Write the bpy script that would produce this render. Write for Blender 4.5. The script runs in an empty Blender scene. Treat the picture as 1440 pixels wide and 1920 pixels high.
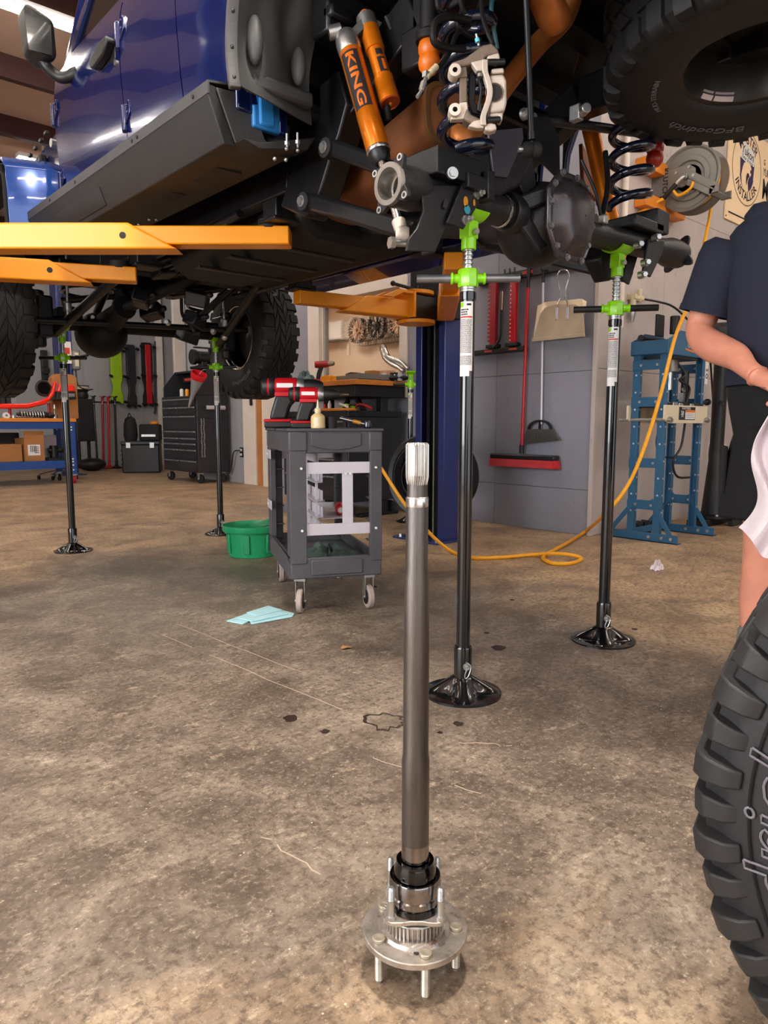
import bpy, bmesh, math, random
from mathutils import Vector, Matrix
V = Vector
pi = math.pi
R = math.radians
rnd = random.Random(11)
S = bpy.context.scene
C = S.collection

# ------------------------------------------------------------------ camera, sky, lamps, exposure
CAM = V((-2.167, -1.473, 0.865))
YAW, PITCH, FPX = R(42), R(7.07), 1331.0
cam = bpy.data.cameras.new('camera')
cam.sensor_fit = 'VERTICAL'
cam.sensor_height = 36.0
cam.lens = 36.0 * FPX / 1920.0
cam.clip_start = 0.02
camo = bpy.data.objects.new('camera', cam)
camo.location = CAM
camo.rotation_euler = (pi / 2 - PITCH, 0, -YAW)
C.objects.link(camo)
S.camera = camo

S.view_settings.view_transform = 'Standard'
S.view_settings.look = 'None'
S.view_settings.gamma = 1.0
S.view_settings.use_curve_mapping = False
S.view_settings.exposure = 0.5
S.cycles.use_denoising = True
S.cycles.max_bounces = 7
S.cycles.diffuse_bounces = 4
S.cycles.glossy_bounces = 4
S.cycles.transmission_bounces = 4
S.cycles.sample_clamp_indirect = 6.0
S.cycles.caustics_reflective = False
S.cycles.caustics_refractive = False

w = bpy.data.worlds.new('overcast_sky')
S.world = w
w.use_nodes = True
bg = w.node_tree.nodes['Background']
bg.inputs[0].default_value = (0.93, 0.97, 1.0, 1)
bg.inputs[1].default_value = 1.5

def area(name, loc, rot, sx, sy, power, col):
    l = bpy.data.lights.new(name, 'AREA')
    l.shape = 'RECTANGLE'
    l.size, l.size_y, l.energy, l.color = sx, sy, power, col
    o = bpy.data.objects.new(name, l)
    o.location, o.rotation_euler = loc, rot
    C.objects.link(o)
    return o
# daylight through the big garage doors behind and to the left of the photographer
area('daylight_rear_door', (-1.6, -4.35, 1.95), (R(90), 0, R(180)), 6.0, 3.4, 300, (0.95, 0.97, 1.0))
area('daylight_side_door', (-7.4, 0.5, 2.2), (R(90), 0, R(-90)), 5.0, 3.2, 330, (0.96, 0.98, 1.0))
TUBE_EMIT = 36.0
HIGH_BAY = 95.0

# ------------------------------------------------------------------ pixel ray to world (used to survey positions)
def ray(px, py):
    x, y = (px - 720) / FPX, -(py - 960) / FPX
    f = math.cos(PITCH) + y * math.sin(PITCH)
    z = -math.sin(PITCH) + y * math.cos(PITCH)
    return V((f * math.sin(YAW) + x * math.cos(YAW), f * math.cos(YAW) - x * math.sin(YAW), z))
def at(px, py, x=None, y=None, z=None, d=None):
    r = ray(px, py)
    if x is not None: t = (x - CAM.x) / r.x
    elif y is not None: t = (y - CAM.y) / r.y
    elif z is not None: t = (z - CAM.z) / r.z
    else: t = d / (r.x * math.sin(YAW) + r.y * math.cos(YAW))
    return CAM + r * t

# ------------------------------------------------------------------ materials
def lin(h):
    h = h.lstrip('#')
    c = [int(h[i:i + 2], 16) / 255 for i in (0, 2, 4)]
    return tuple(x / 12.92 if x <= .04045 else ((x + .055) / 1.055) ** 2.4 for x in c) + (1,)
class NT:
    def __init__(s, name):
        s.m = bpy.data.materials.new(name)
        s.m.use_nodes = True
        s.t = s.m.node_tree
        s.b = s.t.nodes['Principled BSDF']
        s.co = s.t.nodes.new('ShaderNodeTexCoord').outputs['Object']
    def n(s, typ, **k):
        x = s.t.nodes.new(typ)
        for a, v in k.items(): setattr(x, a, v)
        return x
    def l(s, a, b): s.t.links.new(a, b)
    def noise(s, scale, detail=4, rough=.6, stretch=None, dist=0):
        x = s.n('ShaderNodeTexNoise')
        x.inputs['Scale'].default_value = scale
        x.inputs['Detail'].default_value = detail
        x.inputs['Roughness'].default_value = rough
        x.inputs['Distortion'].default_value = dist
        co = s.co
        if stretch:
            mp = s.n('ShaderNodeMapping')
            mp.inputs['Scale'].default_value = stretch
            s.l(co, mp.inputs[0]); co = mp.outputs[0]
        s.l(co, x.inputs['Vector'])
        return x.outputs['Fac']
    def ramp(s, fac, *stops):
        x = s.n('ShaderNodeValToRGB')
        e = x.color_ramp.elements
        while len(e) < len(stops): e.new(.5)
        for el, (p, c) in zip(e, stops):
            el.position = p
            el.color = c if len(c) == 4 else (c[0], c[1], c[2], 1)
        s.l(fac, x.inputs[0])
        return x.outputs[0]
    def mix(s, fac, a, b, mode='MIX'):
        x = s.n('ShaderNodeMix', data_type='RGBA', blend_type=mode)
        for sock, v in ((x.inputs[0], fac), (x.inputs[6], a), (x.inputs[7], b)):
            if isinstance(v, (int, float)): sock.default_value = v
            elif isinstance(v, tuple): sock.default_value = v
            else: s.l(v, sock)
        return x.outputs[2]
    def bump(s, h, strength, dist=.01):
        x = s.n('ShaderNodeBump')
        x.inputs['Strength'].default_value = strength
        x.inputs['Distance'].default_value = dist
        s.l(h, x.inputs['Height'])
        s.l(x.outputs[0], s.b.inputs['Normal'])
BW = ((0, 0, 0, 1), (1, 1, 1, 1))
def mat(name, col, rough=.5, metal=0., var=.12, vs=5., bump=0., bs=60., coat=0., dirt=None, spec=None, stretch=None, emit=0, rv=.08, trans=0, alpha=1):
    """Painted / metal / plastic surface: base colour with mottling, optional (hex, amount, scale) dirt, fine relief."""
    k = NT(name)
    c = lin(col)
    lo = tuple(max(0, x * (1 - var)) for x in c[:3]) + (1,)
    hi = tuple(min(1, x * (1 + var)) for x in c[:3]) + (1,)
    if var > 0:
        nz = k.noise(vs, 5, .65, stretch)
        cc = k.ramp(nz, (.32, lo), (.68, hi))
        if rv > 0:
            rr = k.n('ShaderNodeMapRange')
            rr.inputs['To Min'].default_value = max(.02, rough - rv)
            rr.inputs['To Max'].default_value = min(1, rough + rv)
            k.l(nz, rr.inputs[0]); k.l(rr.outputs[0], k.b.inputs['Roughness'])
        else: k.b.inputs['Roughness'].default_value = rough
        if dirt:
            dn = k.noise(dirt[2], 6, .7)
            a = 1 - dirt[1]
            f = k.ramp(dn, (max(0, a * .62 + .18), BW[0]), (min(1, a * .62 + .32), BW[1]))
            cc = k.mix(f, cc, lin(dirt[0]))
        k.l(cc, k.b.inputs['Base Color'])
    else:
        k.b.inputs['Base Color'].default_value = c
        k.b.inputs['Roughness'].default_value = rough
    k.b.inputs['Metallic'].default_value = metal
    if coat: k.b.inputs['Coat Weight'].default_value = coat; k.b.inputs['Coat Roughness'].default_value = .04
    if spec is not None: k.b.inputs['Specular IOR Level'].default_value = spec
    if bump: k.bump(k.noise(bs, 4, .6, stretch), bump, .004)
    if emit:
        k.b.inputs['Emission Color'].default_value = c
        k.b.inputs['Emission Strength'].default_value = emit
    if trans: k.b.inputs['Transmission Weight'].default_value = trans
    if alpha < 1: k.b.inputs['Alpha'].default_value = alpha
    return k.m

def floor_material():
    """Old concrete: tan and brown mottling, a soft darker grey patch under and beside the truck, grit and scuffs."""
    k = NT('stained_concrete')
    mid = k.noise(2.7, 12, .78, dist=.45)
    big = k.noise(.7, 6, .65, dist=.8)
    fine = k.noise(46, 7, .75)
    c = k.ramp(mid, (.30, lin('#6b5542')), (.43, lin('#a08366')), (.56, lin('#c3a481')), (.72, lin('#dec4a0')))
    g = k.ramp(mid, (.30, lin('#3d3630')), (.45, lin('#61574e')), (.57, lin('#83776b')), (.72, lin('#ad9e8d')))
    mp = k.n('ShaderNodeMapping')
    mp.inputs['Location'].default_value = (.40, -.32, 0); mp.inputs['Scale'].default_value = (.42, .36, .3)
    k.l(k.co, mp.inputs[0])
    gr = k.n('ShaderNodeTexGradient', gradient_type='SPHERICAL'); k.l(mp.outputs[0], gr.inputs[0])
    ad = k.n('ShaderNodeMath', operation='MULTIPLY_ADD'); ad.inputs[1].default_value = .9; k.l(gr.outputs['Fac'], ad.inputs[0]); k.l(big, ad.inputs[2])
    c = k.mix(k.ramp(ad.outputs[0], (.52, BW[0]), (.82, (.95, .95, .95, 1))), c, g)
    c = k.mix(k.ramp(k.noise(1.5, 8, .72, dist=1.4), (.53, BW[0]), (.70, (.75, .75, .75, 1))), c, lin('#4b3e35'))
    c = k.mix(k.ramp(k.noise(7, 8, .78, stretch=(.5, 1.4, 1), dist=.8), (.56, BW[0]), (.70, (.55, .55, .55, 1))), c, lin('#3f3732'))
    c = k.mix(k.ramp(k.noise(15, 9, .8, stretch=(.7, 1.2, 1)), (.56, BW[0]), (.70, (.6, .6, .6, 1))), c, lin('#dcc8ad'))
    c = k.mix(k.ramp(fine, (.38, (.75, .75, .75, 1)), (.52, BW[0])), c, lin('#4a3d33'))
    c = k.mix(k.ramp(k.noise(75, 8, .8), (.54, BW[0]), (.66, (.38, .38, .38, 1))), c, lin('#e6d3b8'))
    c = k.mix(k.ramp(k.noise(30, 9, .82, stretch=(1.6, .5, 1), dist=.6), (.55, BW[0]), (.66, (.6, .6, .6, 1))), c, lin('#54463b'))
    vo = k.n('ShaderNodeTexVoronoi'); vo.inputs['Scale'].default_value = 21
    k.l(k.co, vo.inputs['Vector'])
    c = k.mix(k.ramp(vo.outputs['Distance'], (.03, (.6, .6, .6, 1)), (.05, BW[0])), c, lin('#e8dcc8'))
    k.l(c, k.b.inputs['Base Color'])
    k.l(k.ramp(mid, (.3, (.36, .36, .36, 1)), (.7, (.6, .6, .6, 1))), k.b.inputs['Roughness'])
    k.b.inputs['Specular IOR Level'].default_value = .4
    k.bump(fine, .3, .003)
    return k.m

def wall_material(name, col, speck='#5a5450', amount=.3):
    """Grey painted strand board: flecks, scuffs."""
    k = NT(name)
    c = lin(col)
    base = k.ramp(k.noise(2.2, 5, .6), (.3, tuple(x * .9 for x in c[:3])), (.7, tuple(min(1, x * 1.06) for x in c[:3])))
    fl = k.noise(26, 7, .8, stretch=(1, 1, .55), dist=.5)
    base = k.mix(k.ramp(fl, (.60, BW[0]), (.68, (amount * 2, amount * 2, amount * 2, 1))), base, lin(speck))
    base = k.mix(k.ramp(k.noise(5, 7, .8, stretch=(1, 1, .4)), (.64, BW[0]), (.72, (.35, .35, .35, 1))), base, lin('#d6d2d0'))
    k.l(base, k.b.inputs['Base Color'])
    k.b.inputs['Roughness'].default_value = .62
    k.bump(fl, .35, .003)
    return k.m

MAT = dict(
    floor=floor_material(),
    wall=wall_material('shaded_grey_board', '#8f8e99'),  # grey paint, darkened to carry the truck's shade on this wall
    wallw=wall_material('pale_painted_board', '#bfb3ae', '#6a605a', .4),
    wallfar=mat('grey_sheet_wall', '#a3a2a4', .6, var=.06, vs=1.5),
    ins=mat('roof_insulation', '#b79c8b', .7, var=.06, vs=2),
    purlin=mat('red_oxide_steel', '#35110d', .55, var=.15),
    white=mat('white_trim', '#e4d8cc', .45, var=.05),
    officewall=mat('office_wall', '#e3cdb8', .7, var=.04, vs=2),
    black=mat('black_plastic', '#141415', .45, var=.25, vs=9),
    blackgloss=mat('black_gloss_enamel', '#0c0c0e', .16, var=.2, coat=.6),
    blackmatt=mat('black_rubber', '#101011', .75, var=.25, vs=14, bump=.2),
    dark=mat('dark_underbody', '#0d0c0c', .6, var=.35, vs=6, bump=.3, bs=30, dirt=('#241f1b', .22, 4), spec=.3),
    darkmetal=mat('black_painted_steel', '#17171a', .38, .2, var=.3, vs=7, bump=.12, bs=40, dirt=('#4a443f', .18, 5)),
    castblack=mat('black_cast_iron', '#2b2a2c', .38, .45, var=.35, vs=9, bump=.35, bs=90, dirt=('#56504c', .14, 6)),
    gray=mat('grey_textured_liner', '#403f40', .6, var=.14, vs=6, bump=.25, bs=120, dirt=('#8c8985', .1, 18)),
    rail=mat('textured_black_powdercoat', '#201e1d', .55, var=.12, vs=10, bump=.45, bs=240, dirt=('#6c6158', .12, 7)),
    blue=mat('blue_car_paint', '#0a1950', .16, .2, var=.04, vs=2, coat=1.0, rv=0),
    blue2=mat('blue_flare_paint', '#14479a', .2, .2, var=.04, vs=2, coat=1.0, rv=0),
    bluein=mat('bright_blue_paint', '#2f86d0', .35, var=.1),
    orange=mat('orange_anodised', '#e07a0e', .3, .55, var=.12, vs=6, coat=.3),
    bump_or=mat('orange_urethane', '#d0660f', .35, var=.2, vs=12),
    bump_red=mat('red_urethane', '#a32613', .35, var=.2, vs=12),
    yellow=mat('yellow_lift_enamel', '#ee9400', .36, var=.06, vs=3, coat=.25, dirt=('#3d2a10', .13, 9)),
    yellowd=mat('orange_yellow_lift_enamel', '#e58f0c', .4, var=.08, vs=3, dirt=('#3d2a10', .16, 7)),
    yhose=mat('yellow_rubber_hose', '#f0a516', .42, var=.08, vs=20),
    lime=mat('lime_green_enamel', '#8fdc12', .3, var=.06, coat=.4),
    rust=mat('rusty_exhaust_steel', '#84502f', .55, .45, var=.28, vs=3.5, bump=.25, bs=40, dirt=('#3d2519', .26, 3)),
    rustpipe=mat('orange_heat_tinted_pipe', '#b56c34', .5, .4, var=.22, vs=5, bump=.2, dirt=('#5a331c', .2, 5)),
    steel=mat('bright_steel', '#c9c5c0', .24, .95, var=.12, vs=20),
    zinc=mat('zinc_plated_steel', '#b9b9b8', .34, .9, var=.15, vs=30),
    shaftm=mat('forged_steel_shaft', '#68625f', .31, .85, var=.3, vs=5, bump=.2, bs=160, stretch=(6, 6, .7)),
    polished=mat('oily_machined_steel', '#8d8a8a', .14, 1., var=.15, vs=6),
    oily=mat('oily_black_steel', '#101013', .1, .7, var=.3, vs=6, coat=.8),
    cover=mat('glossy_black_cover', '#4a4547', .27, .6, var=.3, vs=9, bump=.1, bs=70),
    flange=mat('rust_blushed_flange', '#b9b0a7', .36, .8, var=.22, vs=30, bump=.2, bs=200, dirt=('#7d4a30', .36, 26)),
    studhead=mat('yellow_zinc_head', '#b9ae9c', .4, .7, var=.15, vs=40, dirt=('#94603c', .15, 60)),
    hubrust=mat('rust_blushed_steel', '#8d857d', .42, .75, var=.2, vs=10, dirt=('#84492f', .34, 9)),
    alu=mat('bare_aluminium', '#cfc9d1', .38, .35, var=.06, vs=8),
    cast=mat('raw_cast_caliper', '#cdbfb2', .55, .35, var=.12, vs=12, bump=.35, bs=140, dirt=('#8a7660', .2, 9)),
    castdark=mat('weathered_cast_bracket', '#7a6a5d', .6, .35, var=.2, vs=10, bump=.35, bs=120, dirt=('#4a3d33', .3, 9)),
    glass=mat('dark_cab_glass', '#060607', .08, var=0, spec=.12),
    navy=mat('navy_spring_enamel', '#0d1428', .22, .1, var=.15, coat=.7),
    column=mat('navy_column_paint', '#26326c', .35, .1, var=.1, vs=3, coat=.3, dirt=('#0c0e1c', .15, 3)),
    blackcol=mat('black_column_inside', '#0d0d10', .5, var=.3),
    cart=mat('charcoal_moulded_plastic', '#4a484c', .55, var=.14, vs=5, bump=.3, bs=130, dirt=('#8a878a', .12, 16)),
    casterw=mat('grey_rubber_caster', '#a3938a', .6, var=.15, vs=30, dirt=('#5e5550', .2, 30)),
    green=mat('green_plastic', '#1f9a63', .42, var=.1, vs=6),
    red=mat('red_tool_plastic', '#c01420', .32, var=.1, vs=12),
    redp=mat('red_painted_steel', '#9e1420', .35, var=.12),
    redgrille=mat('bright_red_paint', '#f0240d', .25, var=.04, coat=.8),
    amber=mat('milky_oil_bottle', '#d9c08c', .35, var=.08, vs=20),
    bluetowel=mat('blue_shop_towel', '#a9d3da', .9, var=.06, vs=20, bump=.5, bs=300),
    rag=mat('dark_green_rag', '#41504a', .95, var=.25, vs=18, bump=.5, bs=120),
    ragb=mat('grey_blue_rag', '#5d7376', .95, var=.3, vs=18, bump=.5, bs=120),
    ragw=mat('white_shop_rag', '#dccfd4', .95, var=.08, vs=14, bump=.4, bs=150, dirt=('#8d7f90', .16, 8)),
    press=mat('teal_blue_press_paint', '#2b5d80', .38, .1, var=.1, vs=4, coat=.2),
    cream=mat('cream_press_plate', '#dccfb4', .45, var=.06, dirt=('#4d453a', .14, 12)),
    creamr=mat('cream_plastic', '#d8c9a4', .5, var=.1),
    wood=mat('oak_worktop', '#cf7c2c', .42, var=.14, vs=6, stretch=(1, 12, 12)),
    orangewood=mat('orange_painted_timber', '#e0862a', .5, var=.12, vs=6),
    brownwood=mat('varnished_pine', '#b8783f', .5, var=.15, vs=6),
    card=mat('cardboard', '#a8703f', .85, var=.08, vs=8),
    benchblue=mat('blue_bench_steel', '#1f4388', .4, var=.08),
    chest=mat('charcoal_tool_chest', '#2c2c30', .38, .2, var=.1),
    chrome=mat('brushed_aluminium_pull', '#b9bcc2', .28, .9, var=.08),
    reel=mat('grey_hose_reel_enamel', '#7f7d78', .38, .2, var=.08, vs=5),
    pan=mat('galvanised_dustpan', '#c8b49a', .45, .55, var=.1, vs=7),
    tyre=mat('tyre_rubber', '#1d1c1e', .62, var=.2, vs=8, bump=.15, bs=90, dirt=('#3a3633', .2, 5)),
    tyred=mat('dark_tyre_rubber', '#141314', .62, var=.25, vs=8, bump=.2, bs=90),
    lug=mat('tread_rubber', '#232223', .62, var=.18, vs=8, bump=.15, bs=80),
    rubl=mat('raised_rubber_outline', '#6d6970', .5, var=.1),
    shirt=mat('navy_cotton_tee', '#161a2b', .9, var=.16, vs=6, bump=.25, bs=120),
    shorts=mat('black_shorts_cloth', '#050506', .9, var=.2, vs=6, bump=.25, bs=120),
    skin=mat('skin', '#d08a72', .5, var=.1, vs=14, bump=.12, bs=90),
    hair=mat('brown_hair', '#3a281d', .7, var=.3, vs=40),
    boot=mat('work_boot_leather', '#2c231d', .6, var=.2),
    paper=mat('white_label', '#e6e2e0', .6, var=.03),
    sign=mat('peach_plywood_sign', '#ffdcb2', .6, var=.05, vs=3, stretch=(1, 1, 8)),
    ink=mat('black_ink', '#1c1416', .7, var=0),
    purpleink=mat('purple_ink', '#33244e', .7, var=0),
    redink=mat('red_ink', '#c8402e', .7, var=0),
    orangeink=mat('orange_ink', '#d8742e', .7, var=0),
    gold=mat('gold_print', '#c98a2a', .45, .3, var=.05),
    teal=mat('teal_print', '#2f8fa3', .45, var=.05),
    pad=mat('black_padding', '#17151a', .8, var=.2),
    hiviz=mat('lime_creeper_plastic', '#a8d31c', .42, var=.06),
    skinny=mat('clear_plastic', '#d5d8da', .15, var=0, alpha=.45),
    oilstain=mat('dark_oil_stain', '#33271f', .25, var=.2, vs=20),
    scuff=mat('pale_scuff', '#b7a590', .7),
    darksteel=mat('dull_bar_steel', '#8d8c90', .36, .8, var=.15, vs=20),
    bristle=mat('grey_bristle', '#5c5955', .8),
    leafm=mat('dry_leaf', '#b08052', .8, var=.2),
    emitw=mat('tube_light_diffuser', '#fff6ea', .5, var=0, emit=TUBE_EMIT),
    emitoff=mat('office_light_diffuser', '#fff0dc', .5, var=0, emit=17),
    copper=mat('copper_tinted_pipe', '#c69b84', .22, .95, var=.15),
)

# ------------------------------------------------------------------ mesh helpers
class MB:
    def __init__(s, M=None):
        s.v, s.f, s.sm = [], [], []
        s.M = M or Matrix()
    def add(s, vs, fs, smooth=False):
        o = len(s.v)
        s.v += [s.M @ V(p) for p in vs]
        s.f += [tuple(i + o for i in f) for f in fs]
        s.sm += [smooth] * len(fs)
        return s
    def bx(s, x0, x1, y0, y1, z0, z1):
        vs = [(x, y, z) for z in (z0, z1) for y in (y0, y1) for x in (x0, x1)]
        return s.add(vs, [(0, 2, 3, 1), (4, 5, 7, 6), (0, 1, 5, 4), (1, 3, 7, 5), (3, 2, 6, 7), (2, 0, 4, 6)])
    def box(s, c, size, rot=None):
        m = rot if rot is not None else Matrix.Identity(3)
        hx, hy, hz = (a / 2 for a in size)
        vs = [V(c) + m @ V((x, y, z)) for z in (-hz, hz) for y in (-hy, hy) for x in (-hx, hx)]
        return s.add(vs, [(0, 2, 3, 1), (4, 5, 7, 6), (0, 1, 5, 4), (1, 3, 7, 5), (3, 2, 6, 7), (2, 0, 4, 6)])
    def frame(s, p0, p1, up=(0, 0, 1)):
        d = (V(p1) - V(p0)).normalized()
        u = V(up)
        if abs(d.dot(u)) > .98: u = V((0, 1, 0)) if abs(d.y) < .9 else V((1, 0, 0))
        a = u.cross(d).normalized()
        return d, a, d.cross(a)
    def bar(s, p0, p1, w, h, up=(0, 0, 1), w1=None, h1=None):
        d, a, b = s.frame(p0, p1, up)
        vs = []
        for p, ww, hh in ((V(p0), w, h), (V(p1), w1 or w, h1 or h)):
            vs += [p + a * (i * ww / 2) + b * (j * hh / 2) for i, j in ((-1, -1), (1, -1), (1, 1), (-1, 1))]
        return s.add(vs, [(3, 2, 1, 0), (4, 5, 6, 7), (0, 1, 5, 4), (1, 2, 6, 5), (2, 3, 7, 6), (3, 0, 4, 7)])
    def cyl(s, p0, p1, r0, r1=None, n=16, caps=True, smooth=True):
        r1 = r0 if r1 is None else r1
        d, a, b = s.frame(p0, p1)
        vs = []
        for p, r in ((V(p0), r0), (V(p1), r1)):
            vs += [p + (a * math.cos(t) + b * math.sin(t)) * r for t in (2 * pi * i / n for i in range(n))]
        s.add(vs, [(i, (i + 1) % n, n + (i + 1) % n, n + i) for i in range(n)], smooth)
        if caps:
            s.add(vs[:n], [tuple(range(n))[::-1]]); s.add(vs[n:], [tuple(range(n))])
        return s
    def tube(s, pts, r, n=10, caps=True):
        pts = [V(p) for p in pts]
        m = len(pts)
        rs = r if isinstance(r, (list, tuple)) else [r] * m
        vs, pa = [], None
        for i, p in enumerate(pts):
            d = (pts[min(i + 1, m - 1)] - pts[max(i - 1, 0)]).normalized()
            if pa is None:
                u = V((0, 0, 1)) if abs(d.z) < .9 else V((1, 0, 0))
                a = u.cross(d).normalized()
            else:
                a = (pa - d * pa.dot(d)).normalized()
            pa = a
            b = d.cross(a)
            vs += [p + (a * math.cos(t) + b * math.sin(t)) * rs[i] for t in (2 * pi * j / n for j in range(n))]
        fs = [(i * n + j, i * n + (j + 1) % n, (i + 1) * n + (j + 1) % n, (i + 1) * n + j) for i in range(m - 1) for j in range(n)]
        s.add(vs, fs, True)
        if caps:
            s.add(vs[:n], [tuple(range(n))[::-1]]); s.add(vs[-n:], [tuple(range(n))])
        return s
    def lathe(s, prof, n=28, c=(0, 0, 0), axis=(0, 0, 1), smooth=True, closed=False):
        """prof: (radius, height along axis)."""
        ax = V(axis).normalized()
        u = V((0, 0, 1)) if abs(ax.z) < .9 else V((1, 0, 0))
        a = u.cross(ax).normalized(); b = ax.cross(a)
        vs = []
        for r, h in prof:
            vs += [V(c) + ax * h + (a * math.cos(t) + b * math.sin(t)) * max(r, 1e-5) for t in (2 * pi * j / n for j in range(n))]
        m = len(prof)
        fs = [(i * n + j, i * n + (j + 1) % n, ((i + 1) % m) * n + (j + 1) % n, ((i + 1) % m) * n + j) for i in range(m if closed else m - 1) for j in range(n)]
        return s.add(vs, fs, smooth)
    def prism(s, poly, ax, a0, a1):
        """polygon in the plane square to axis ax ('x': (y,z), 'y': (x,z), 'z': (x,y)), drawn out from a0 to a1."""
        def p3(p, a): return {'x': (a, p[0], p[1]), 'y': (p[0], a, p[1]), 'z': (p[0], p[1], a)}[ax]
        n = len(poly)
        vs = [p3(p, a0) for p in poly] + [p3(p, a1) for p in poly]
        return s.add(vs, [tuple(range(n))[::-1], tuple(range(n, 2 * n))] + [(i, (i + 1) % n, n + (i + 1) % n, n + i) for i in range(n)])
    def sphere(s, c, r, n=16, m=10):
        rx, ry, rz = r if isinstance(r, (tuple, list)) else (r, r, r)
        vs, fs = [], []
        for i in range(m + 1):
            t = pi * i / m
            for j in range(n):
                a = 2 * pi * j / n
                vs.append((c[0] + rx * max(1e-4, math.sin(t)) * math.cos(a), c[1] + ry * max(1e-4, math.sin(t)) * math.sin(a), c[2] + rz * math.cos(t)))
        fs = [(i * n + j, (i + 1) * n + j, (i + 1) * n + (j + 1) % n, i * n + (j + 1) % n) for i in range(m) for j in range(n)]
        return s.add(vs, fs, True)
    def ring(s, c, axis, r, tr, n=24, m=8):
        return s.lathe([(r + tr * math.cos(t), tr * math.sin(t)) for t in (2 * pi * i / m for i in range(m))], n, c, axis, True, True)
    def grid(s, fn, nu, nv, smooth=True):
        vs = [fn(i / nu, j / nv) for j in range(nv + 1) for i in range(nu + 1)]
        w_ = nu + 1
        return s.add(vs, [(j * w_ + i, j * w_ + i + 1, (j + 1) * w_ + i + 1, (j + 1) * w_ + i) for j in range(nv) for i in range(nu)], smooth)
    def build(s, name, m, parent=None, bevel=0, solid=0, sub=0, seg=2, kind=None):
        me = bpy.data.meshes.new(name)
        me.from_pydata([tuple(p) for p in s.v], [], s.f)
        bm = bmesh.new(); bm.from_mesh(me)
        bmesh.ops.remove_doubles(bm, verts=bm.verts, dist=1e-5)
        bmesh.ops.recalc_face_normals(bm, faces=bm.faces)
        bm.to_mesh(me); bm.free()
        me.shade_smooth()
        me.set_sharp_from_angle(angle=R(38))
        me.materials.append(MAT[m] if isinstance(m, str) else m)
        o = bpy.data.objects.new(name, me)
        C.objects.link(o)
        if parent is not None: o.parent = parent
        if solid:
            q = o.modifiers.new('solid', 'SOLIDIFY'); q.thickness = solid; q.offset = 0
            if not bevel and not sub: q = o.modifiers.new('split', 'EDGE_SPLIT'); q.split_angle = R(42)
        if bevel:
            q = o.modifiers.new('bevel', 'BEVEL'); q.width = bevel; q.segments = seg; q.limit_method = 'ANGLE'; q.angle_limit = R(40)
            q.harden_normals = False
        if sub:
            q = o.modifiers.new('sub', 'SUBSURF'); q.levels = sub; q.render_levels = sub
        if kind: o['kind'] = kind
        return o

def rotm(rx=0, ry=0, rz=0):
    from mathutils import Euler
    return Euler((rx, ry, rz)).to_matrix()
def tag(o, label, cat, group=None):
    o['label'], o['category'] = label, cat
    if group: o['group'] = group
    return o
def thing(name, label, cat, loc=(0, 0, 0), rotz=0, group=None):
    o = bpy.data.objects.new(name, None)
    C.objects.link(o)
    o.empty_display_size = .1
    o.location, o.rotation_euler = loc, (0, 0, rotz)
    return tag(o, label, cat, group)
def sub(name, parent, loc=(0, 0, 0), rot=(0, 0, 0)):
    o = bpy.data.objects.new(name, None)
    C.objects.link(o)
    o.parent, o.location, o.rotation_euler = parent, loc, rot
    return o
KIDS = {}
def kids(o): return [c for c in C.objects if c.parent == o]
def dup(root, loc, rotz=0, label=None, parent=None, keep_rot=False):
    r = root.copy(); C.objects.link(r); r.location = loc
    if not keep_rot: r.rotation_euler = (0, 0, rotz)
    if label: r['label'] = label
    if parent: r.parent = parent
    for ch in kids(root):
        c = ch.copy(); C.objects.link(c); c.parent = r
        for g in kids(ch):
            d = g.copy(); C.objects.link(d); d.parent = c
    return r
def text(s, m, parent, loc, rot, size, name='lettering', extrude=.0006, align='CENTER', sx=1., shear=0., bold=0.):
    vs, fs = text_mesh(s, size, extrude, shear, bold, align=align)
    q = MB(); q.add(vs, fs)
    o = q.build(name, m, parent)
    o.location, o.rotation_euler, o.scale = loc, rot, (sx, 1, 1)
    return o
def text_mesh(s, size, extrude=.002, shear=0., bold=0., bevel=0., align='CENTER', cuts=0):
    """2-D lettering as (verts, faces), to be wrapped round a curved face."""
    cu = bpy.data.curves.new('t', 'FONT')
    cu.body, cu.size, cu.extrude, cu.shear, cu.offset = s, size, extrude, shear, bold
    cu.align_x, cu.align_y = align, 'CENTER'
    cu.resolution_u = 3
    cu.bevel_depth = bevel
    o = bpy.data.objects.new('t', cu)
    C.objects.link(o)
    me = bpy.data.meshes.new_from_object(o.evaluated_get(bpy.context.evaluated_depsgraph_get()))
    if cuts:
        bm = bmesh.new(); bm.from_mesh(me)
        for k in range(1, cuts): bmesh.ops.bisect_plane(bm, geom=bm.verts[:] + bm.edges[:] + bm.faces[:], plane_co=(0, size * (k / cuts - .5), 0), plane_no=(0, 1, 0))
        bm.to_mesh(me); bm.free()
    r = ([v.co.copy() for v in me.vertices], [tuple(p.vertices) for p in me.polygons])
    bpy.data.objects.remove(o); bpy.data.meshes.remove(me); bpy.data.curves.remove(cu)
    return r
def struct(o):
    o['kind'] = 'structure'
    return o
def smooth_path(pts, n=8):
    """Catmull-Rom through the points."""
    pts = [V(p) for p in pts]
    q = [pts[0] * 2 - pts[1]] + pts + [pts[-1] * 2 - pts[-2]]
    out = []
    for i in range(1, len(q) - 2):
        for k in range(n):
            t = k / n
            a, b, c, d = q[i - 1], q[i], q[i + 1], q[i + 2]
            out.append(.5 * ((2 * b) + (c - a) * t + (2 * a - 5 * b + 4 * c - d) * t * t + (3 * b - a - 3 * c + d) * t ** 3))
    out.append(pts[-1])
    return out
def bolt(mb, p, d, r=.011, h=.01, n=6, shank=0):
    p, d = V(p), V(d).normalized()
    mb.cyl(p, p + d * h, r, n=n, smooth=False)
    if shank: mb.cyl(p + d * h, p + d * (h + shank), r * .5, n=8)
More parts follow.
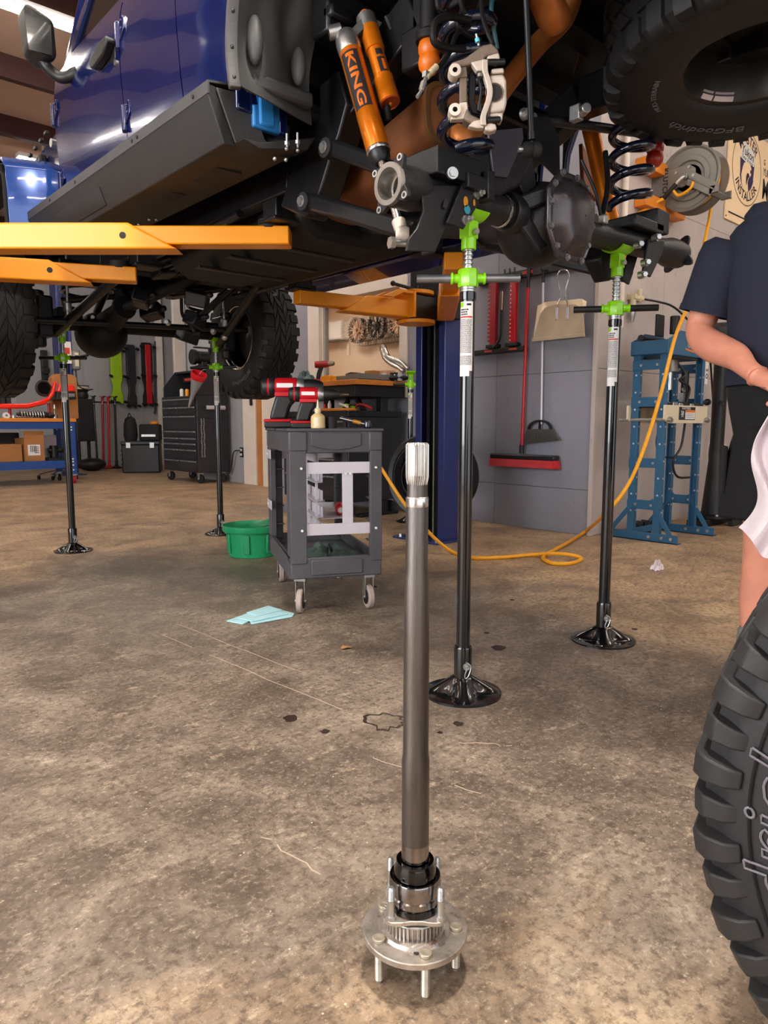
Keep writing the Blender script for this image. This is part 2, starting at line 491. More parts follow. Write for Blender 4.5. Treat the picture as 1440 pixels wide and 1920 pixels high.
# ------------------------------------------------------------------ the building
def shell():
    m = MB()
    m.bx(-8.5, 7.5, -7.0, 15.0, -.12, -.012)
    fl = struct(m.build('floor', 'dark'))
    cuts_x, cuts_y = (-8.5, -5.2, 7.5), (-7.0, 9.55, 12.1, 15.0)
    for i in range(2):
        for j in range(3):
            m = MB(); m.bx(cuts_x[i] + .003, cuts_x[i + 1] - .003, cuts_y[j] + .003, cuts_y[j + 1] - .003, -.05, 0)
            m.build('slab', 'floor', fl)
    # oil spots with a shape of their own, a ring left by a drip tray and thin scuffs
    def blob(px, py, r, n=14, asp=1.0, hole=0):
        c = at(px, py, z=0)
        m = MB(); out = []
        for i in range(n):
            a = 2 * pi * i / n
            q = r * (.75 + .5 * rnd.random())
            out.append((c.x + q * math.cos(a), c.y + asp * q * math.sin(a)))
        if not hole: m.add([(x, y, .0012) for x, y in out], [tuple(range(n))])
        else:
            inn = [(c.x + (x - c.x) * hole, c.y + (y - c.y) * hole) for x, y in out]
            m.add([(x, y, .0012) for x, y in out + inn], [(i, (i + 1) % n, n + (i + 1) % n, n + i) for i in range(n)])
        m.build('oil_spot', 'oilstain', fl)
    for px, py, r in ((935, 1215, .03), (860, 1358, .016), (545, 1347, .022), (700, 1100, .02), (825, 1374, .008), (912, 1187, .012), (610, 1372, .014), (765, 1213, .01), (1190, 1180, .012), (960, 1125, .012)): blob(px, py, r)
    blob(722, 1352, .06, 26, 1.0, .84)
    for a, b in (((300, 1190), (640, 1332)), ((330, 1170), (600, 1275)), ((700, 1420), (900, 1490)), ((860, 1392), (960, 1398)), ((90, 1085), (330, 1010)), ((20, 1000), (260, 975)), ((480, 1560), (600, 1640))):
        p, q = at(*a, z=0), at(*b, z=0); d = (q - p).normalized(); nrm = V((-d.y, d.x, 0)) * .0016
        m = MB(); n = 9; vs = []
        for i in range(n + 1):
            c = p.lerp(q, i / n) + nrm * rnd.uniform(-4, 4); vs += [c - nrm + V((0, 0, .0006)), c + nrm + V((0, 0, .0006))]
        m.add(vs, [(2 * i, 2 * i + 1, 2 * i + 3, 2 * i + 2) for i in range(n) if rnd.random() < .85]); m.build('scuff_mark', 'scuff', fl)
    # wall on the right (office wall) of 1.2 m boards
    def boards(parent, axis, plane, us, zs, mtl, t=.018, skip=lambda u0, u1, z0, z1: False):
        for u0, u1 in zip(us, us[1:]):
            for z0, z1 in zip(zs, zs[1:]):
                if skip(u0, u1, z0, z1): continue
                m = MB()
                j = rnd.uniform(0, .003)
                if axis == 'x': m.bx(plane + j, plane + t + j, u0 + .0018, u1 - .0018, z0 + .0018, z1 - .0018)
                else: m.bx(u0 + .0018, u1 - .0018, plane + j, plane + t + j, z0 + .0018, z1 - .0018)
                m.build('board', mtl, parent)
    wy0, wy1, wz0, wz1 = 3.56, 5.16, 1.12, 2.28
    m = MB(); m.bx(2.692, 2.76, 1.55, wy0, 0, 4.4); m.bx(2.692, 2.76, wy1, 5.75, 0, 4.4); m.bx(2.692, 2.76, wy0, wy1, 0, wz0); m.bx(2.692, 2.76, wy0, wy1, wz1, 4.4)
    wr = struct(m.build('wall_right', 'dark'))
    zs = [0, .355, 1.27, 2.5, 3.7, 4.4]
    boards(wr, 'x', 2.67, [1.53, 2.46, wy0], [0, .355, 1.27, 2.5, 3.7, 4.4], 'wall')
    boards(wr, 'x', 2.67, [wy0, wy1], [0, .355, wz0], 'wall'); boards(wr, 'x', 2.67, [wy0, wy1], [wz1, 3.4, 4.4], 'wall')
    boards(wr, 'x', 2.67, [wy1, 5.75], zs, 'wall')
    m = MB(); m.bx(2.70, 7.4, 1.54, 1.6, 0, 4.4)
    wb = struct(m.build('wall_rear', 'dark'))
    boards(wb, 'y', 1.512, [2.69, 3.676, 4.64, 5.86, 7.4], [0, 1.285, 2.62, 3.7, 4.4], 'wallw')
    m = MB(); m.bx(2.655, 2.692, 1.497, 1.532, 0, 4.4)
    struct(m.build('trim_1', 'wallw', bevel=.004))
    # step back of the wall beyond the office, far end wall, left and street walls
    m = MB(); m.bx(2.69, 3.3, 5.75, 5.82, 0, 4.4); m.bx(3.28, 3.36, 5.8, 9.3, 0, 4.4); m.bx(3.3, 4.66, 9.3, 9.36, 0, 4.4); m.bx(4.6, 4.66, 9.3, 13.0, 0, 4.4)
    struct(m.build('wall_side', 'wallfar'))
    m = MB(); m.bx(-8.5, 4.66, 13.0, 13.08, 0, 4.4)
    we = struct(m.build('wall_end', 'wallfar'))
    for i in range(10):
        m = MB(); x = 4.1 - i * 1.2
        m.bx(x - .012, x + .012, 12.985, 13.0, 0, 4.4); m.build('batten', 'wallfar', we)
    m = MB(); m.bx(-8.5, -8.4, -7, -2.2, 0, 4.4); m.bx(-8.5, -8.4, 3.2, 13, 0, 4.4); m.bx(-8.5, -8.4, -2.2, 3.2, 3.8, 4.4)
    struct(m.build('wall_left', 'wallfar'))
    m = MB(); m.bx(-8.5, -5.2, -4.65, -4.55, 0, 4.4); m.bx(2.0, 7.5, -4.65, -4.55, 0, 4.4); m.bx(-5.2, 2.0, -4.65, -4.55, 3.8, 4.4); m.bx(7.4, 7.5, -4.6, 1.6, 0, 4.4)
    struct(m.build('wall_street', 'wallfar'))
    # roof: insulation, red-oxide purlins, tube lights
    m = MB(); m.bx(-8.5, 7.5, -7.05, 13.08, 4.42, 4.5)
    ce = struct(m.build('ceiling', 'ins'))
    for k in range(13):
        y = 6.48 + 1.5 * (k - 8)
        m = MB(); m.prism([(y - .04, 4.2), (y + .04, 4.2), (y + .04, 4.22), (y - .02, 4.22), (y - .02, 4.4), (y + .04, 4.4), (y + .04, 4.42), (y - .04, 4.42)], 'x', -8.4, 7.4)
        m.build('purlin', 'purlin', ce)
    for x in (-4.2, 1.0):
        m = MB(); m.bx(x - .1, x + .1, 13.0, 12.7, 0, 4.2); struct(m.build('trim_5', 'purlin'))
    n = 0
    for y in (-3.7, -1.0, 2.2, 5.1, 8.6):
        for x in (-5.0, -1.1, 2.0, 5.2):
            if x > 2.5 and y > 1.2: continue
            xx = {(-1.1, 5.1): -.62, (-1.1, 8.6): -1.5, (2.0, 2.2): 1.5, (2.0, 5.1): 2.2, (2.0, 8.6): 1.9}.get((x, y), x)
            lb = {(-1.1, 5.1): 'bright tube light under the roof, just behind the black door mirror', (-1.1, 8.6): 'farther tube light under the roof, low beside the blue flare'}.get((x, y), 'long tube light fitting high over the workshop bay, beyond the picture')
            t = thing('ceiling_light', lb, 'light', (xx, y, 4.2), 0, 'ceiling tube lights')
            m = MB(); m.bx(-1.2, 1.2, -.07, .07, 0, .05); m.bx(-.9, -.88, -.01, .01, .05, .22); m.bx(.88, .9, -.01, .01, .05, .22); m.build('housing', 'white', t)
            m = MB()
            for q in (-.035, .035): m.cyl((-1.18, q, -.015), (1.18, q, -.015), .016, n=8)
            m.build('tube', 'emitw', t)
    # round high-bay lamp over the near bay
    t = thing('high_bay_lamp', 'round high-bay lamp hanging under the roof over the near bay', 'light', (-1.40, -.82, 4.0))
    m = MB(); m.lathe([(.06, .2), (.1, .12), (.22, .02), (.23, 0), (.215, 0), (.2, .02), (.06, .1)], 28); m.build('shade', 'darkmetal', t); m = MB(); m.lathe([(0, .03), (.19, .03), (.19, .04), (0, .04)], 28); m.build('lens', 'emitw', t); m = MB(); m.cyl((0, 0, .2), (0, 0, .4), .01, n=8); m.build('stem', 'zinc', t)
    l = bpy.data.lights.new('high_bay_light', 'AREA'); l.shape = 'DISK'; l.size = .36; l.energy = HIGH_BAY; l.color = (1.0, .93, .82)
    o = bpy.data.objects.new('high_bay_light', l); C.objects.link(o); o.parent = t; o.location = (0, 0, .02)
    # window into the office
    m = MB()
    f = .018
    m.bx(2.652, 2.70, wy0, wy0 + .1, wz0 + .101, wz1 - .101); m.bx(2.652, 2.70, wy1 - .2, wy1, wz0 + .101, wz1 - .101)
    m.bx(2.65, 2.70, wy0, wy1, wz1 - .1, wz1); m.bx(2.65, 2.70, wy0, wy1, wz0, wz0 + .1)
    win = struct(m.build('window_1', 'white', bevel=.004))
    m = MB(); m.bx(2.70, 2.78, wy0 + .08, wy0 + .1, wz0 + .1, wz1 - .1); m.bx(2.70, 2.78, wy1 - .22, wy1 - .2, wz0 + .1, wz1 - .1); m.bx(2.70, 2.78, wy0, wy1, wz0 + .08, wz0 + .1); m.bx(2.66, 2.70, wy1 - .15, wy1 - .12, wz0 + .1, wz1 - .1)
    m.build('reveal', 'white', win)
    m = MB(); m.bx(2.726, 2.732, wy0 + .09, wy1 - .2, wz0 + .09, wz1 - .09)
    g = NT('window_glass'); g.b.inputs['Transmission Weight'].default_value = 1; g.b.inputs['Roughness'].default_value = .02; g.b.inputs['IOR'].default_value = 1.02; g.b.inputs['Alpha'].default_value = .25
    m.build('pane', g.m, win)
    # office behind the glass
    m = MB(); m.bx(6.85, 6.9, 1.6, 11, 0, 3.2); m.bx(4.7, 6.9, 10.9, 11, 0, 3.2); m.bx(2.76, 6.9, 1.6, 5.7, 3.2, 3.26); m.bx(3.4, 6.9, 5.7, 9.4, 3.2, 3.26); m.bx(4.7, 6.9, 9.4, 11, 3.2, 3.26); m.bx(3.38, 3.42, 5.8, 9.3, 0, 3.2); m.bx(4.68, 4.72, 9.36, 10.95, 0, 3.2)
    m.bx(3.38, 4.7, 9.36, 9.4, 0, 3.2)
    struct(m.build('wall_office', 'officewall'))
    for x, y in ((5.4, 6.5), (5.6, 9.2)):
        t = thing('office_light', 'flat ceiling light in the office behind the window', 'light', (x, y, 3.12), 0, 'office ceiling lights')
        m = MB(); m.bx(-.32, .32, -.32, .32, .04, .08); m.build('frame', 'white', t)
        m = MB(); m.bx(-.3, .3, -.3, .3, .02, .04); m.build('diffuser', 'emitoff', t)
    # white door in the stepped-back wall with its pine jamb, and white posts
    a = at(464, 880, x=3.26).y; b = at(487, 880, x=3.26).y; c = at(500, 880, x=3.26).y
    m = MB(); m.bx(3.20, 3.28, b, a, 0, 2.1)
    d = struct(m.build('door_1', 'white', bevel=.006))
    m = MB(); m.bx(3.16, 3.20, b + .05, b + .075, 1.12, 1.42); m.build('door_handle', 'black', d, bevel=.006)
    m = MB(); m.bx(3.22, 3.3, c, b - .01, 0, 2.15); m.build('jamb', 'brownwood', d)
    m = MB(); m.bx(3.2, 3.28, c - .9, c, 0, 2.15); m.build('casing', 'white', d)
    for i, (px, wpx, yy) in enumerate(((299, 12, 12.9), (337, 22, 11.2))):
        p, q = at(px - wpx / 2, 650, y=yy), at(px + wpx / 2, 650, y=yy)
        m = MB(); m.bx(p.x, q.x, yy, yy + .07, 0, 3.6)
        struct(m.build('trim_%d' % (2 + i), 'white', bevel=.01))
    m = MB(); m.cyl((2.93, 1.47, 1.6), (2.93, 1.47, 4.3), .022, n=12)
    for z in (2.3, 2.72, 3.4): m.bx(2.89, 2.97, 1.46, 1.515, z, z + .02)
    struct(m.build('trim_4', 'white'))
    m = MB(); p = at(453, 848, x=3.26); m.bx(3.255, 3.28, p.y - .045, p.y + .045, p.z - .07, p.z + .07)
    o = m.build('wall_outlet', 'black', bevel=.006); tag(o, 'black double power outlet on grey wall beside the white door', 'outlet')
    m = MB(); m.bx(3.245, 3.257, p.y - .02, p.y + .02, p.z - .05, p.z - .015); m.bx(3.245, 3.257, p.y - .02, p.y + .02, p.z + .015, p.z + .05); m.build('socket', 'white', o)
    m = MB(); m.tube(smooth_path([(3.24, p.y, p.z + .03), (3.2, p.y + .12, p.z - .0), (3.22, p.y + .22, p.z - .2), (3.2, p.y + .28, .12)]), .008, 8)
    tag(m.build('power_cord', 'black'), 'thin black power cord hanging from the wall outlet by the door', 'cord')
shell()
# ------------------------------------------------------------------ the axle shaft standing on its wheel studs
def axle_shaft():
    t = thing('axle_shaft', 'bare steel axle shaft standing upright on its hub flange and studs', 'axle shaft', (-1.433, -.731, 0))
    prof = [(.0, .2), (.0215, .2), (.0213, .28), (.0212, .352), (.0198, .36), (.0195, .5), (.0187, .635), (.0168, .655), (.0166, .744), (.0152, .752), (.0150, .79), (0, .79)]
    MB().lathe(prof, 40).build('shaft', 'shaftm', t)
    MB().lathe([(.0167, .744), (.0169, .746), (.0169, .757), (.0155, .759)], 40).build('machined_band', 'steel', t)
    m = MB(); n = 30
    vs = []
    for z in (.775, .788, .835, .838):
        for i in range(n * 4):
            a = 2 * pi * i / (n * 4)
            r = (.0168 if i % 4 < 2 else .0146) if .78 < z < .836 else (.0148 if z < .78 else .0138)
            vs.append((r * math.cos(a), r * math.sin(a), z))
    k = n * 4
    m.add(vs, [(q * k + i, q * k + (i + 1) % k, (q + 1) * k + (i + 1) % k, (q + 1) * k + i) for q in range(3) for i in range(k)])
    m.add(vs[3 * k:], [tuple(range(k))])
    m.build('spline', 'steel', t)
    MB().lathe([(.0, .176), (.0216, .176), (.0216, .215), (.0214, .215)], 36).build('seal_journal', 'polished', t)
    MB().lathe([(.022, .15), (.033, .15), (.033, .176), (.030, .182), (.0295, .186), (.024, .186), (.0235, .178), (.0215, .178)], 40).build('seal', 'oily', t)
    MB().lathe([(.03, .118), (.040, .118), (.0405, .132), (.0385, .134), (.0385, .137), (.0408, .138), (.0408, .158), (.0395, .161), (.036, .161), (.035, .156), (.03, .156)], 44).build('bearing_race', 'polished', t)
    MB().lathe([(.036, .110), (.0425, .110), (.0425, .121), (.036, .121)], 44).build('bearing_cup', 'oily', t)
    # square retainer plate with scalloped sides
    def sq(th):
        r = .0445 + .016 * max(0, abs(math.cos(2 * (th)))) ** 3
        return r
    a0 = R(45) - YAW
    out = [(sq(th) * math.cos(th + a0), sq(th) * math.sin(th + a0)) for th in (2 * pi * i / 64 for i in range(64))]
    inn = [(.041 * math.cos(th + a0), .041 * math.sin(th + a0)) for th in (2 * pi * i / 64 for i in range(64))]
    m = MB(); n = 64
    vs = [(x, y, .104) for x, y in out] + [(x, y, .111) for x, y in out] + [(x, y, .104) for x, y in inn] + [(x, y, .111) for x, y in inn]
    m.add(vs, [f for i in range(n) for j in [(i + 1) % n] for f in ((i, j, n + j, n + i), (n + i, n + j, 3 * n + j, 3 * n + i), (2 * n + j, 2 * n + i, 3 * n + i, 3 * n + j), (j, i, 2 * n + i, 2 * n + j))])
    pl = m.build('retainer_plate', 'flange', t, bevel=.0012)
    first = None
    for i in range(4):
        th = a0 + i * pi / 2
        x, y = .0535 * math.cos(th), .0535 * math.sin(th)
        if first is None:
            m = MB(); m.cyl((0, 0, .111), (0, 0, .117), .0078, n=18); m.cyl((0, 0, .117), (0, 0, .142), .0056, n=14)
            m.lathe([(.0058 if q % 2 else .0051, .142 + q * .0009) for q in range(20)] + [(.0045, .161), (.0035, .1635), (0, .1635)], 14)
            first = m.build('retainer_stud', 'zinc', t)
            first.location = (x, y, 0)
        else:
            o = first.copy(); C.objects.link(o); o.location = (x, y, 0)
    # toothed speed-sensor ring
    m = MB(); n = 44; k = n * 4; vs = []
    for r_in, z in ((1, .074), (1, .099)):
        for i in range(k):
            a = 2 * pi * i / k
            r = .0485 if i % 4 < 2 else .0430
            vs.append((r * math.cos(a), r * math.sin(a), z))
    m.add(vs, [(i, (i + 1) % k, k + (i + 1) % k, k + i) for i in range(k)])
    m.add(vs[k:], [tuple(range(k))])
    m.build('tone_ring', 'steel', t)
    MB().lathe([(.044, .099), (.0465, .0992), (.046, .101), (.036, .1035), (.036, .099)], 44).build('tone_ring_face', 'zinc', t)
    m = MB()
    m.lathe([(.0, .060), (.081, .060), (.083, .0615), (.083, .0695), (.0815, .071), (.058, .0712), (.055, .076), (.050, .077), (.045, .0775), (.0, .0775)], 56)
    m.build('hub_flange', 'flange', t)
    first = None
    for i in range(5):
        th = R(-112 + 72 * i) - YAW + R(34)
        x, y = .0655 * math.cos(th), .0655 * math.sin(th)
        if first is None:
            m = MB(); m.lathe([(0, .0762), (.006, .0765), (.0085, .077), (.0098, .0765), (.0102, .0745), (.0095, .0712), (.0, .0712)], 18)
            m.cyl((0, 0, .060), (0, 0, .052), .0072, n=14)
            m.lathe([(.0070 if q % 2 else .0063, .052 - q * .0011) for q in range(43)] + [(.0050, .0035), (.0042, 0), (0, 0)], 14)
            first = m.build('wheel_stud', 'studhead', t); first.location = (x, y, 0)
        else:
            o = first.copy(); C.objects.link(o); o.location = (x, y, 0)
    m = MB(); a = R(-130) - YAW + R(40); m.cyl((.06 * math.cos(a), .06 * math.sin(a), .0712), (.06 * math.cos(a), .06 * math.sin(a), .0716), .0042, n=14); m.build('threaded_hole', 'ink', t)
axle_shaft()

# ------------------------------------------------------------------ tall screw-top support stands
def stand(loc, rot, top, label, col='blackgloss', head='lime', group='screw-top support stands', bar=.155, saddle_rot=0, labelled=True, hcol=None, cap=1.266):
    """top = height of the cradle's lowest point."""
    t = thing('support_stand', label, 'support stand', loc, rot, group)
    m = MB(); n = 72; rings = []
    for r in (0, .027, .034, .045, .055, .065, .075, .085, .095, .105, .118, .125, .125):
        row = []
        for i in range(n):
            a = 2 * pi * i / n
            star = abs(math.cos(2 * a)) ** 2.2
            reach = .030 + .062 * star
            h = .009 + .052 * max(0, 1 - max(0, r - .03) / reach) ** 1.1 if r < .118 else .007
            row.append((max(r, .0005) * math.cos(a), max(r, .0005) * math.sin(a), h))
        rings.append(row)
    rings[-1] = [(x, y, 0) for x, y, z in rings[-1]]
    vs = [p for row in rings for p in row]
    m.add(vs, [(q * n + i, q * n + (i + 1) % n, (q + 1) * n + (i + 1) % n, (q + 1) * n + i) for q in range(len(rings) - 1) for i in range(n)], True)
    m.build('base_plate', col, t)
    MB().lathe([(.022, .06), (.029, .06), (.029, .152), (.0275, .157), (.0225, .157)], 24).build('base_sleeve', col, t)
    m = MB(); m.cyl((-.038, 0, .098), (.038, 0, .098), .005, n=8); m.cyl((.029, 0, .098), (.033, 0, .098), .012, n=12)
    pa = math.atan2(CAM.y - loc[1], CAM.x - loc[0]) - rot + R(24)
    m.build('lock_pin', 'zinc', t).rotation_euler[2] = pa
    m = MB(); m.tube(smooth_path([(.034, .0, .112), (.036, .012, .098), (.037, .004, .07), (.037, -.007, .062), (.036, -.008, .075), (.035, .0, .096), (.034, -.004, .116)]), .0017, 6)
    m.build('pin_clip', 'zinc', t).rotation_euler[2] = pa
    MB().lathe([(0, .155), (.0222, .155), (.0222, cap - .02), (0, cap - .02)], 24).build('post', col, t)
    m = MB(); m.lathe([(.022, cap - .03), (.0255, cap - .03), (.0255, cap - .008), (.022, cap - .006), (.0215, cap)], 24); m.build('post_collar', col, t)
    MB().lathe([(.0, cap - .006), (.0235, cap - .006), (.0235, cap), (.021, cap + .001), (.0235, cap + .002), (.0235, cap + .008), (0, cap + .008)], 24).build('thrust_washer', 'zinc', t)
    hz = cap + .034
    m = MB()
    m.lathe([(.0, hz - .026), (.029, hz - .026), (.031, hz - .022), (.031, hz + .022), (.029, hz + .026), (0, hz + .026)], 8, smooth=False)
    for sgn in (-1, 1):
        m.cyl((sgn * .026, 0, hz), (sgn * .048, 0, hz), .015, .013, n=12)
        m.lathe([(.013, 0), (.018, .002), (.018, .007), (.013, .009)], 14, (sgn * .044, 0, hz), (sgn, 0, 0))
    m.build('handle_nut', head, t)
    for sgn in (-1, 1):
        m = MB(); m.cyl((sgn * .046, 0, hz), (sgn * bar, 0, hz), .0125, n=14); m.build('handle_bar', hcol or 'darkmetal', t)
    # screw: ridges follow the pitch
    z0, z1 = hz + .024, top - .085
    if z1 > z0 + .02:
        k = int((z1 - z0) / .0125); prof = [(0, z0)]
        for i in range(k):
            z = z0 + (z1 - z0) * i / k; d = (z1 - z0) / k
            prof += [(.0108, z), (.0108, z + d * .28), (.0142, z + d * .42), (.0142, z + d * .86), (.0108, z + d)]
        prof += [(.011, z1), (0, z1)]
        MB().lathe(prof, 18).build('screw', 'zinc', t)
    m = MB(); zb = min(z1, top - .06)
    m.lathe([(0, zb - .004), (.0225, zb - .004), (.0225, zb + .03), (0, zb + .03)], 22)
    m.bx(-.0205, .0205, -.02, .02, zb + .028, top - .006)
    hd = m.build('head', head, t, bevel=.002)
    hd.rotation_euler[2] = saddle_rot
    m = MB(); m.cyl((0, -.03, zb + .045), (0, .03, zb + .045), .006, n=10); m.cyl((0, -.034, zb + .045), (0, -.022, zb + .045), .0095, n=6)
    o = m.build('head_bolt', 'zinc', t); o.rotation_euler[2] = saddle_rot
    # curved cradle: an arc under the axle tube
    m = MB(); n = 12; vs = []
    for r in (.0455, .0535):
        for q in (-.04, .04):
            for i in range(n + 1):
                a = R(212) + R(116) * i / n
                flare = 1 + .35 * abs(i / n - .5) ** 2
                vs.append((q, r * flare * math.cos(a), top + .0455 + r * flare * math.sin(a)))
    w_ = n + 1
    fs = []
    for i in range(n):
        fs += [(i, i + 1, w_ + i + 1, w_ + i), (2 * w_ + i, 3 * w_ + i, 3 * w_ + i + 1, 2 * w_ + i + 1), (i, 2 * w_ + i, 2 * w_ + i + 1, i + 1), (w_ + i, w_ + i + 1, 3 * w_ + i + 1, 3 * w_ + i)]
    fs += [(0, w_, 3 * w_, 2 * w_), (n, 2 * w_ + n, 3 * w_ + n, w_ + n)]
    m.add(vs, fs)
    o = m.build('cradle', head, t, bevel=.0012); o.rotation_euler[2] = saddle_rot
    if labelled:
        # printed warning label wrapped round the post, facing the photographer
        fa = math.atan2(CAM.y - loc[1], CAM.x - loc[0]) - rot - R(14)
        def wrap(u, z, r): a = fa + u; return (r * math.cos(a), r * math.sin(a), z)
        def patch(mb, u0, u1, z0, z1, r):
            k = 6
            vs = [wrap(u0 + (u1 - u0) * i / k, z, r) for z in (z0, z1) for i in range(k + 1)]
            mb.add(vs, [(i, i + 1, k + 2 + i, k + 1 + i) for i in range(k)], True)
        zt = cap - .036; zb = zt - .205
        m = MB(); patch(m, -1.0, 1.0, zb, zt, .0226); patch(m, -1.0, .55, zb - .016, zb, .0226)
        lb = m.build('warning_label', 'paper', t)
        m = MB(); patch(m, -.9, .9, zt - .048, zt - .043, .0228); m.build('label_rule', 'redink', lb)
        m = MB(); rr = random.Random(3)
        for row in range(38):
            z = zt - .052 - row * .0036
            if row in (28, 29): continue
            u = -.88
            while u < .8:
                wd = rr.uniform(.06, .2)
                patch(m, u, min(.86, u + wd), z - .0019, z, .0228); u += wd + .05
        for row in range(3):
            u = -.8
            while u < .2:
                wd = rr.uniform(.12, .25); patch(m, u, u + wd, zt - .026 - row * .007, zt - .0215 - row * .007, .0228); u += wd + .05
        patch(m, .1, .7, zt - .012, zt - .006, .0228)
        m.build('label_print', 'ink', lb, kind='stuff')
        m = MB(); patch(m, -.95, -.35, zt - .016, zt - .002, .0228); m.build('label_badge', 'lime', lb)
    return t
stand((-.499, 0, 0), R(-44), 1.4715, 'nearest black post stand under the axle beside the spring seat, handles level', saddle_rot=R(44), hcol='darksteel')
stand((.345, 0, 0), R(-52), 1.5065, 'black post stand under the axle right of the domed differential cover', saddle_rot=R(52), hcol='black')
stand((-.538, 3.52, 0), R(-42), 1.486, 'black post stand nearest the blue bench, under the front axle', saddle_rot=R(42), hcol='black')
stand((.592, 3.52, 0), R(-42), 1.50, 'black post stand behind the green drain pan, under the front axle', saddle_rot=R(42), hcol='black')
stand((2.2, 3.03, 0), R(-30), 1.30, 'black post stand with empty wide cradle between workbench and navy column', saddle_rot=R(-10), cap=1.17, hcol='black')

# ------------------------------------------------------------------ charcoal service cart
def cart():
    cx, cy = -.029 + .022, 1.382 + .03
    t = thing('service_cart', 'charcoal moulded plastic service cart with aluminium rails bolted on', 'cart', (cx, cy, 0), R(-26))
    hw, hd = .213, .40
    # upper tray: rim, floor, skirt with panel lines
    def tray(name, z0, z1, floor_z, lipz):
        m = MB()
        m.bx(-hw + .02, hw - .02, -hd + .02, hd - .02, floor_z, floor_z + .012)
        for a, b, c, d in ((-hw, hw, -hd, -hd + .02), (-hw, hw, hd - .02, hd), (-hw, -hw + .02, -hd + .02, hd - .02), (hw - .02, hw, -hd + .02, hd - .02)): m.bx(a, b, c, d, z0, z1)
        o = m.build(name, 'cart', t, bevel=.006)
        return o
    up = tray('top_tray', .735, .838, .80, .845)
    m = MB()
    z = .845
    for a, b, c, d in ((-hw - .008, hw + .008, -hd - .008, -hd + .026), (-hw - .008, hw + .008, hd - .026, hd + .008), (-hw - .008, -hw + .026, -hd + .026, hd - .026), (hw - .026, hw + .008, -hd + .026, hd - .026)): m.bx(a, b, c, d, .832, z)
    m.build('rim', 'cart', up, bevel=.004)
    m = MB()
    n = 12
    bow = [(-.115 + .23 * i / n, .768 - .02 * math.sin(pi * i / n)) for i in range(n + 1)]
    m.prism(bow + [(.115, .826), (-.115, .826)], 'y', -hd - .006, -hd + .003); m.build('skirt_panel', 'cart', up, bevel=.003)
    lo = tray('bottom_tray', .165, .262, .20, .26)
    m = MB(); m.bx(-.12, .12, -hd - .006, -hd + .003, .18, .25); m.build('skirt_panel', 'cart', lo, bevel=.004)
    for sx in (-1, 1):
        for sy in (-1, 1):
            m = MB()
            x0, x1 = (-hw, -hw + .075) if sx < 0 else (hw - .055, hw)
            y0, y1 = (-hd - .004, -hd + .03) if sy < 0 else (hd - .03, hd + .004)
            m.bx(x0, x1, y0, y1, .235, .765)
            xa = x0 if sx < 0 else x1 - .03
            y2, y3 = (-hd + .03, -hd + .10) if sy < 0 else (hd - .10, hd - .03)
            m.bx(xa, xa + .03, y2, y3, .235, .765)
            for z in (.32, .42, .52, .62): m.bx(min(x0, xa), max(x1, xa + .03), min(y0, y2) + .008, max(y1, y3) - .006, z, z + .006)
            m.build('post', 'cart', t, bevel=.005)
            m = MB(); z = .46
            m.bx((-hw - .003) if sx < 0 else hw - .062, (-hw + .082) if sx < 0 else hw + .003, (-hd - .007) if sy < 0 else hd - .03, (-hd + .03) if sy < 0 else hd + .007, .742, .832)
            m.build('corner_cap', 'cart', t, bevel=.008)
            c = sub('caster', t, (sx * .158, sy * .34, 0), (0, 0, R(12) * sx + R(8) * sy))
            m = MB(); m.lathe([(0, -.015), (.034, -.015), (.036, -.013), (.052, -.013), (.056, -.009), (.056, .009), (.052, .013), (.036, .013), (.034, .015), (0, .015)], 26, (0, -.02, .056), (1, 0, 0)); m.build('wheel', 'casterw', c)
            m = MB(); m.lathe([(0, -.0165), (.036, -.0165), (.036, .0165), (0, .0165)], 22, (0, -.02, .056), (1, 0, 0)); m.build('wheel_core', 'black', c)
            m = MB()
            for q in (-1, 1): m.prism([(-.03, .05), (-.012, .045), (.02, .155), (-.03, .155)], 'x', q * .02 - .0015, q * .02 + .0015)
            m.bx(-.026, .026, -.035, .03, .15, .165); m.cyl((-.026, -.02, .056), (.026, -.02, .056), .006, n=8)
            m.build('fork', 'zinc', c)
    # bare aluminium rails
    def rail(c, sz, bolts=()):
        m = MB(); m.box(c, sz); o = m.build('aluminium_rail', 'alu', t, bevel=.0008)
        for b in bolts:
            q = MB(); q.cyl((b[0], b[1] - .004, b[2]), (b[0], b[1] + .004, b[2]), .006, n=10); q.build('rail_bolt', 'paper', o)
    yf = -hd - .006
    yf = -hd + .012
    rail((.01, yf, .668), (2 * hw - .128, .005, .052)); rail((.01, yf, .388), (2 * hw - .128, .005, .052)); rail((.055, yf + .005, .528), (.05, .004, .30), ((.045, yf, .64), (.066, yf, .64)))
    rail((.0, hd + .006, .70), (2 * hw - .1, .005, .05)); rail((-.0, hd + .006, .40), (2 * hw - .1, .005, .05))
    for z in (.705, .435): rail((-hw - .005, hd - .09, z), (.005, .16, .048), ((-hw - .006, hd - .05, z),))
    rail((-.06, .0, .705), (.005, .55, .04)); rail((-.075, .1, .54), (.06, .004, .32)); 
    for z in (.61, .52, .44, .36): rail((-.02, .06, z), (.004, .46, .05)); rail((-.04, .06, z - .025), (.04, .46, .004))
    rail((-.04, -.12, .52), (.012, .012, .36)); rail((-.04, .27, .52), (.012, .012, .36)); rail((.06, .1, .405), (.16, .5, .004))
    for x in (-hw + .052, hw - .03):
        for z in (.668, .388):
            q = MB(); q.cyl((x, -hd - .012, z), (x, -hd, z), .0055, n=12); q.build('rail_bolt', 'paper', t)
    return t
cart_o = cart()
bpy.context.view_layer.update()
CM = cart_o.matrix_world.copy()
def oncart(x, y, z=.845): return CM @ V((x, y, z))

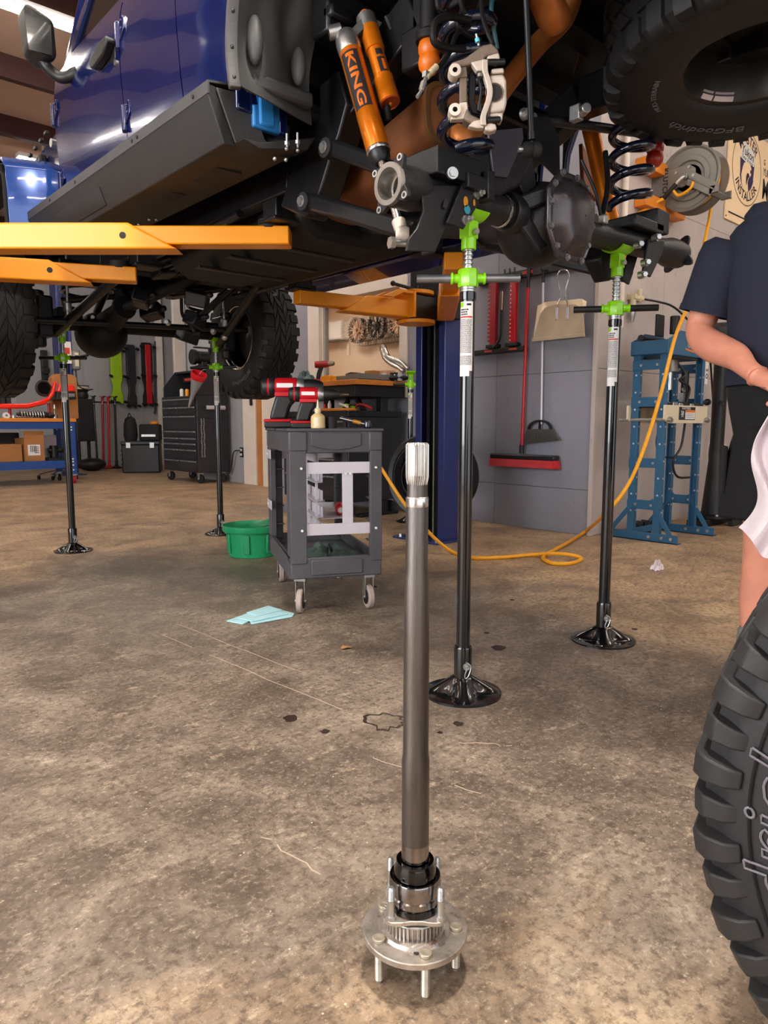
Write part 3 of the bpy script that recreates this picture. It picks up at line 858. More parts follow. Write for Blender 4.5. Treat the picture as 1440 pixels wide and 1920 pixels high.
def impact_gun(loc, rz, sc, label, bit=True):
    t = thing('impact_driver', label, 'power tool', loc, rz, 'red cordless drivers on the cart'); t.scale = (sc,) * 3
    # local x = towards the chuck
    m = MB()
    m.lathe([(0, -.085), (.026, -.085), (.032, -.08), (.033, -.03), (.033, .03), (.029, .036), (0, .036)], 24, (0, 0, .155), (1, 0, 0)); m.bx(-.05, .03, -.024, .024, .118, .145)
    m.build('motor_housing', 'red', t, bevel=.002)
    m = MB(); m.lathe([(0, -.1), (.024, -.1), (.031, -.094), (.0335, -.078), (.0, -.078)], 24, (0, 0, .155), (1, 0, 0)); m.lathe([(.0335, -.07), (.0345, -.068), (.0345, -.05), (.0335, -.048)], 24, (0, 0, .155), (1, 0, 0)); m.build('end_cap', 'black', t)
    m = MB(); m.lathe([(0, .034), (.031, .034), (.032, .04), (.032, .052), (.03, .056), (.0285, .06), (.0, .06)], 24, (0, 0, .155), (1, 0, 0)); m.build('clutch_ring', 'zinc', t)
    m = MB(); m.lathe([(0, .058), (.028, .058), (.029, .075), (.027, .1), (.02, .125), (.014, .132), (0, .132)], 24, (0, 0, .155), (1, 0, 0)); m.build('chuck', 'black', t)
    if bit:
        m = MB(); m.cyl((.13, 0, .155), (.15, 0, .155), .0055, n=6); m.cyl((.15, 0, .155), (.175, 0, .155), .0035, n=8); m.build('driver_bit', 'copper', t)
    m = MB(); m.prism([(-.045, .125), (.018, .125), (.02, .1), (.006, .075), (-.004, .04), (-.012, .03), (-.072, .03), (-.066, .06), (-.055, .095)], 'y', -.019, .019); m.build('handle', 'black', t, bevel=.011, seg=3)
    m = MB(); m.prism([(.006, .118), (.026, .118), (.024, .098), (.012, .085), (.004, .09)], 'y', -.008, .008); m.build('trigger', 'black', t, bevel=.003)
    m = MB(); m.bx(-.09, .03, -.032, .032, .0, .026); m.build('battery', 'black', t, bevel=.006)
    m = MB(); m.bx(-.092, .012, -.0325, .0325, .022, .034); m.build('battery_latch', 'red', t, bevel=.005)
    m = MB(); m.bx(-.04, .02, -.0342, -.033, .15, .166); m.build('brand_strip', 'paper', t)
    return t
CZ = .845
impact_gun(oncart(-.09, -.27), -YAW + R(3), 1.0, 'front red and black cordless driver with a bit, behind the oil bottle')
impact_gun(oncart(-.155, -.02), -YAW + R(2), 1.3, 'larger red cordless driver standing behind the front one on the cart', False)
def oil_bottle():
    t = thing('oil_bottle', 'milky squeeze bottle of amber oil with pointed tip on the cart', 'bottle', oncart(-.075, -.385 + .02))
    MB().lathe([(0, 0), (.029, 0), (.032, .003), (.032, .045), (.03, .055), (.02, .064), (.013, .068), (.013, .074), (0, .074)], 26).build('body', 'amber', t)
    MB().lathe([(0, .072), (.0145, .072), (.0145, .088), (.008, .091), (.0055, .098), (.0025, .128), (0, .128)], 18).build('spout', 'creamr', t)
    m = MB()
    for i in range(5):
        a0 = -pi / 2 - YAW - .3
        vs = [((.0322) * math.cos(a0 + u), (.0322) * math.sin(a0 + u), z) for z in (.012 + i * .007, .016 + i * .007) for u in (0, .2, .4 + .1 * (i % 2))]
        m.add(vs, [(0, 1, 4, 3), (1, 2, 5, 4)])
    m.build('graduation_print', 'paper', t)
oil_bottle()
def ratchet():
    p = oncart(.04, -.30, CZ + .012); q = oncart(.16, -.33, CZ + .01)
    t = thing('extension_bar', 'chrome socket extension with brass collar lying on the cart rim', 'tool', p)
    d = q - p; d = d * 1.0
    u = d.normalized()
    MB().cyl((0, 0, .035), u * .06 + V((0, 0, .022)), .009, .006, n=12).build('drive_end', 'steel', t)
    MB().cyl(u * .06 + V((0, 0, .022)), u * .095 + V((0, 0, .014)), .009, n=14).build('collar', 'gold', t)
    MB().cyl(u * .095 + V((0, 0, .014)), u * .12 + V((0, 0, .008)), .007, n=12).build('tip', 'steel', t)
    t2 = thing('impact_socket', 'dark blue plastic cap beside the socket extension on the cart', 'socket', oncart(.165, -.33))
    MB().lathe([(0, 0), (.018, 0), (.02, .012), (.016, .03), (.008, .034), (0, .034)], 14).build('cap', 'navy', t2)
    t3 = thing('black_work_light', 'black rounded work light standing at the cart front beside the bottle', 'light', oncart(-.01, -.34))
    MB().lathe([(0, 0), (.026, 0), (.028, .04), (.03, .052), (.024, .06), (0, .06)], 18).build('lamp_body', 'black', t3)
ratchet()
def red_can():
    p = oncart(.095, -.05, .407 + .027)
    t = thing('spray_can', 'red round can lying on the aluminium rack inside the cart', 'can', p, -YAW + R(6))
    MB().lathe([(0, -.02), (.022, -.02), (.026, -.012), (.026, .15), (.022, .155), (0, .155)], 24, (0, 0, 0), (0, 1, 0)).build('can', 'red', t)
    MB().lathe([(0, -.026), (.013, -.026), (.015, -.022), (.015, -.019), (0, -.019)], 18, (0, 0, 0), (0, 1, 0)).build('cap', 'paper', t)
red_can()
def cloth_heap(name, mtl, label, cat, loc, rx, ry, h, seed, nseg=34, rz=0):
    rr = random.Random(seed)
    ph = [rr.uniform(0, 6.28) for _ in range(8)]
    m = MB()
    def fn(u, v):
        a, q = u * 2 * pi, v
        edge = 1 + .18 * math.sin(3 * a + ph[0]) + .12 * math.sin(5 * a + ph[1])
        r = q * edge
        z = h * (1 - q ** 2) * (.75 + .3 * math.sin(4 * a + ph[2] + 5 * q) + .25 * math.sin(7 * a + ph[3] - 8 * q)) + .008 * math.sin(11 * a + 9 * q + ph[4])
        return (rx * r * math.cos(a), ry * r * math.sin(a), max(.002, z))
    m.grid(fn, nseg * 2, nseg // 2)
    o = m.build(name, mtl, None)
    o.location, o.rotation_euler[2] = loc, rz
    return tag(o, label, cat)
cloth_heap('shop_rag', 'rag', 'crumpled dark green rag on the bottom tray of the cart', 'rag', oncart(.02, -.1, .213), .13, .17, .05, 5)

def bucket():
    c = at(474, 1040, z=0)
    t = thing('drain_pan', 'round green plastic drain pan on the floor behind the cart', 'pan', (c.x, c.y, 0), R(20))
    prof = [(0, .004), (.15, .0), (.155, .004), (.168, .15), (.17, .165), (.192, .167), (.195, .172), (.195, .205), (.190, .207), (.188, .203), (.186, .178), (.162, .172), (.150, .02), (.0, .014)]
    MB().lathe(prof, 44).build('bowl', 'green', t)
    for k in range(7):
        a = 2 * pi * k / 7
        m = MB(); m.M = Matrix.Rotation(a, 4, 'Z'); m.prism([(.158, .03), (.170, .03), (.178, .155), (.165, .155)], 'y', -.02, .02)
        m.build('rib', 'green', t, bevel=.004)
    m = MB()
    m.grid(lambda u, v: (.05 + .14 * v, -.06 + .12 * u, .19 + .03 * math.sin(u * pi) * v), 8, 4); m.build('pour_lip', 'green', t, solid=.006)
    m = MB(); m.bx(-.03, .03, -.15, -.12, .05, .2); m.build('divider', 'green', t, bevel=.005)
bucket()
def towel():
    c = at(489, 1154, z=0)
    m = MB()
    pts = [at(p[0], p[1], z=0) for p in ((424, 1166), (503, 1138), (552, 1152), (548, 1158), (471, 1172), (468, 1166), (455, 1172))]
    poly = [(p.x, p.y) for p in pts]
    m.prism([(x, y) for x, y in poly], 'z', .001, .006)
    pts = [at(p[0], p[1], z=.008) for p in ((446, 1160), (505, 1140), (540, 1152), (472, 1166))]
    m.prism([(p.x, p.y) for p in pts], 'z', .007, .013)
    pts = [at(p[0], p[1], z=.008) for p in ((462, 1152), (503, 1139), (530, 1147), (482, 1158))]
    m.prism([(p.x, p.y) for p in pts], 'z', .0135, .018)
    o = m.build('shop_towel', 'bluetowel', None, bevel=.002)
    tag(o, 'folded pale blue paper shop towel on the floor by the cart caster', 'towel')
    cloth_heap('crumpled_tissue', 'ragw', 'small crumpled white tissue on the floor in front of the press', 'tissue', at(1232, 1068, z=0), .05, .035, .05, 9, 18)
    m = MB(); c = at(650, 1216, z=0)
    m.grid(lambda u, v: (c.x + (u - .5) * .05, c.y + (v - .5) * .035 * math.sin(pi * (.1 + .8 * u)), .003 + .006 * abs(v - .5) + .004 * math.sin(u * 5)), 6, 4)
    tag(m.build('dry_leaf', 'leafm', None, solid=.001), 'small curled brown leaf on the floor in front of the cart', 'leaf')
    m = MB(); c = at(838, 1046, z=0) 
towel()

# ------------------------------------------------------------------ yellow air hose from the wall reel to the bench
def hose():
    P = [at(1336, 372, y=1.22), at(1326, 430, y=1.16), at(1308, 510, y=1.06), at(1290, 572, y=.98), at(1266, 632, y=.86), at(1240, 735, y=.8), at(1212, 828, y=.8), at(1180, 905, y=.84), at(1140, 958, y=.93)]
    P += [at(px, py, z=z) for px, py, z in ((1098, 996, .04), (1060, 1020, .014), (1030, 1036, .012), (1018, 1046, .012), (1036, 1056, .012), (1070, 1056, .012), (1090, 1048, .012), (1074, 1041, .03), (1038, 1038, .034), (1000, 1040, .014), (940, 1045, .012), (885, 1046, .012), (850, 1036, .012))]
    P += [at(818, 1012, d=4.7), at(790, 982, d=4.8), at(755, 940, d=4.9), at(716, 880, d=5.0), at(690, 842, d=5.05), at(668, 806, d=5.2)]
    m = MB(); m.tube(smooth_path(P, 7), .0125, 10)
    o = m.build('air_hose', 'yhose')
    tag(o, 'bright yellow air hose dropping from the wall reel and looping across the floor', 'hose')
hose()
# ------------------------------------------------------------------ the raised pickup truck
truck = thing('pickup_truck', 'dark blue pickup truck raised on the yellow lift arms, rear axle stripped', 'truck')
def pb(name, mb, m, **k): return mb.build(name, m, k.pop('parent', truck), **k)
def xz(pts, y): return [(q.x, q.z) for q in (at(a, b, y=y) for a, b in pts)]
def yz(pts, x): return [(q.y, q.z) for q in (at(a, b, x=x) for a, b in pts)]

# ---- cab sides: barrelled doors with shut lines, hinges, handle, glass
def side_x(z):
    pts = ((1.9, .785), (2.0, .808), (2.15, .826), (2.35, .838), (2.5, .838), (2.6, .824), (2.645, .808), (3.2, .66))
    for (a, b), (c, d) in zip(pts, pts[1:]):
        if z <= c: return b + (d - b) * (z - a) / (c - a)
    return .66
def side_panel(name, sx, y0, y1, z0, z1, m='blue', ny=6, nz=16, wav=.0013, th=.02):
    q = MB()
    ph = rnd.uniform(0, 6)
    q.grid(lambda u, v: (sx * (side_x(z0 + (z1 - z0) * v) + wav * math.sin(7 * (y0 + (y1 - y0) * u) + ph + 3 * v)), y0 + (y1 - y0) * u, z0 + (z1 - z0) * v), ny, nz)
    return pb(name, q, m, solid=th)
for sx in (-1, 1):
    d2 = side_panel('rear_door', sx, 1.146, 1.653, 1.93, 2.635)
    d1 = side_panel('front_door', sx, 1.665, 2.50, 1.93, 2.625)
    side_panel('cab_corner', sx, .70, 1.136, 1.93, 2.66)
    # sunken shut-line strips behind the gaps
    q = MB(); q.bx(*sorted((sx * .79, sx * .77)), .72, 2.56, 1.93, 2.6); pb('inner_side', q, 'ink')
    q = MB()
    q.grid(lambda u, v: (sx * (.80 - .05 * u + .012 * math.sin(v * pi)), 2.51 + 1.2 * u, 1.93 + (.46 - .05 * u) * v), 6, 8)
    pb('fender', q, 'blue', solid=.012)
    for z in (2.16, 2.485) if sx < 0 else ():
        for yy, dz in ((1.655, 0), (2.50, -.06)):
            h = MB(); z_ = z + dz; x = sx * (side_x(z_) + .004)
            h.cyl((x - .012, yy - .002, z_ - .055), (x - .012, yy - .002, z_ + .05), .012, n=12)
            h.prism([(yy - .012, z_ + .035), (yy - .05, z_ + .06), (yy - .062, z_ + .045), (yy - .062, z_ + .005), (yy - .012, z_ - .03)], 'x', x - .014, x + .006)
            h.bx(x - .01, x + .004, yy, yy + .035, z_ - .05, z_ + .03)
            for dz2 in (-.0, .03): bolt(h, (x - .013, yy - .04, z_ + .01 + dz2), (-1, 0, 0), .007, .006)
            pb('hinge', h, 'blue', parent=d2 if yy < 2 else d1, bevel=.003)
    if sx < 0:
        h = MB()
        x = -side_x(2.45)
        h.bx(x - .012, x + .004, 1.70, 1.90, 2.41, 2.50); h.prism([(1.69, 2.47), (1.71, 2.495), (1.78, 2.495), (1.89, 2.47), (1.90, 2.43), (1.86, 2.415), (1.75, 2.43)], 'x', x - .05, x - .01)
        pb('door_handle', h, 'black', parent=d1, bevel=.008)
        h = MB(); h.cyl((x - .004, 1.70, 2.395), (x - .016, 1.70, 2.395), .013, n=14); pb('key_lock', h, 'steel', parent=d1)
    # window frames and dark glass
    for (a, b), nm in (((1.15, 1.65), 'rear_window'), ((1.67, 2.45), 'front_window')):
        zt = 3.12
        f = MB(); g = MB()
        def P3(y, z, o=0): return (sx * (side_x(z) + o), y, z)
        b2 = b if nm == 'rear_window' else b - .16
        fr = [(a, 2.64), (b, 2.63), (b2, zt), (a, zt)]
        inn = [(a + .05, 2.69), (b - .09, 2.69), (b2 - .05, zt - .06), (a + .05, zt - .06)]
        vs = [P3(*p) for p in fr] + [P3(*p) for p in inn] + [P3(p[0], p[1], -.03) for p in fr] + [P3(p[0], p[1], -.03) for p in inn]
        f.add(vs, [c for i in range(4) for j in [(i + 1) % 4] for c in ((i, j, 4 + j, 4 + i), (8 + i, 12 + i, 12 + j, 8 + j), (4 + i, 4 + j, 12 + j, 12 + i), (i, 8 + i, 8 + j, j))])
        w_ = pb(nm, f, 'blue', bevel=.004)
        g.add([P3(p[0], p[1], -.02) for p in inn], [(0, 1, 2, 3)]); pb('glass', g, 'glass', parent=w_, solid=.004)
    q = MB(); q.bar((sx * .80, 2.545, 2.45), (sx * .66, 2.30, 3.2), .05, .06); pb('windscreen_pillar', q, 'blue', bevel=.01)
q = MB(); q.bx(-.66, .66, .75, 2.33, 3.16, 3.2); pb('cab_roof', q, 'blue', bevel=.02)
q = MB(); q.bx(-.8, .8, .70, .74, 1.95, 3.16); pb('cab_rear_wall', q, 'dark', bevel=.02)
q = MB(); q.add([(-.78, 2.55, 2.42), (.78, 2.55, 2.42), (.62, 2.32, 3.17), (-.62, 2.32, 3.17)], [(0, 1, 2, 3)]); pb('windscreen', q, 'blackgloss', solid=.006)
q = MB(); q.add([(-.78, 2.56, 2.44), (.78, 2.56, 2.44), (.66, 4.0, 2.34), (-.66, 4.0, 2.34), (-.78, 2.56, 2.36), (.78, 2.56, 2.36), (.66, 4.0, 1.95), (-.66, 4.0, 1.95)], [(0, 1, 2, 3), (3, 2, 6, 7), (0, 3, 7, 4), (1, 5, 6, 2)]); pb('bonnet', q, 'blue', bevel=.01)
for i in range(4):
    v = MB(); p = at(58 + 10 * i, 292 - 14 * i, x=-.80); v.bx(-.812, -.795, p.y - .02, p.y + .02, p.z - .008, p.z + .008); pb('bonnet_vent', v, 'black', bevel=.002)
# flat front flare: blue outer lip over a black inner edge, vent badge beside it
for sx in (-1, 1):
    q = MB()
    n = 12
    prof = [(2.62 + .02, 1.86), (2.66, 2.20), (2.72, 2.255), (2.95, 2.30), (3.9, 2.30), (4.1, 2.24)]
    for (y0, z0), (y1, z1) in zip(prof, prof[1:]):
        q.add([(sx * .80, y0, z0), (sx * 1.04, y0 + .05, z0 - .015), (sx * 1.04, y1 + .05, z1 - .015), (sx * .80, y1, z1)], [(0, 1, 2, 3)])
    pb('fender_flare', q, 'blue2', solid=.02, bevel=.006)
    q = MB()
    for (y0, z0), (y1, z1) in zip(prof, prof[1:]):
        q.add([(sx * .78, y0 + .03, z0 - .03), (sx * 1.05, y0 + .08, z0 - .045), (sx * 1.05, y1 + .08, z1 - .045), (sx * .78, y1 + .03, z1 - .03)], [(0, 1, 2, 3)])
    pb('flare_liner', q, 'dark', solid=.02)
v = MB(); p = at(74, 312, x=-.84); v.prism([(p.y - .025, p.z - .07), (p.y + .02, p.z - .06), (p.y + .03, p.z + .04), (p.y - .01, p.z + .07)], 'x', -.842, -.80); pb('side_vent', v, 'black', bevel=.01)
v = MB(); v.cyl((-.835, at(97, 268, x=-.83).y, at(97, 268, x=-.83).z), (-.80, at(97, 268, x=-.83).y, at(97, 268, x=-.83).z), .022, n=18); pb('round_badge', v, 'zinc')
# door mirror on its curved arm
a, b, c, d_ = at(37, 12, y=2.35), at(100, 40, y=2.3), at(106, 115, y=2.3), at(48, 98, y=2.35)
m = MB(); m.prism([(a.x, a.z), (b.x, b.z + .0), (c.x, c.z), ((c.x + d_.x) / 2, c.z - .025), (d_.x, d_.z)], 'y', 2.27, 2.42)
mi = pb('door_mirror', m, 'black', bevel=.03, seg=4)
m = MB(); m.tube(smooth_path([at(80, 112, y=2.33), at(92, 130, y=2.32), at(118, 146, y=2.26), (-.80, 2.2, at(148, 142, x=-.8).z)]), [.026] * 20 + [.03] * 5, 14); pb('mirror_arm', m, 'black', parent=mi)
m = MB(); m.prism([(p.x, p.z) for p in (at(46, 22, y=2.26), at(96, 46, y=2.26), at(99, 104, y=2.26), at(54, 92, y=2.26))], 'y', 2.262, 2.268); pb('mirror_glass', m, 'blackgloss', parent=mi)

# ---- rock rail with bolted lip, slots and access panel, end plate
rp = [(-.955, 1.962), (-.955, 1.925), (-.90, 1.785), (-.64, 1.80), (-.62, 1.83), (-.86, 1.84), (-.905, 1.95)]
m = MB(); m.prism(rp, 'y', .725, 2.66); rr_ = pb('rocker_rail', m, 'rail', bevel=.004)
m = MB(); m.prism([(-.957, 1.966), (-.957, 1.926), (-.951, 1.926), (-.951, 1.960), (-.84, 1.978), (-.84, 1.985)], 'y', .72, 2.66); pb('rail_lip', m, 'gray', parent=rr_)
for y in (.82, 1.27, 1.32, 1.95, 2.3): m = MB(); bolt(m, (-.956, y, 1.945), (-1, 0, 0), .007, .005, 10); pb('rail_bolt', m, 'black', parent=rr_)
for px, py in ((280, 412), (293, 412), (280, 425), (260, 421)):
    p = at(px, py, z=1.792); m = MB(); m.sphere(tuple(p), (.008, .008, .006), 10, 6); pb('rail_bolt', m, 'zinc', parent=rr_)
sl = (V((-.90, 0, 1.785)) - V((-.955, 0, 1.925))).normalized()
def onrail(y, f, o=.002):
    p = V((-.955, y, 1.925)).lerp(V((-.90, y, 1.785)), f); nn = V((sl.z, 0, -sl.x)); nn = nn if nn.x < 0 else -nn
    return p + nn * o
m = MB(); m.add([onrail(y, f) for y, f in ((1.72, .35), (2.35, .35), (2.35, .85), (1.72, .85))], [(0, 1, 2, 3)]); pb('access_panel', m, 'rail', parent=rr_, solid=.005, bevel=.001)
m = MB(); m.bx(-.80, -.70, .95, 1.14, 1.788, 1.796); pb('drain_slot', m, 'ink', parent=rr_)
m = MB(); m.bx(-.80, -.74, 1.32, 1.42, 1.788, 1.796); pb('drain_slot', m, 'ink', parent=rr_)
m = MB(); e = xz([(404, 164), (440, 268), (472, 281), (510, 281), (495, 262), (470, 190), (450, 176)], .72); m.prism(e, 'y', .714, .722); pb('rail_end_plate', m, 'gray', parent=rr_, bevel=.003)
m = MB(); e = xz([(440, 268), (472, 276), (575, 266), (560, 290), (470, 288)], .715); m.prism(e, 'y', .66, .74); rb = pb('rail_bracket', m, 'rail', bevel=.003)
for px, py in ((538, 268), (558, 266)):
    p = at(px, py, y=.655); m = MB(); m.cyl(p + V((0, 0, -.02)), p + V((0, 0, .03)), .004, n=8); m.cyl(p + V((0, 0, -.008)), p + V((0, 0, .004)), .009, n=6); pb('bracket_bolt', m, 'zinc', parent=rb)
for px, py in ((515, 298), (536, 300), (537, 279), (558, 282)):
    p = at(px, py, y=.655); m = MB(); m.sphere(tuple(p), .007, 10, 6); pb('bracket_bolt', m, 'zinc', parent=rb)
# right-hand sill, its reflected violet gloss put into the paint colour
m = MB(); m.prism([(.90, 1.95), (.91, 1.80), (.88, 1.755), (.70, 1.79), (.70, 1.95)], 'y', .6, 2.75); pb('right_sill', m, mat('sill_gloss_tint', '#2a2270', .18, .3, var=.15, vs=9, coat=1.0), bevel=.012)

# ---- wheel-arch liner, bed, tail
m = MB()
def lin_(u, v):
    a = R(-12) + R(118) * v
    y, z = .10 + .50 * math.cos(a) * (1.0 if v > .2 else 1), 2.02 + .5 * math.sin(a)
    x = -.925 + .32 * u
    dent = .022 * math.sin(u * 9) * math.exp(-((v - .16) / .09) ** 2) + .028 * math.exp(-((u - .62) / .12) ** 2 - ((v - .25) / .12) ** 2) - .02 * math.exp(-((u - .3) / .1) ** 2 - ((v - .1) / .06) ** 2)
    return (x, y + dent + .05 * u * (1 - v), z - .02 * u)
m.grid(lin_, 40, 44); ln = pb('wheel_arch_liner', m, 'gray', solid=.006)
m = MB()
def lfl(u, v):
    a = R(-14) + R(118) * v
    return (-.955 + .035 * u, .10 + (.505 - .012 * u) * math.cos(a), 2.02 + (.505 - .012 * u) * math.sin(a))
m.grid(lfl, 2, 30); pb('liner_flange', m, 'gray', parent=ln, solid=.02, bevel=.004)
for v in (.03, .12, .22, .33):
    a = R(-14) + R(118) * v; m = MB(); p = V((-.94, .10 + .492 * math.cos(a), 2.02 + .492 * math.sin(a))); m.sphere(tuple(p), (.008, .006, .008), 10, 6); pb('liner_rivet', m, 'black', parent=ln)
for u_, w_, z0, z1 in ((.20, .05, 1.99, 2.14), (.72, .045, 1.98, 2.10)):
    m = MB(); x = -.925 + .32 * u_; m.sphere((x, .585, (z0 + z1) / 2), (w_ / 2, .03, (z1 - z0) / 2), 16, 10); pb('liner_rib', m, 'gray', parent=ln)
m = MB(); m.bx(-.86, -.62, .60, .66, 1.935, 1.985); pb('liner_foot', m, 'gray', parent=ln, bevel=.012)
m = MB(); m.bx(-.80, -.69, .70, .73, 1.86, 2.2); m.bx(-.78, -.72, .69, .705, 1.87, 2.1); pb('cab_rear_sill', m, 'bluein', bevel=.008)
m = MB(); m.bx(-.70, -.66, .70, .76, 1.86, 2.2); m.bx(-.86, -.80, .705, .73, 1.90, 2.2); pb('cab_rear_edge', m, 'blue', bevel=.008)
m = MB(); m.lathe([(0, 0), (.038, 0), (.04, .01), (.045, .1), (.045, .16), (0, .16)], 22, (-.655, .78, 1.90), (0, 0, 1)); pb('body_mount', m, 'dark')
m = MB(); m.lathe([(.03, 0), (.044, 0), (.047, .06), (.047, .09), (.03, .09)], 22, (-.655, .78, 1.83), (0, 0, 1)); pb('body_mount_cup', m, 'gray')
for sx in (-1, 1):
    m = MB()
    arc = [(.10 + .53 * math.cos(R(a)), 2.02 + .53 * math.sin(R(a))) for a in range(0, 181, 15)]
    m.prism([(.63, 2.0), (.63, 2.95), (-1.1, 2.95), (-1.1, 2.1), (-.45, 2.0)] + arc[::-1], 'x', *sorted((sx * .93, sx * .90))); pb('bed_side', m, 'blue', bevel=.004)
    m = MB(); m.prism([(.63, 2.2), (.63, 2.42), (-1.1, 2.42), (-1.1, 2.1), (-.45, 2.0)] + arc[::-1], 'x', *sorted((sx * .895, sx * .885))); m.bx(*sorted((sx * .60, sx * .885)), -.5, .66, 2.58, 2.6); pb('wheel_house', m, 'dark')
m = MB(); m.bx(-.9, .9, -1.1, .62, 2.36, 2.42)
for y in (-.9, -.55, -.2, .15, .5): m.bx(-.85, .85, y - .05, y + .05, 2.28, 2.37)
pb('bed_floor', m, 'dark')
m = MB(); m.bx(-.9, .9, -1.14, -1.1, 2.3, 2.95); m.bx(-.95, .95, -1.35, -1.18, 2.0, 2.2); pb('tailgate', m, 'blue', bevel=.02)
m = MB(); m.bx(-.79, .79, .7, 2.7, 2.0, 2.06); m.bx(-.5, .5, 2.6, 4.0, 2.0, 2.05); pb('cab_floor', m, 'dark')
# ---- frame
for sx in (-1, 1):
    q = MB()
    path = [(4.0, 1.92), (2.9, 1.86), (2.5, 1.84), (.95, 1.84), (.55, 2.02), (.25, 2.16), (-.35, 2.16), (-1.1, 2.1)]
    for (a, b), (c, d_) in zip(path, path[1:]): q.bar((sx * .46, a, b), (sx * .46, c, d_), .075, .14)
    pb('frame_rail', q, 'darkmetal', bevel=.006)
for y, z, h in ((3.9, 1.9, .1), (2.75, 1.8, .1), (2.0, 1.78, .07), (1.15, 1.82, .1), (.45, 2.1, .1), (-.3, 2.16, .08)):
    m = MB(); m.bar((-.46, y, z), (.46, y, z), .11, h); pb('crossmember', m, 'darkmetal', bevel=.01)
# underside masses: fuel tank, gearbox, transfer case, sump, belly plates
m = MB(); m.prism([(-.40, 1.70), (-.30, 1.64), (.05, 1.64), (.08, 1.72), (.08, 1.98), (-.40, 1.98)], 'y', .55 + .45, 2.2); pb('fuel_tank', m, 'dark', bevel=.03, seg=3)
for y in (1.25, 1.55, 1.85): m = MB(); m.bx(-.42, .09, y - .02, y + .02, 1.632, 1.645); pb('tank_strap', m, 'darkmetal', bevel=.004)
m = MB(); m.prism([(.10, 1.76), (.18, 1.72), (.42, 1.72), (.45, 1.78), (.45, 1.98), (.10, 1.98)], 'y', 1.0, 2.5); pb('belly_plate', m, 'dark', bevel=.02)
for i in range(9):
    m = MB(); p0 = at(405 + i * 14, 512 + i * 1.5, z=1.755); m.bx(-.30 + .05 * i, -.275 + .05 * i, 2.35, 2.7, 1.752, 1.77); pb('skid_slat', m, 'darkmetal', bevel=.002)
m = MB(); m.bx(-.34, .20, 2.3, 2.74, 1.77, 1.80); pb('skid_plate', m, 'dark')
m = MB(); m.lathe([(0, 0), (.10, 0), (.13, .05), (.14, .3), (.11, .4), (.09, .7), (0, .7)], 20, (-.02, 2.1, 1.92), (0, 1, 0)); pb('gearbox', m, 'dark')
m = MB(); m.lathe([(0, -.12), (.10, -.12), (.14, -.08), (.15, .08), (.10, .12), (0, .12)], 22, (.22, 2.2, 1.86), (0, 1, 0)); pb('transfer_case', m, 'castblack')
m = MB(); m.sphere((-.30, 2.05, 1.80), (.13, .25, .07), 20, 10); pb('catalytic_converter', m, mat('brown_heat_shield', '#6b5242', .45, .6, var=.25, vs=6))
m = MB(); m.tube(smooth_path([(-.30, 2.9, 1.86), (-.30, 2.3, 1.80), (-.30, 1.75, 1.78), (-.2, 1.35, 1.80), (-.16, 1.15, 1.81)]), .034, 12); pb('exhaust_pipe', m, 'rust')
m = MB(); p = at(332, 492, z=1.80); m.lathe([(.03, -.05), (.042, -.05), (.042, .0), (.046, .0), (.046, .012), (.03, .012), (.03, -.05)], 20, tuple(p), (-.6, -.6, -.2)); pb('pipe_flange', m, 'castblack')
for px, py in ((430, 540), (450, 548), (456, 578), (515, 552), (330, 530)):
    p = at(px, py, z=1.76); m = MB(); m.sphere(tuple(p), (.018, .018, .012), 10, 6); pb('belly_bolt', m, 'zinc')
for a, b, r in (((-.40, 2.9, 1.78), (.46, 2.2, 1.76), .02), ((.46, 3.0, 1.74), (.40, 1.0, 1.74), .022), ((-.46, 2.9, 1.72), (-.5, 1.3, 1.76), .018)):
    m = MB(); m.cyl(a, b, r, n=12); pb('brace_bar', m, 'darkmetal')
# lift pads' shoes under the frame
for x, y in ((-.43, 1.09), (-.5, 2.28), (.5, 2.27), (.43, 1.09)):
    m = MB(); m.bx(x - .06, x + .06, y - .05, y + .05, 1.70, 1.775); m.bx(x - .075, x + .075, y - .06, y + .06, 1.685, 1.70); pb('frame_shoe', m, 'black', bevel=.005)

# ---- suspension brackets, arms
m = MB(); m.prism(yz([(655, 140), (622, 165), (603, 215), (596, 262), (560, 340), (545, 392), (590, 412), (612, 390), (628, 340), (640, 300), (655, 262), (672, 200)], -.47), 'x', -.52, -.42); br = pb('control_arm_bracket', m, 'darkmetal', bevel=.008)
def eye(px, py, x, r, w, m='blackmatt', nm='bushing', parent=None):
    p = at(px, py, x=x); q = MB(); q.cyl((x - w / 2, p.y, p.z), (x + w / 2, p.y, p.z), r, n=20); o = pb(nm, q, m, parent=parent or truck, bevel=.003)
    q = MB(); bolt(q, (x - w / 2, p.y, p.z), (-1, 0, 0), r * .42, .012, 6); q.cyl((x - w / 2, p.y, p.z), (x - w / 2 - .004, p.y, p.z), r * .6, n=16)
    pb('pivot_bolt', q, 'zinc', parent=parent or truck); return p
p1 = eye(622, 281, -.54, .034, .07); p2 = eye(580, 381, -.54, .034, .07)
m = MB(); m.bar((-.54, p1.y - .02, p1.z), (-.60, .12, 1.59), .045, .055); pb('upper_control_arm', m, 'darkmetal', bevel=.01)
m = MB(); m.bar((-.54, p2.y - .02, p2.z), (-.585, .14, 1.445), .045, .06); pb('lower_control_arm', m, 'darkmetal', bevel=.012)
for x0, z0, z1 in ((.54, 1.87, 1.62), (.54, 1.73, 1.47)): m = MB(); m.bar((x0, .85, z0), (.62, .1, z1), .05, .055); pb('right_control_arm', m, 'darkmetal', bevel=.01)

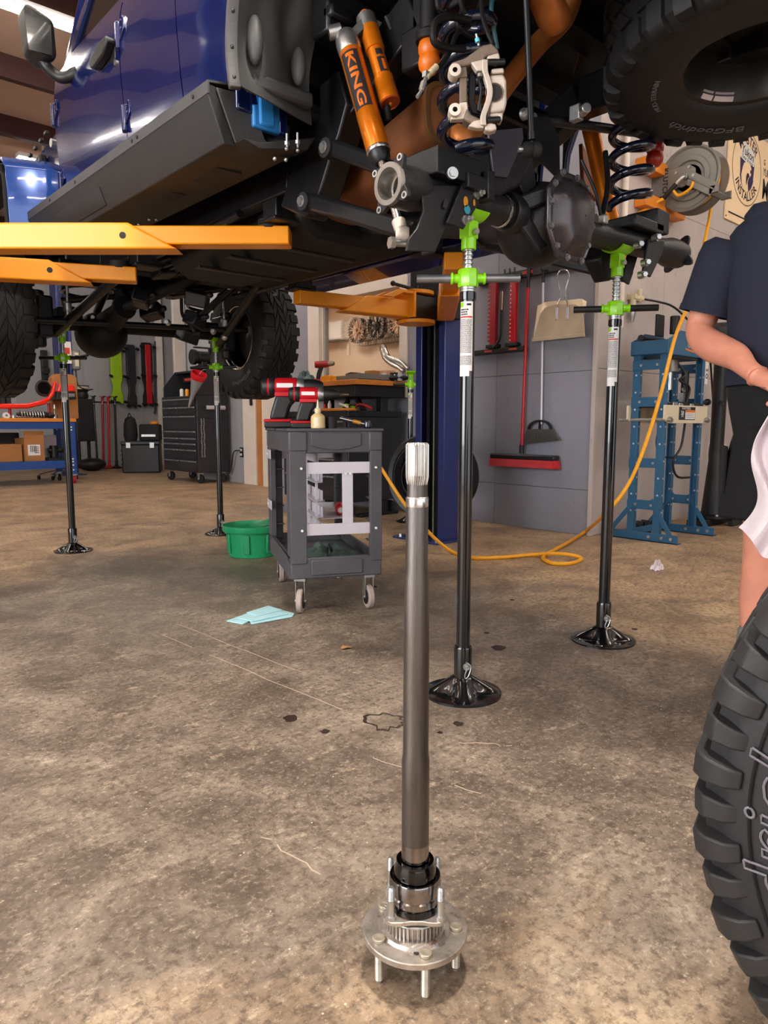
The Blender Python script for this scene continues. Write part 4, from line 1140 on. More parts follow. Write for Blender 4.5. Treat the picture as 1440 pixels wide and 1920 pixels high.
# ---- muffler and tail pipe
A, B = V((-.325, .22, 1.872)), V((-.13, 1.25, 1.79))
m = MB(); n = 40; d = (B - A).normalized(); sx_ = V((0, 0, 1)).cross(d).normalized() * -1; up = d.cross(sx_) * 1.0
if up.z < 0: up = -up
def sup(th, a, b, e=.55): c_, s_ = math.cos(th), math.sin(th); return (a * math.copysign(abs(c_) ** e, c_), b * math.copysign(abs(s_) ** e, s_))
rows = [(0, .06, .05), (0, .112, .092), (.006, .118, .098), (.012, .118, .098), (.014, .112, .092), (.03, .112, .092), (.97, .112, .092), (.985, .118, .098), (1, .112, .092), (1, .05, .04)]
vs = []
for t_, a, b in rows:
    for i in range(n):
        u, v = sup(2 * pi * i / n, a, b); vs.append(A.lerp(B, t_) + sx_ * u + up * v)
m.add(vs, [(q * n + i, q * n + (i + 1) % n, (q + 1) * n + (i + 1) % n, (q + 1) * n + i) for q in range(len(rows) - 1) for i in range(n)], True)
m.add(vs[:n], [tuple(range(n))]); mu = pb('muffler', m, 'rust')
m = MB(); vs = []
for t_, a, b in ((-.004, .121, .101), (-.004, .108, .088), (.012, .108, .088), (.012, .121, .101)):
    for i in range(n):
        u, v = sup(2 * pi * i / n, a, b); vs.append(A.lerp(B, t_) + sx_ * u + up * v)
m.add(vs, [(q * n + i, q * n + (i + 1) % n, ((q + 1) % 4) * n + (i + 1) % n, ((q + 1) % 4) * n + i) for q in range(4) for i in range(n)], True); pb('muffler_rim', m, mat('tan_rusted_rim', '#6e4a26', .55, .4, var=.2, vs=6), parent=mu)
m = MB(); m.tube(smooth_path([A + V((.03, .04, .0)), at(868, 262, y=.2), at(900, 225, y=.22), at(955, 150, y=.2), at(1012, 80, y=.15), at(1060, 30, y=.1), at(1085, -60, y=.05)]), .036, 18); pb('tail_pipe', m, 'rustpipe')
m = MB(); p = at(960, 145, y=.2); m.lathe([(.037, -.02), (.043, -.02), (.043, .02), (.037, .02)], 18, tuple(at(893, 232, y=.22)), (.5, -.1, .7)); pb('pipe_clamp', m, 'rust')
m = MB(); m.tube([at(1005, -60, y=-.05), at(1020, -10, y=-.05), at(1034, 25, y=-.05), at(1046, 44, y=-.05), at(1050, 52, y=-.05), at(1053, 58, y=-.05)], [.05, .05, .05, .047, .036, .012], 20); pb('tail_pipe_elbow', m, 'rustpipe')
m = MB(); m.add([at(1075, 140, y=.2), at(1105, 100, y=.2), at(1260, -10, y=.12), at(1150, -30, y=.12), at(1100, 40, y=.2)], [(0, 1, 2, 3, 4)]); pb('heat_shield', m, mat('brown_heat_shield_plate', '#5f3a22', .6, .3, var=.2, vs=4), solid=.006)

# ---- rear axle
def zx(x): return 1.537 + .042 * x
axd = V((1, 0, .042)).normalized()
def ax(x, dy=0, dz=0): return V((x, dy, zx(x) + dz))
m = MB(); m.cyl(ax(-.66), ax(-.2), .0445, n=28); m.cyl(ax(0), ax(.66), .0445, n=28); pb('axle_tube', m, 'castblack')
for x in (-.31, .06):
    m = MB(); m.lathe([(.04, -.02), (.058, -.02), (.062, 0), (.058, .035), (.04, .035)], 28, tuple(ax(x)), axd); pb('tube_weld_collar', m, 'castblack', bevel=.002)
m = MB(); m.lathe([(.046, -.004), (.05, -.003), (.05, .003), (.046, .004)], 28, tuple(ax(-.355)), axd); pb('polished_band', m, 'steel')
def axle_end(sx):
    e = sub('axle_end', truck)
    q = MB(); q.lathe([(.045, -.02), (.056, -.015), (.058, .06), (.05, .1), (.045, .16)], 30, tuple(ax(sx * .80)), -axd * sx); q.build('end_forging', 'castblack', e)
    q = MB(); q.lathe([(.041, -.006), (.054, -.006), (.055, -.002), (.055, .022), (.041, .022)], 36, tuple(ax(sx * .822)), -axd * sx); q.build('seal_ring', 'hubrust' if sx < 0 else 'castblack', e)
    q = MB(); q.lathe([(.0415, -.005), (.0400, .045), (.034, .046), (.033, .075), (.026, .076), (.026, .14), (0, .14)], 34, tuple(ax(sx * .822)), -axd * sx); q.build('bearing_bore', 'steel', e)
    n = 56; vs = []
    for xx in (.806, .820):
        for i in range(n):
            th = 2 * pi * i / n + R(8)
            r = .051 + .031 * max(0, abs(math.cos(2 * th - R(70)))) ** 5
            vs.append(V((sx * xx, r * math.cos(th), zx(sx * xx) + r * math.sin(th))))
    inn = []
    for xx in (.806, .820):
        for i in range(n):
            th = 2 * pi * i / n + R(8); inn.append(V((sx * xx, .048 * math.cos(th), zx(sx * xx) + .048 * math.sin(th))))
    q = MB(); q.add(vs + inn, [f for i in range(n) for j in [(i + 1) % n] for f in ((i, j, n + j, n + i), (i, 2 * n + i, 2 * n + j, j), (n + i, n + j, 3 * n + j, 3 * n + i), (2 * n + i, 3 * n + i, 3 * n + j, 2 * n + j))])
    q.build('end_flange', 'castblack', e, bevel=.003)
    for k in range(4):
        th = R(35) + k * pi / 2
        p = V((sx * .8215, .071 * math.cos(th), zx(sx * .82) + .071 * math.sin(th)))
        q = MB(); q.lathe([(.0055, -.001), (.0095, -.001), (.0095, .002), (.0055, .002)], 14, tuple(p), (sx, 0, 0), closed=True); q.build('flange_hole', 'zinc', e)
        q = MB(); q.cyl(p - V((sx * .004, 0, 0)), p + V((sx * .0008, 0, 0)), .0055, n=12); q.build('hole_shadow', 'ink', e)
for sx in (-1, 1): axle_end(sx)
# differential
D = V((-.135, 0, zx(-.135)))
m = MB(); m.sphere(tuple(D + V((.0, .02, -.01))), (.13, .14, .135), 26, 16); m.cyl(D + V((.0, .1, .01)), D + V((.01, .26, .03)), .07, .05, 22); pb('differential_housing', m, 'castblack')
def oct_(s, a=.125, b=.135, k=.52): return [(s * x, s * z) for x, z in ((-a * k, b), (a * k, b), (a, b * k), (a * .98, -b * .35), (a * k, -b), (-a * k, -b), (-a * .98, -b * .35), (-a, b * k))]
m = MB(); m.prism([(D.x + x, D.z - .012 + z) for x, z in oct_(1)], 'y', -.115, -.097); cv = pb('differential_cover', m, 'cover', bevel=.008, seg=3)
m = MB(); vs = []; rows = [(.86, -.114), (.80, -.124), (.70, -.142), (.55, -.152), (.3, -.157), (.02, -.158)]
def rnd8(s, n=32):
    o = oct_(s); out = []
    for i in range(n):
        t_ = i / n * 8; k = int(t_); f = t_ - k; a, b = o[k % 8], o[(k + 1) % 8]; out.append((a[0] + (b[0] - a[0]) * f, a[1] + (b[1] - a[1]) * f))
    return out
for s_, y in rows: vs += [(D.x + x + .01 * (1 - s_), y, D.z - .012 + z) for x, z in rnd8(s_)]
m.add(vs, [(q * 32 + i, q * 32 + (i + 1) % 32, (q + 1) * 32 + (i + 1) % 32, (q + 1) * 32 + i) for q in range(len(rows) - 1) for i in range(32)], True); pb('cover_dome', m, 'cover', parent=cv, sub=1)
ring8 = rnd8(.925, 12)
for x, z in ring8: m = MB(); bolt(m, (D.x + x, -.115, D.z - .012 + z), (0, -1, 0), .0085, .008, 6); m.cyl((D.x + x, -.115, D.z - .012 + z), (D.x + x, -.117, D.z - .012 + z), .011, n=14); pb('cover_bolt', m, 'darksteel', parent=cv)
m = MB(); m.cyl((D.x + .085, -.13, D.z - .005), (D.x + .085, -.15, D.z - .005), .014, n=14); pb('fill_plug', m, 'castblack', parent=cv)
for a_, b_ in ((ax(-.30, -.02), V((-.20, -.05, D.z - .11))), (ax(.07, -.02), V((-.06, -.05, D.z - .10))), (ax(-.3, -.03, .02), V((-.22, -.08, D.z + .05)))): m = MB(); m.bar(a_, b_, .03, .05); pb('cast_rib', m, 'castblack', bevel=.008)
m = MB(); m.cyl((D.x + .01, .26, D.z + .03), (-.02, 1.35, 1.82), .04, n=18); pb('drive_shaft', m, 'darkmetal')
m = MB(); m.lathe([(.03, -.03), (.06, -.03), (.06, .0), (.045, .02), (.045, .06), (.03, .06)], 22, (D.x + .01, .28, D.z + .03), (0, 1, .12)); pb('pinion_yoke', m, 'castblack')
# brackets on the axle
m = MB(); m.prism(xz([(775, 352), (852, 352), (848, 372), (800, 476), (748, 474), (752, 452), (768, 432), (780, 400)], -.02), 'y', -.05, -.042)
p, q_ = at(852, 356, y=-.02), at(801, 476, y=-.02); m.bar((p.x, -.022, p.z), (q_.x, -.022, q_.z), .05, .008, up=(1, 0, 0)); pb('shock_bracket', m, 'darkmetal', bevel=.002)
m = MB(); s0, s1 = at(842, 362, y=-.056), at(830, 400, y=-.056); m.bar(s0.lerp(s1, .35), s0.lerp(s1, .75), .003, .013, up=(1, 0, 0)); pb('bracket_slot', m, 'ink')
m = MB(); bx0, bx1 = ax(-.70).x, ax(-.53).x; m.bx(-.715, -.535, -.075, .07, zx(-.62) + .028, zx(-.62) + .098); pb('spring_perch_box', m, 'darkmetal', bevel=.003)
m = MB(); m.bx(-.60, -.515, -.085, -.05, zx(-.55) + .01, zx(-.55) + .05); m.bx(-.52, -.49, -.09, .06, zx(-.5) - .01, zx(-.5) + .07); pb('perch_clamp', m, 'darkmetal', bevel=.003)
m = MB(); p = at(847, 326, y=-.085); bolt(m, p, (-.5, -1, 0), .011, .014, 6); m.cyl(p, p + V((-.004, -.008, 0)), .016, n=14); pb('clamp_bolt', m, 'zinc')
m = MB(); m.prism(xz([(868, 338), (910, 352), (902, 372), (868, 430), (836, 418)], -.062), 'y', -.066, -.058); m.prism(xz([(868, 338), (910, 352), (902, 372), (868, 430), (836, 418)], -.062), 'y', .04, .05); m.bx(at(845, 424, y=-.06).x, at(872, 430, y=-.06).x, -.06, .045, zx(-.56) - .075, zx(-.56) - .068); cp = pb('link_mount_plate', m, 'darkmetal', bevel=.002)
for (px, py), (c1, c2), mm in (((873, 378), (6, 9), 'gold'), ((876, 393), (8, 8), 'teal'), ((889, 380), (3, 6), 'gold')):
    p = at(px, py, y=-.0675); s_ = .00158; q = MB(); q.cyl((0, 0, 0), (0, -.0008, 0), 1, n=18); o = pb('sticker', q, mm, parent=cp); o.location = p; o.scale = (c1 * s_, 1, c2 * s_)
for px, py in ((893, 365), (871, 413)):
    p = at(px, py, y=-.066); q = MB(); q.cyl(p + V((0, .01, 0)), p + V((0, -.004, 0)), .0125, n=16); q.cyl(p, p + V((0, -.02, 0)), .0095, n=6, smooth=False); q.cyl(p, p + V((0, -.03, 0)), .006, n=10); pb('plate_bolt', q, 'zinc', parent=cp)
m = MB(); m.prism(xz([(914, 246), (978, 240), (980, 262), (950, 334), (924, 330)], -.05), 'y', -.054, -.046); pb('sway_bar_plate', m, mat('satin_grey_plate', '#55525c', .35, .5, var=.1), bevel=.002)
m = MB(); m.prism(xz([(862, 298), (912, 286), (978, 270), (990, 300), (965, 352), (925, 372), (880, 352)], -.02), 'y', -.045, .055); pb('spring_perch', m, 'castblack', bevel=.01)
m = MB(); m.prism(xz([(990, 222), (1025, 218), (1045, 262), (1046, 338), (1016, 308), (995, 290)], .03), 'y', .02, .03); pb('gusset_plate', m, 'darkmetal', bevel=.002)
m = MB(); m.prism(xz([(950, 330), (985, 300), (992, 352), (970, 372)], .0), 'y', -.03, .04); pb('link_bracket', m, 'castblack', bevel=.004)
m = MB(); p = at(985, 213, y=-.03); bolt(m, p, (-.2, -1, 0), .013, .016, 6); m.cyl(p + V((0, .01, 0)), p, .018, n=14); pb('track_bar_bolt', m, 'zinc')
m = MB(); p0, p1 = at(985, -40, y=-.17), at(997, 262, y=-.17); m.cyl(p0, p1, .0085, n=14); m.cyl(p1.lerp(p0, .05), p1, .011, n=14); sl_ = pb('sway_bar_link', m, 'darkmetal')
p = at(997, 281, y=-.17); m = MB(); m.lathe([(0, -.026), (.017, -.026), (.021, -.02), (.021, -.004), (.018, 0), (.021, .004), (.021, .02), (.017, .026), (0, .026)], 20, tuple(p), (.8, -.6, 0)); pb('link_bushing', m, 'blackmatt', parent=sl_)
m = MB(); bolt(m, p + V((-.02, .015, 0)) + V((-.0, -.0, 0)), (-.8, .6, 0), .008, .014, 10); pb('link_bolt', m, 'zinc', parent=sl_)
m = MB(); m.cyl(at(1000, 222, y=.05), at(1205, 250, y=.05), .017, n=14); pb('track_bar', m, 'darkmetal')
m = MB(); p = at(1092, 210, y=-.02); m.cyl(p, p + V((-.02, -.03, 0)), .017, n=16); m.bx(p.x - .02, p.x + .01, p.y, p.y + .04, p.z - .025, p.z + .025); pb('knuckle_bolt', m, 'zinc', bevel=.003)
# right-hand brackets
m = MB(); m.bx(.34, .56, -.07, .075, zx(.5) + .035, zx(.5) + .075); m.bx(.50, .60, -.07, .06, zx(.55) + .04, zx(.55) + .125); pb('spring_perch_box', m, 'castblack', bevel=.006)
m = MB(); m.prism([(.47, zx(.5) + .01), (.60, zx(.6) + .02), (.585, zx(.6) - .03), (.50, zx(.5) - .13), (.44, zx(.5) - .12)], 'y', -.055, -.045); pb('shock_bracket', m, 'castblack', bevel=.004); m = MB(); m.prism([(.52, zx(.5)), (.60, zx(.6)), (.53, zx(.5) - .14), (.47, zx(.5) - .13)], 'y', .05, .06); pb('shock_bracket', m, 'castblack', bevel=.008)
m = MB(); m.prism([(.34, zx(.4)), (.46, zx(.4) + .01), (.43, zx(.4) - .12), (.38, zx(.4) - .14), (.30, zx(.4) - .07)], 'y', .05, .12); pb('control_arm_mount', m, 'castblack', bevel=.008)
for px, py in ((1233, 445), (1200, 458), (1213, 492), (1207, 515)):
    q = MB(); p = at(px, py, y=-.075); q.cyl(p, p + V((-.008, -.012, 0)), .010, n=6, smooth=False); q.cyl(p + V((0, .02, 0)), p, .014, n=12); pb('bracket_bolt', q, 'zinc')
for a, b, r in (((1090, 300), (1130, 430), .006), ((1135, 285), (1128, 410), .01)):
    q = MB(); q.tube(smooth_path([at(*a, y=.02), at((a[0] + b[0]) / 2 + 8, (a[1] + b[1]) / 2, y=-.02), at(*b, y=-.03)]), r, 8); pb('brake_line', q, 'darkmetal')
m = MB(); p = at(1130, 412, y=-.04); m.box(p, (.03, .03, .03)); pb('line_clip', m, 'zinc', bevel=.004)
# rust-orange trailing link seen through the right-hand spring bay
m = MB(); a_, b_ = at(1100, 275, y=.35), at(1140, 395, y=.35); m.prism([(at(px, py, y=.4).x, at(px, py, y=.4).z) for px, py in ((1092, 268), (1142, 380), (1138, 400), (1095, 345))], 'y', .4, .42); pb('rust_skid_plate', m, 'rust', bevel=.002)
# ---- coil springs, bump stops
def coil(x, y, z0, z1, Rr, r, turns, ph):
    n = int(turns * 26); q = MB()
    q.tube([(x + Rr * math.cos(ph + 2 * pi * turns * i / n), y + Rr * math.sin(ph + 2 * pi * turns * i / n), z0 + (z1 - z0) * i / n) for i in range(n + 1)], r, 12)
    return pb('coil_spring', q, 'navy')
coil(-.495, .02, 1.655, 2.10, .072, .0165, 5.2, R(200)); coil(.415, .0, 1.685, 2.08, .072, .016, 4.6, R(120))
for (px, py, y, mm) in ((805, 105, .14, 'bump_or'), (1228, 287, .02, 'bump_red')):
    p = at(px, py, y=y); m = MB(); m.lathe([(0, -.052), (.02, -.05), (.031, -.036), (.034, -.02), (.031, -.004), (.029, .0), (.033, .008), (.034, .025), (.03, .04), (0, .04)], 24, tuple(p)); pb('bump_stop', m, mm)
    m = MB(); m.lathe([(0, .038), (.042, .038), (.042, .06), (.03, .07), (.03, .2), (0, .2)], 22, tuple(p)); pb('bump_stop_cup', m, 'dark')
# ---- shock absorber with remote reservoir
def shock():
    e = sub('shock_absorber', truck)
    top, bot, low = V((-.62, .418, 2.075)), V((-.62, .268, 1.70)), V((-.65, .13, 1.425))
    d = (bot - top).normalized(); L = (bot - top).length
    wv = V((math.cos(YAW), -math.sin(YAW), 0)); wv = (wv - d * wv.dot(d)).normalized(); nv = d.cross(wv); nv = nv if nv.dot(CAM - top) > 0 else -nv
    MB().lathe([(0, .02), (.0355, .02), (.0365, .03), (.0365, L * .64), (.0375, L * .645), (.0375, L - .012), (.034, L), (0, L)], 30, tuple(top), d).build('shock_body', 'orange', e)
    q = MB(); q.lathe([(0, -.035), (.03, -.032), (.037, -.015), (.039, .0), (.038, .035), (.036, .04), (0, .04)], 28, tuple(top), d)
    q.bar(top + d * .0 + wv * .01, top + wv * .078 - d * .05 + V((0, 0, .0)), .028, .05, up=nv); q.cyl(top + wv * .078 - d * .075, top + wv * .078 - d * .03, .032, n=24)
    q.lathe([(.011, -.02), (.022, -.02), (.022, .02), (.011, .02)], 18, tuple(top - d * .05 - wv * .03), wv); q.build('bridge_cap', 'zinc', e)
    q = MB(); q.bar(top + wv * .035 - d * .006 + nv * .016, top + wv * .062 - d * .036 + nv * .016, .02, .012, up=nv); q.build('bridge_recess', 'darkmetal', e)
    q = MB(); q.cyl(top + wv * .078 - d * .075, top + wv * .078 - d * .095, .017, .015, n=16); q.build('adjuster_knob', 'bump_or', e)
    rt = top + wv * .078 - d * .035; RL = .275
    MB().lathe([(0, 0), (.0315, 0), (.0315, RL * .31), (.027, RL * .315), (.027, RL * .66), (.0315, RL * .68), (.0315, RL * .86), (.0325, RL * .865), (.0325, RL), (0, RL)], 28, tuple(rt), d).build('reservoir', 'orange', e)
    q = MB(); q.lathe([(.0325, RL), (.029, RL + .004), (.027, RL + .001), (.006, RL + .001), (.006, RL + .004), (0, RL + .004)], 24, tuple(rt), d); q.build('reservoir_end', mat('burnt_orange_cap', '#a9450c', .35, .5, var=.1), e)
    q = MB(); q.lathe([(0, RL), (.0045, RL), (.0045, RL + .009), (0, RL + .009)], 12, tuple(rt), d); q.build('fill_valve', 'gold', e)
    q = MB(); q.lathe([(.0375, L - .012), (.0385, L - .010), (.0385, L - .004), (.036, L), (0, L)], 28, tuple(top), d); q.build('seal_cap', 'steel', e)
    q = MB(); q.lathe([(0, L), (.034, L), (.032, L + .02), (.02, L + .035), (.014, L + .036), (0, L + .036)], 24, tuple(top), d); q.build('wiper_cup', 'darkmetal', e)
    q = MB(); s0 = bot + (low - bot) * .06; q.cyl(s0, low + (bot - low) * .12, .0125, n=20); q.build('chrome_rod', 'steel', e)
    q = MB(); dl = (low - bot).normalized(); q.cyl(low - dl * .05, low - dl * .018, .021, .019, n=20); q.lathe([(.008, -.02), (.022, -.02), (.025, -.012), (.025, .012), (.022, .02), (.008, .02)], 22, tuple(low), (.74, -.67, 0)); q.build('rod_end', 'cast', e)
    q = MB(); q.cyl(low + V((-.04, -.0, -.03)), low + V((.05, -.04, -.025)), .010, n=14); q.cyl(low + V((-.052, -.0, -.03)), low + V((-.038, -.004, -.03)), .018, n=6); q.build('lower_bolt', 'zinc', e)
    # printed decal wrapped on the body: black panel, orange letters, thin frame
    def wrap(u, a, r, o=top): 
        th = a; return o + d * u + nv * (r * math.cos(th)) + wv * (r * math.sin(th))
    def pat(mb, u0, u1, a0, a1, r, o=top, k=8):
        vs = [wrap(u, a0 + (a1 - a0) * i / k, r, o) for u in (u0, u1) for i in range(k + 1)]
        mb.add(vs, [(i, i + 1, k + 2 + i, k + 1 + i) for i in range(k)], True)
    q = MB(); pat(q, .055, .262, -1.2, .46, .0369); q.build('decal_panel', 'ink', e)
    q = MB(); pat(q, .048, .051, -1.3, .5, .0369); pat(q, .266, .269, -1.3, .5, .0369); pat(q, .048, .269, .46, .5, .0369, k=1); q.build('decal_frame', 'redink', e)
    vs, fs = text_mesh('KING', .052, .0003, bold=.0012, cuts=9); q = MB()
    xs = [v.x for v in vs]; sc_ = .19 / (max(xs) - min(xs)); c0 = (max(xs) + min(xs)) / 2
    q.add([wrap(.158 + (v.x - c0) * sc_, -.36 + v.y * 20, .0373 + v.z * .5) for v in vs], fs); q.build('decal_lettering', 'bump_or', e)
    q = MB(); pat(q, RL * .36, RL * .44, -.2, .7, .0273, rt); pat(q, RL * .47, RL * .68, -.25, .75, .0275, rt); q.build('reservoir_decal', 'ink', e)
    q = MB(); pat(q, RL * .5, RL * .64, .2, .6, .0279, rt); q.build('reservoir_print', 'bump_or', e)
shock()
m = MB(); m.cyl(at(724, 190, y=.3), at(728, 225, y=.3), .012, n=10); pb('frame_stud', m, 'dark')
m = MB(); m.bx(-.66, -.47, .47, .56, 2.12, 2.26); m.bx(-.66, -.56, .45, .5, 2.16, 2.2); pb('shock_tower', m, 'darkmetal', bevel=.01)
m = MB(); m.tube(smooth_path([at(640, 88, y=.5), at(636, 50, y=.5), at(655, 30, y=.5), at(680, 40, y=.5)]), .012, 10); pb('tower_hoop', m, 'dark')
# triangular gusset and box brackets near the frame rail, right-hand shocks
m = MB(); tri = xz([(722, 30), (770, 5), (760, 62), (735, 62)], .35); tin = xz([(735, 35), (758, 22), (754, 52), (740, 53)], .35)
m.add([(x, .35, z) for x, z in tri + tin], [(i, (i + 1) % 4, 4 + (i + 1) % 4, 4 + i) for i in range(4)]); pb('frame_gusset', m, 'gray', solid=.01)
m = MB(); m.bx(-.40, -.30, .30, .36, 2.02, 2.25); m.bx(-.50, -.42, .2, .3, 1.98, 2.1); pb('frame_bracket', m, 'darkmetal', bevel=.008)
m = MB(); m.cyl((.60, .3, 2.1), (.64, .15, 1.5), .035, n=20); pb('right_shock', m, 'orange')
# ---- brake hoses and harness near the caliper
H_ = [[(868, -20), (866, 20), (858, 45), (872, 62), (900, 74)], [(905, -10), (895, 25), (888, 42), (878, 46)], [(880, 38), (845, 32), (818, 40), (812, 65), (818, 82), (840, 90), (870, 92)], [(880, 48), (858, 62), (848, 84), (842, 100), (830, 118), (815, 132)], [(860, -10), (868, 18), (880, 36)], [(925, -20), (921, 20), (926, 55), (932, 92)], [(820, -10), (822, 14), (838, 28)]]
for i, pts in enumerate(H_):
    q = MB(); q.tube(smooth_path([at(px, py, y=-.02 - .01 * (i % 3)) for px, py in pts]), .007 if i != 2 else .010, 8); pb('brake_hose', q, 'dark' if i != 5 else mat('teal_cable', '#1d4f57', .5, var=.1))
q = MB(); p0, p1 = at(818, 125, y=-.03), at(798, 146, y=-.03)
for k in range(9): a_ = p0.lerp(p1, k / 9); q.cyl(a_, p0.lerp(p1, (k + .6) / 9), .0085, n=10)
q.cyl(p0, p1, .006, n=8); pb('hose_spring_guard', q, 'creamr')
q = MB(); q.tube(smooth_path([at(800, 144, y=-.03), at(795, 155, y=-.03), at(790, 170, y=-.03), at(782, 182, y=-.03)]), [.006] * 8 + [.009] * 8 + [.005] * 9, 8); q.box(at(800, 140, y=-.03), (.02, .014, .014)); pb('cable_end', q, 'zinc')
# ---- front axle, seen from behind and below
FY = 3.52
m = MB(); m.cyl((-.75, FY, 1.52), (.75, FY, 1.545), .043, n=20); pb('front_axle_tube', m, 'dark')
m = MB(); m.sphere((-.27, FY + .02, 1.47), (.17, .19, .155), 24, 14); m.cyl((-.27, FY - .1, 1.53), (-.26, FY - .35, 1.60), .085, .06, 20); pb('front_differential', m, 'dark')
m = MB(); m.cyl((-.26, FY - .33, 1.60), (.1, 2.35, 1.84), .035, n=16); pb('front_drive_shaft', m, 'dark')
m = MB(); m.lathe([(.02, -.02), (.075, -.02), (.075, .01), (.05, .03), (.02, .03)], 20, (-.26, FY - .36, 1.61), (0, 1, -.2)); pb('front_yoke', m, 'dark')
for a, b, r in (((-.78, FY - .22, 1.50), (.72, FY - .25, 1.56), .02), ((-.55, FY - .05, 1.66), (.5, FY - .18, 1.86), .022), ((-.60, FY - .05, 1.45), (-.42, 2.6, 1.78), .03), ((.60, FY - .05, 1.47), (.42, 2.6, 1.78), .03), ((-.30, FY, 1.62), (-.42, 2.75, 1.86), .024), ((.42, FY, 1.62), (.42, 2.75, 1.86), .024), ((-.62, FY - .28, 1.86), (.62, FY - .28, 1.88), .02)):
    q = MB(); q.cyl(a, b, r, n=14); pb('front_link', q, 'darkmetal')
for sx in (-1, 1):
    q = MB(); n = 120; q.tube([(sx * .45 + .07 * math.cos(i / n * 2 * pi * 5), FY + .07 * math.sin(i / n * 2 * pi * 5), 1.62 + .42 * i / n) for i in range(n + 1)], .013, 8); pb('front_coil_spring', q, 'navy')
    q = MB(); q.bx(sx * .5 - .08, sx * .5 + .08, FY - .08, FY + .08, 1.555, 1.62); pb('front_spring_seat', q, 'dark', bevel=.01)
    q = MB(); q.bx(sx * .66 - .05, sx * .66 + .05, FY - .1, FY + .1, 1.42, 1.68); q.cyl((sx * .68, FY, 1.36), (sx * .68, FY, 1.72), .045, n=14); pb('steering_knuckle', q, 'castblack', bevel=.015)
    s_ = sub('front_shock', truck)
    q = MB(); q.cyl((sx * .56, FY - .2, 1.60), (sx * .54, FY - .2, 2.1), .010, n=12); q.build('rod', 'steel', s_)
    q = MB(); q.lathe([(0, -.04), (.024, -.04), (.027, -.03), (.027, .01), (.02, .018), (0, .018)], 18, (sx * .56, FY - .2, 1.615)); q.build('eye_cap', 'zinc', s_)
    q = MB(); q.cyl((sx * .56, FY - .2, 1.50), (sx * .56, FY - .2, 1.58), .016, n=12); q.sphere((sx * .56, FY - .2, 1.505), .026, 14, 8); q.build('rod_eye', 'zinc', s_)
for px, py, d_ in ((305, 505, 4.3), (370, 560, 4.6), (265, 560, 4.6), (285, 585, 4.9), (230, 555, 5.0), (365, 600, 5.0), (352, 630, 5.2)):
    q = MB(); p = at(px, py, d=d_); q.box(p, (.14, .1, .09), rotm(.3, .2, px)); q.cyl(p, p + V((.05, -.1, .02)), .02, n=10); pb('front_bracket', q, 'darkmetal', bevel=.01)
for px, py, d_ in ((280, 572, 4.8), (208, 546, 4.8), (400, 622, 5.2), (178, 597, 4.9), (315, 605, 5)):
    q = MB(); p = at(px, py, d=d_); q.sphere(tuple(p), .022, 10, 6); q.cyl(p, p + V((-.03, -.04, 0)), .014, n=8); pb('ball_joint', q, 'zinc')
m = MB(); m.tube(smooth_path([at(340, 560, d=5), at(342, 590, d=5), at(355, 605, d=5), at(365, 622, d=5)]), .012, 8); pb('front_brake_hose', m, 'black')
# ------------------------------------------------------------------ tyres
def tyre_meshes(Ro, Ri, W, parent, rubber='tyre', lugm='lug', nl=34, pieces=False, pattern='mud', style_depth=.012):
    """Axis along local y; both sidewalls, shoulder lugs and centre blocks."""
    h = W / 2
    sh = Ro - style_depth
    prof = [(Ri, -h * .62), (Ri + .012, -h * .80), (Ri + .03, -h * .90), (Ri + (Ro - Ri) * .42, -h * 1.0), (Ri + (Ro - Ri) * .62, -h * 1.0), (Ri + (Ro - Ri) * .80, -h * .95), (sh - .02, -h * .90), (sh, -h * .80), (sh + .003, -h * .3), (sh + .003, h * .3), (sh, h * .80), (sh - .02, h * .90), (Ri + (Ro - Ri) * .80, h * .95), (Ri + (Ro - Ri) * .62, h * 1.0), (Ri + (Ro - Ri) * .42, h), (Ri + .03, h * .9), (Ri + .012, h * .8), (Ri, h * .62)]
    MB().lathe(prof, 72, (0, 0, 0), (0, 1, 0)).build('carcass', rubber, parent)
    def lug(mb, a, y0, y1, da, dr=style_depth, skew=0., side=None):
        """block on the tread between angles a±da and widths y0..y1; side=±1 wraps over the shoulder."""
        if side is None:
            vs = []
            for r in (sh - .004, sh + dr):
                k = .9 if r > sh else 1
                for y, s_ in ((y0, -1), (y1, 1)):
                    for e in (-1, 1):
                        th = a + e * da * k + skew * (y - (y0 + y1) / 2)
                        vs.append((r * math.cos(th), y, r * math.sin(th)))
            mb.add(vs, [(0, 1, 3, 2), (4, 6, 7, 5), (0, 4, 5, 1), (2, 3, 7, 6), (0, 2, 6, 4), (1, 5, 7, 3)])
        else:
            # section in (radius, y): tread edge, shoulder corner, down the sidewall
            ya, yb = y0, y1
            sec_o = [(sh + dr, ya), (sh + dr * .95, yb - .022), (sh + dr * .1, yb - .004), (sh - .022, yb + .004), (sh - .040, yb - .001)]
            sec_i = [(sh - .01, ya), (sh - .012, yb - .03), (sh - .02, yb - .022), (sh - .030, yb - .016), (sh - .040, yb - .014)]
            vs = []
            for sec, kk in ((sec_i, 1.0), (sec_o, .86)):
                for i, (r, y) in enumerate(sec):
                    k = kk * (1 - .10 * max(0, i - 2))
                    for e in (-1, 1):
                        th = a + e * da * k + skew * i * .01 * e * 0
                        vs.append((r * math.cos(th), side * y, r * math.sin(th)))
            n = 5; fs = []
            for i in range(n - 1):
                fs += [(10 + 2 * i, 10 + 2 * i + 1, 10 + 2 * i + 3, 10 + 2 * i + 2), (2 * i, 2 * i + 2, 10 + 2 * i + 2, 10 + 2 * i), (2 * i + 1, 10 + 2 * i + 1, 10 + 2 * i + 3, 2 * i + 3)]
            fs += [(0, 10, 11, 1), (8, 9, 19, 18)]
            mb.add(vs, fs)
    return lug, sh
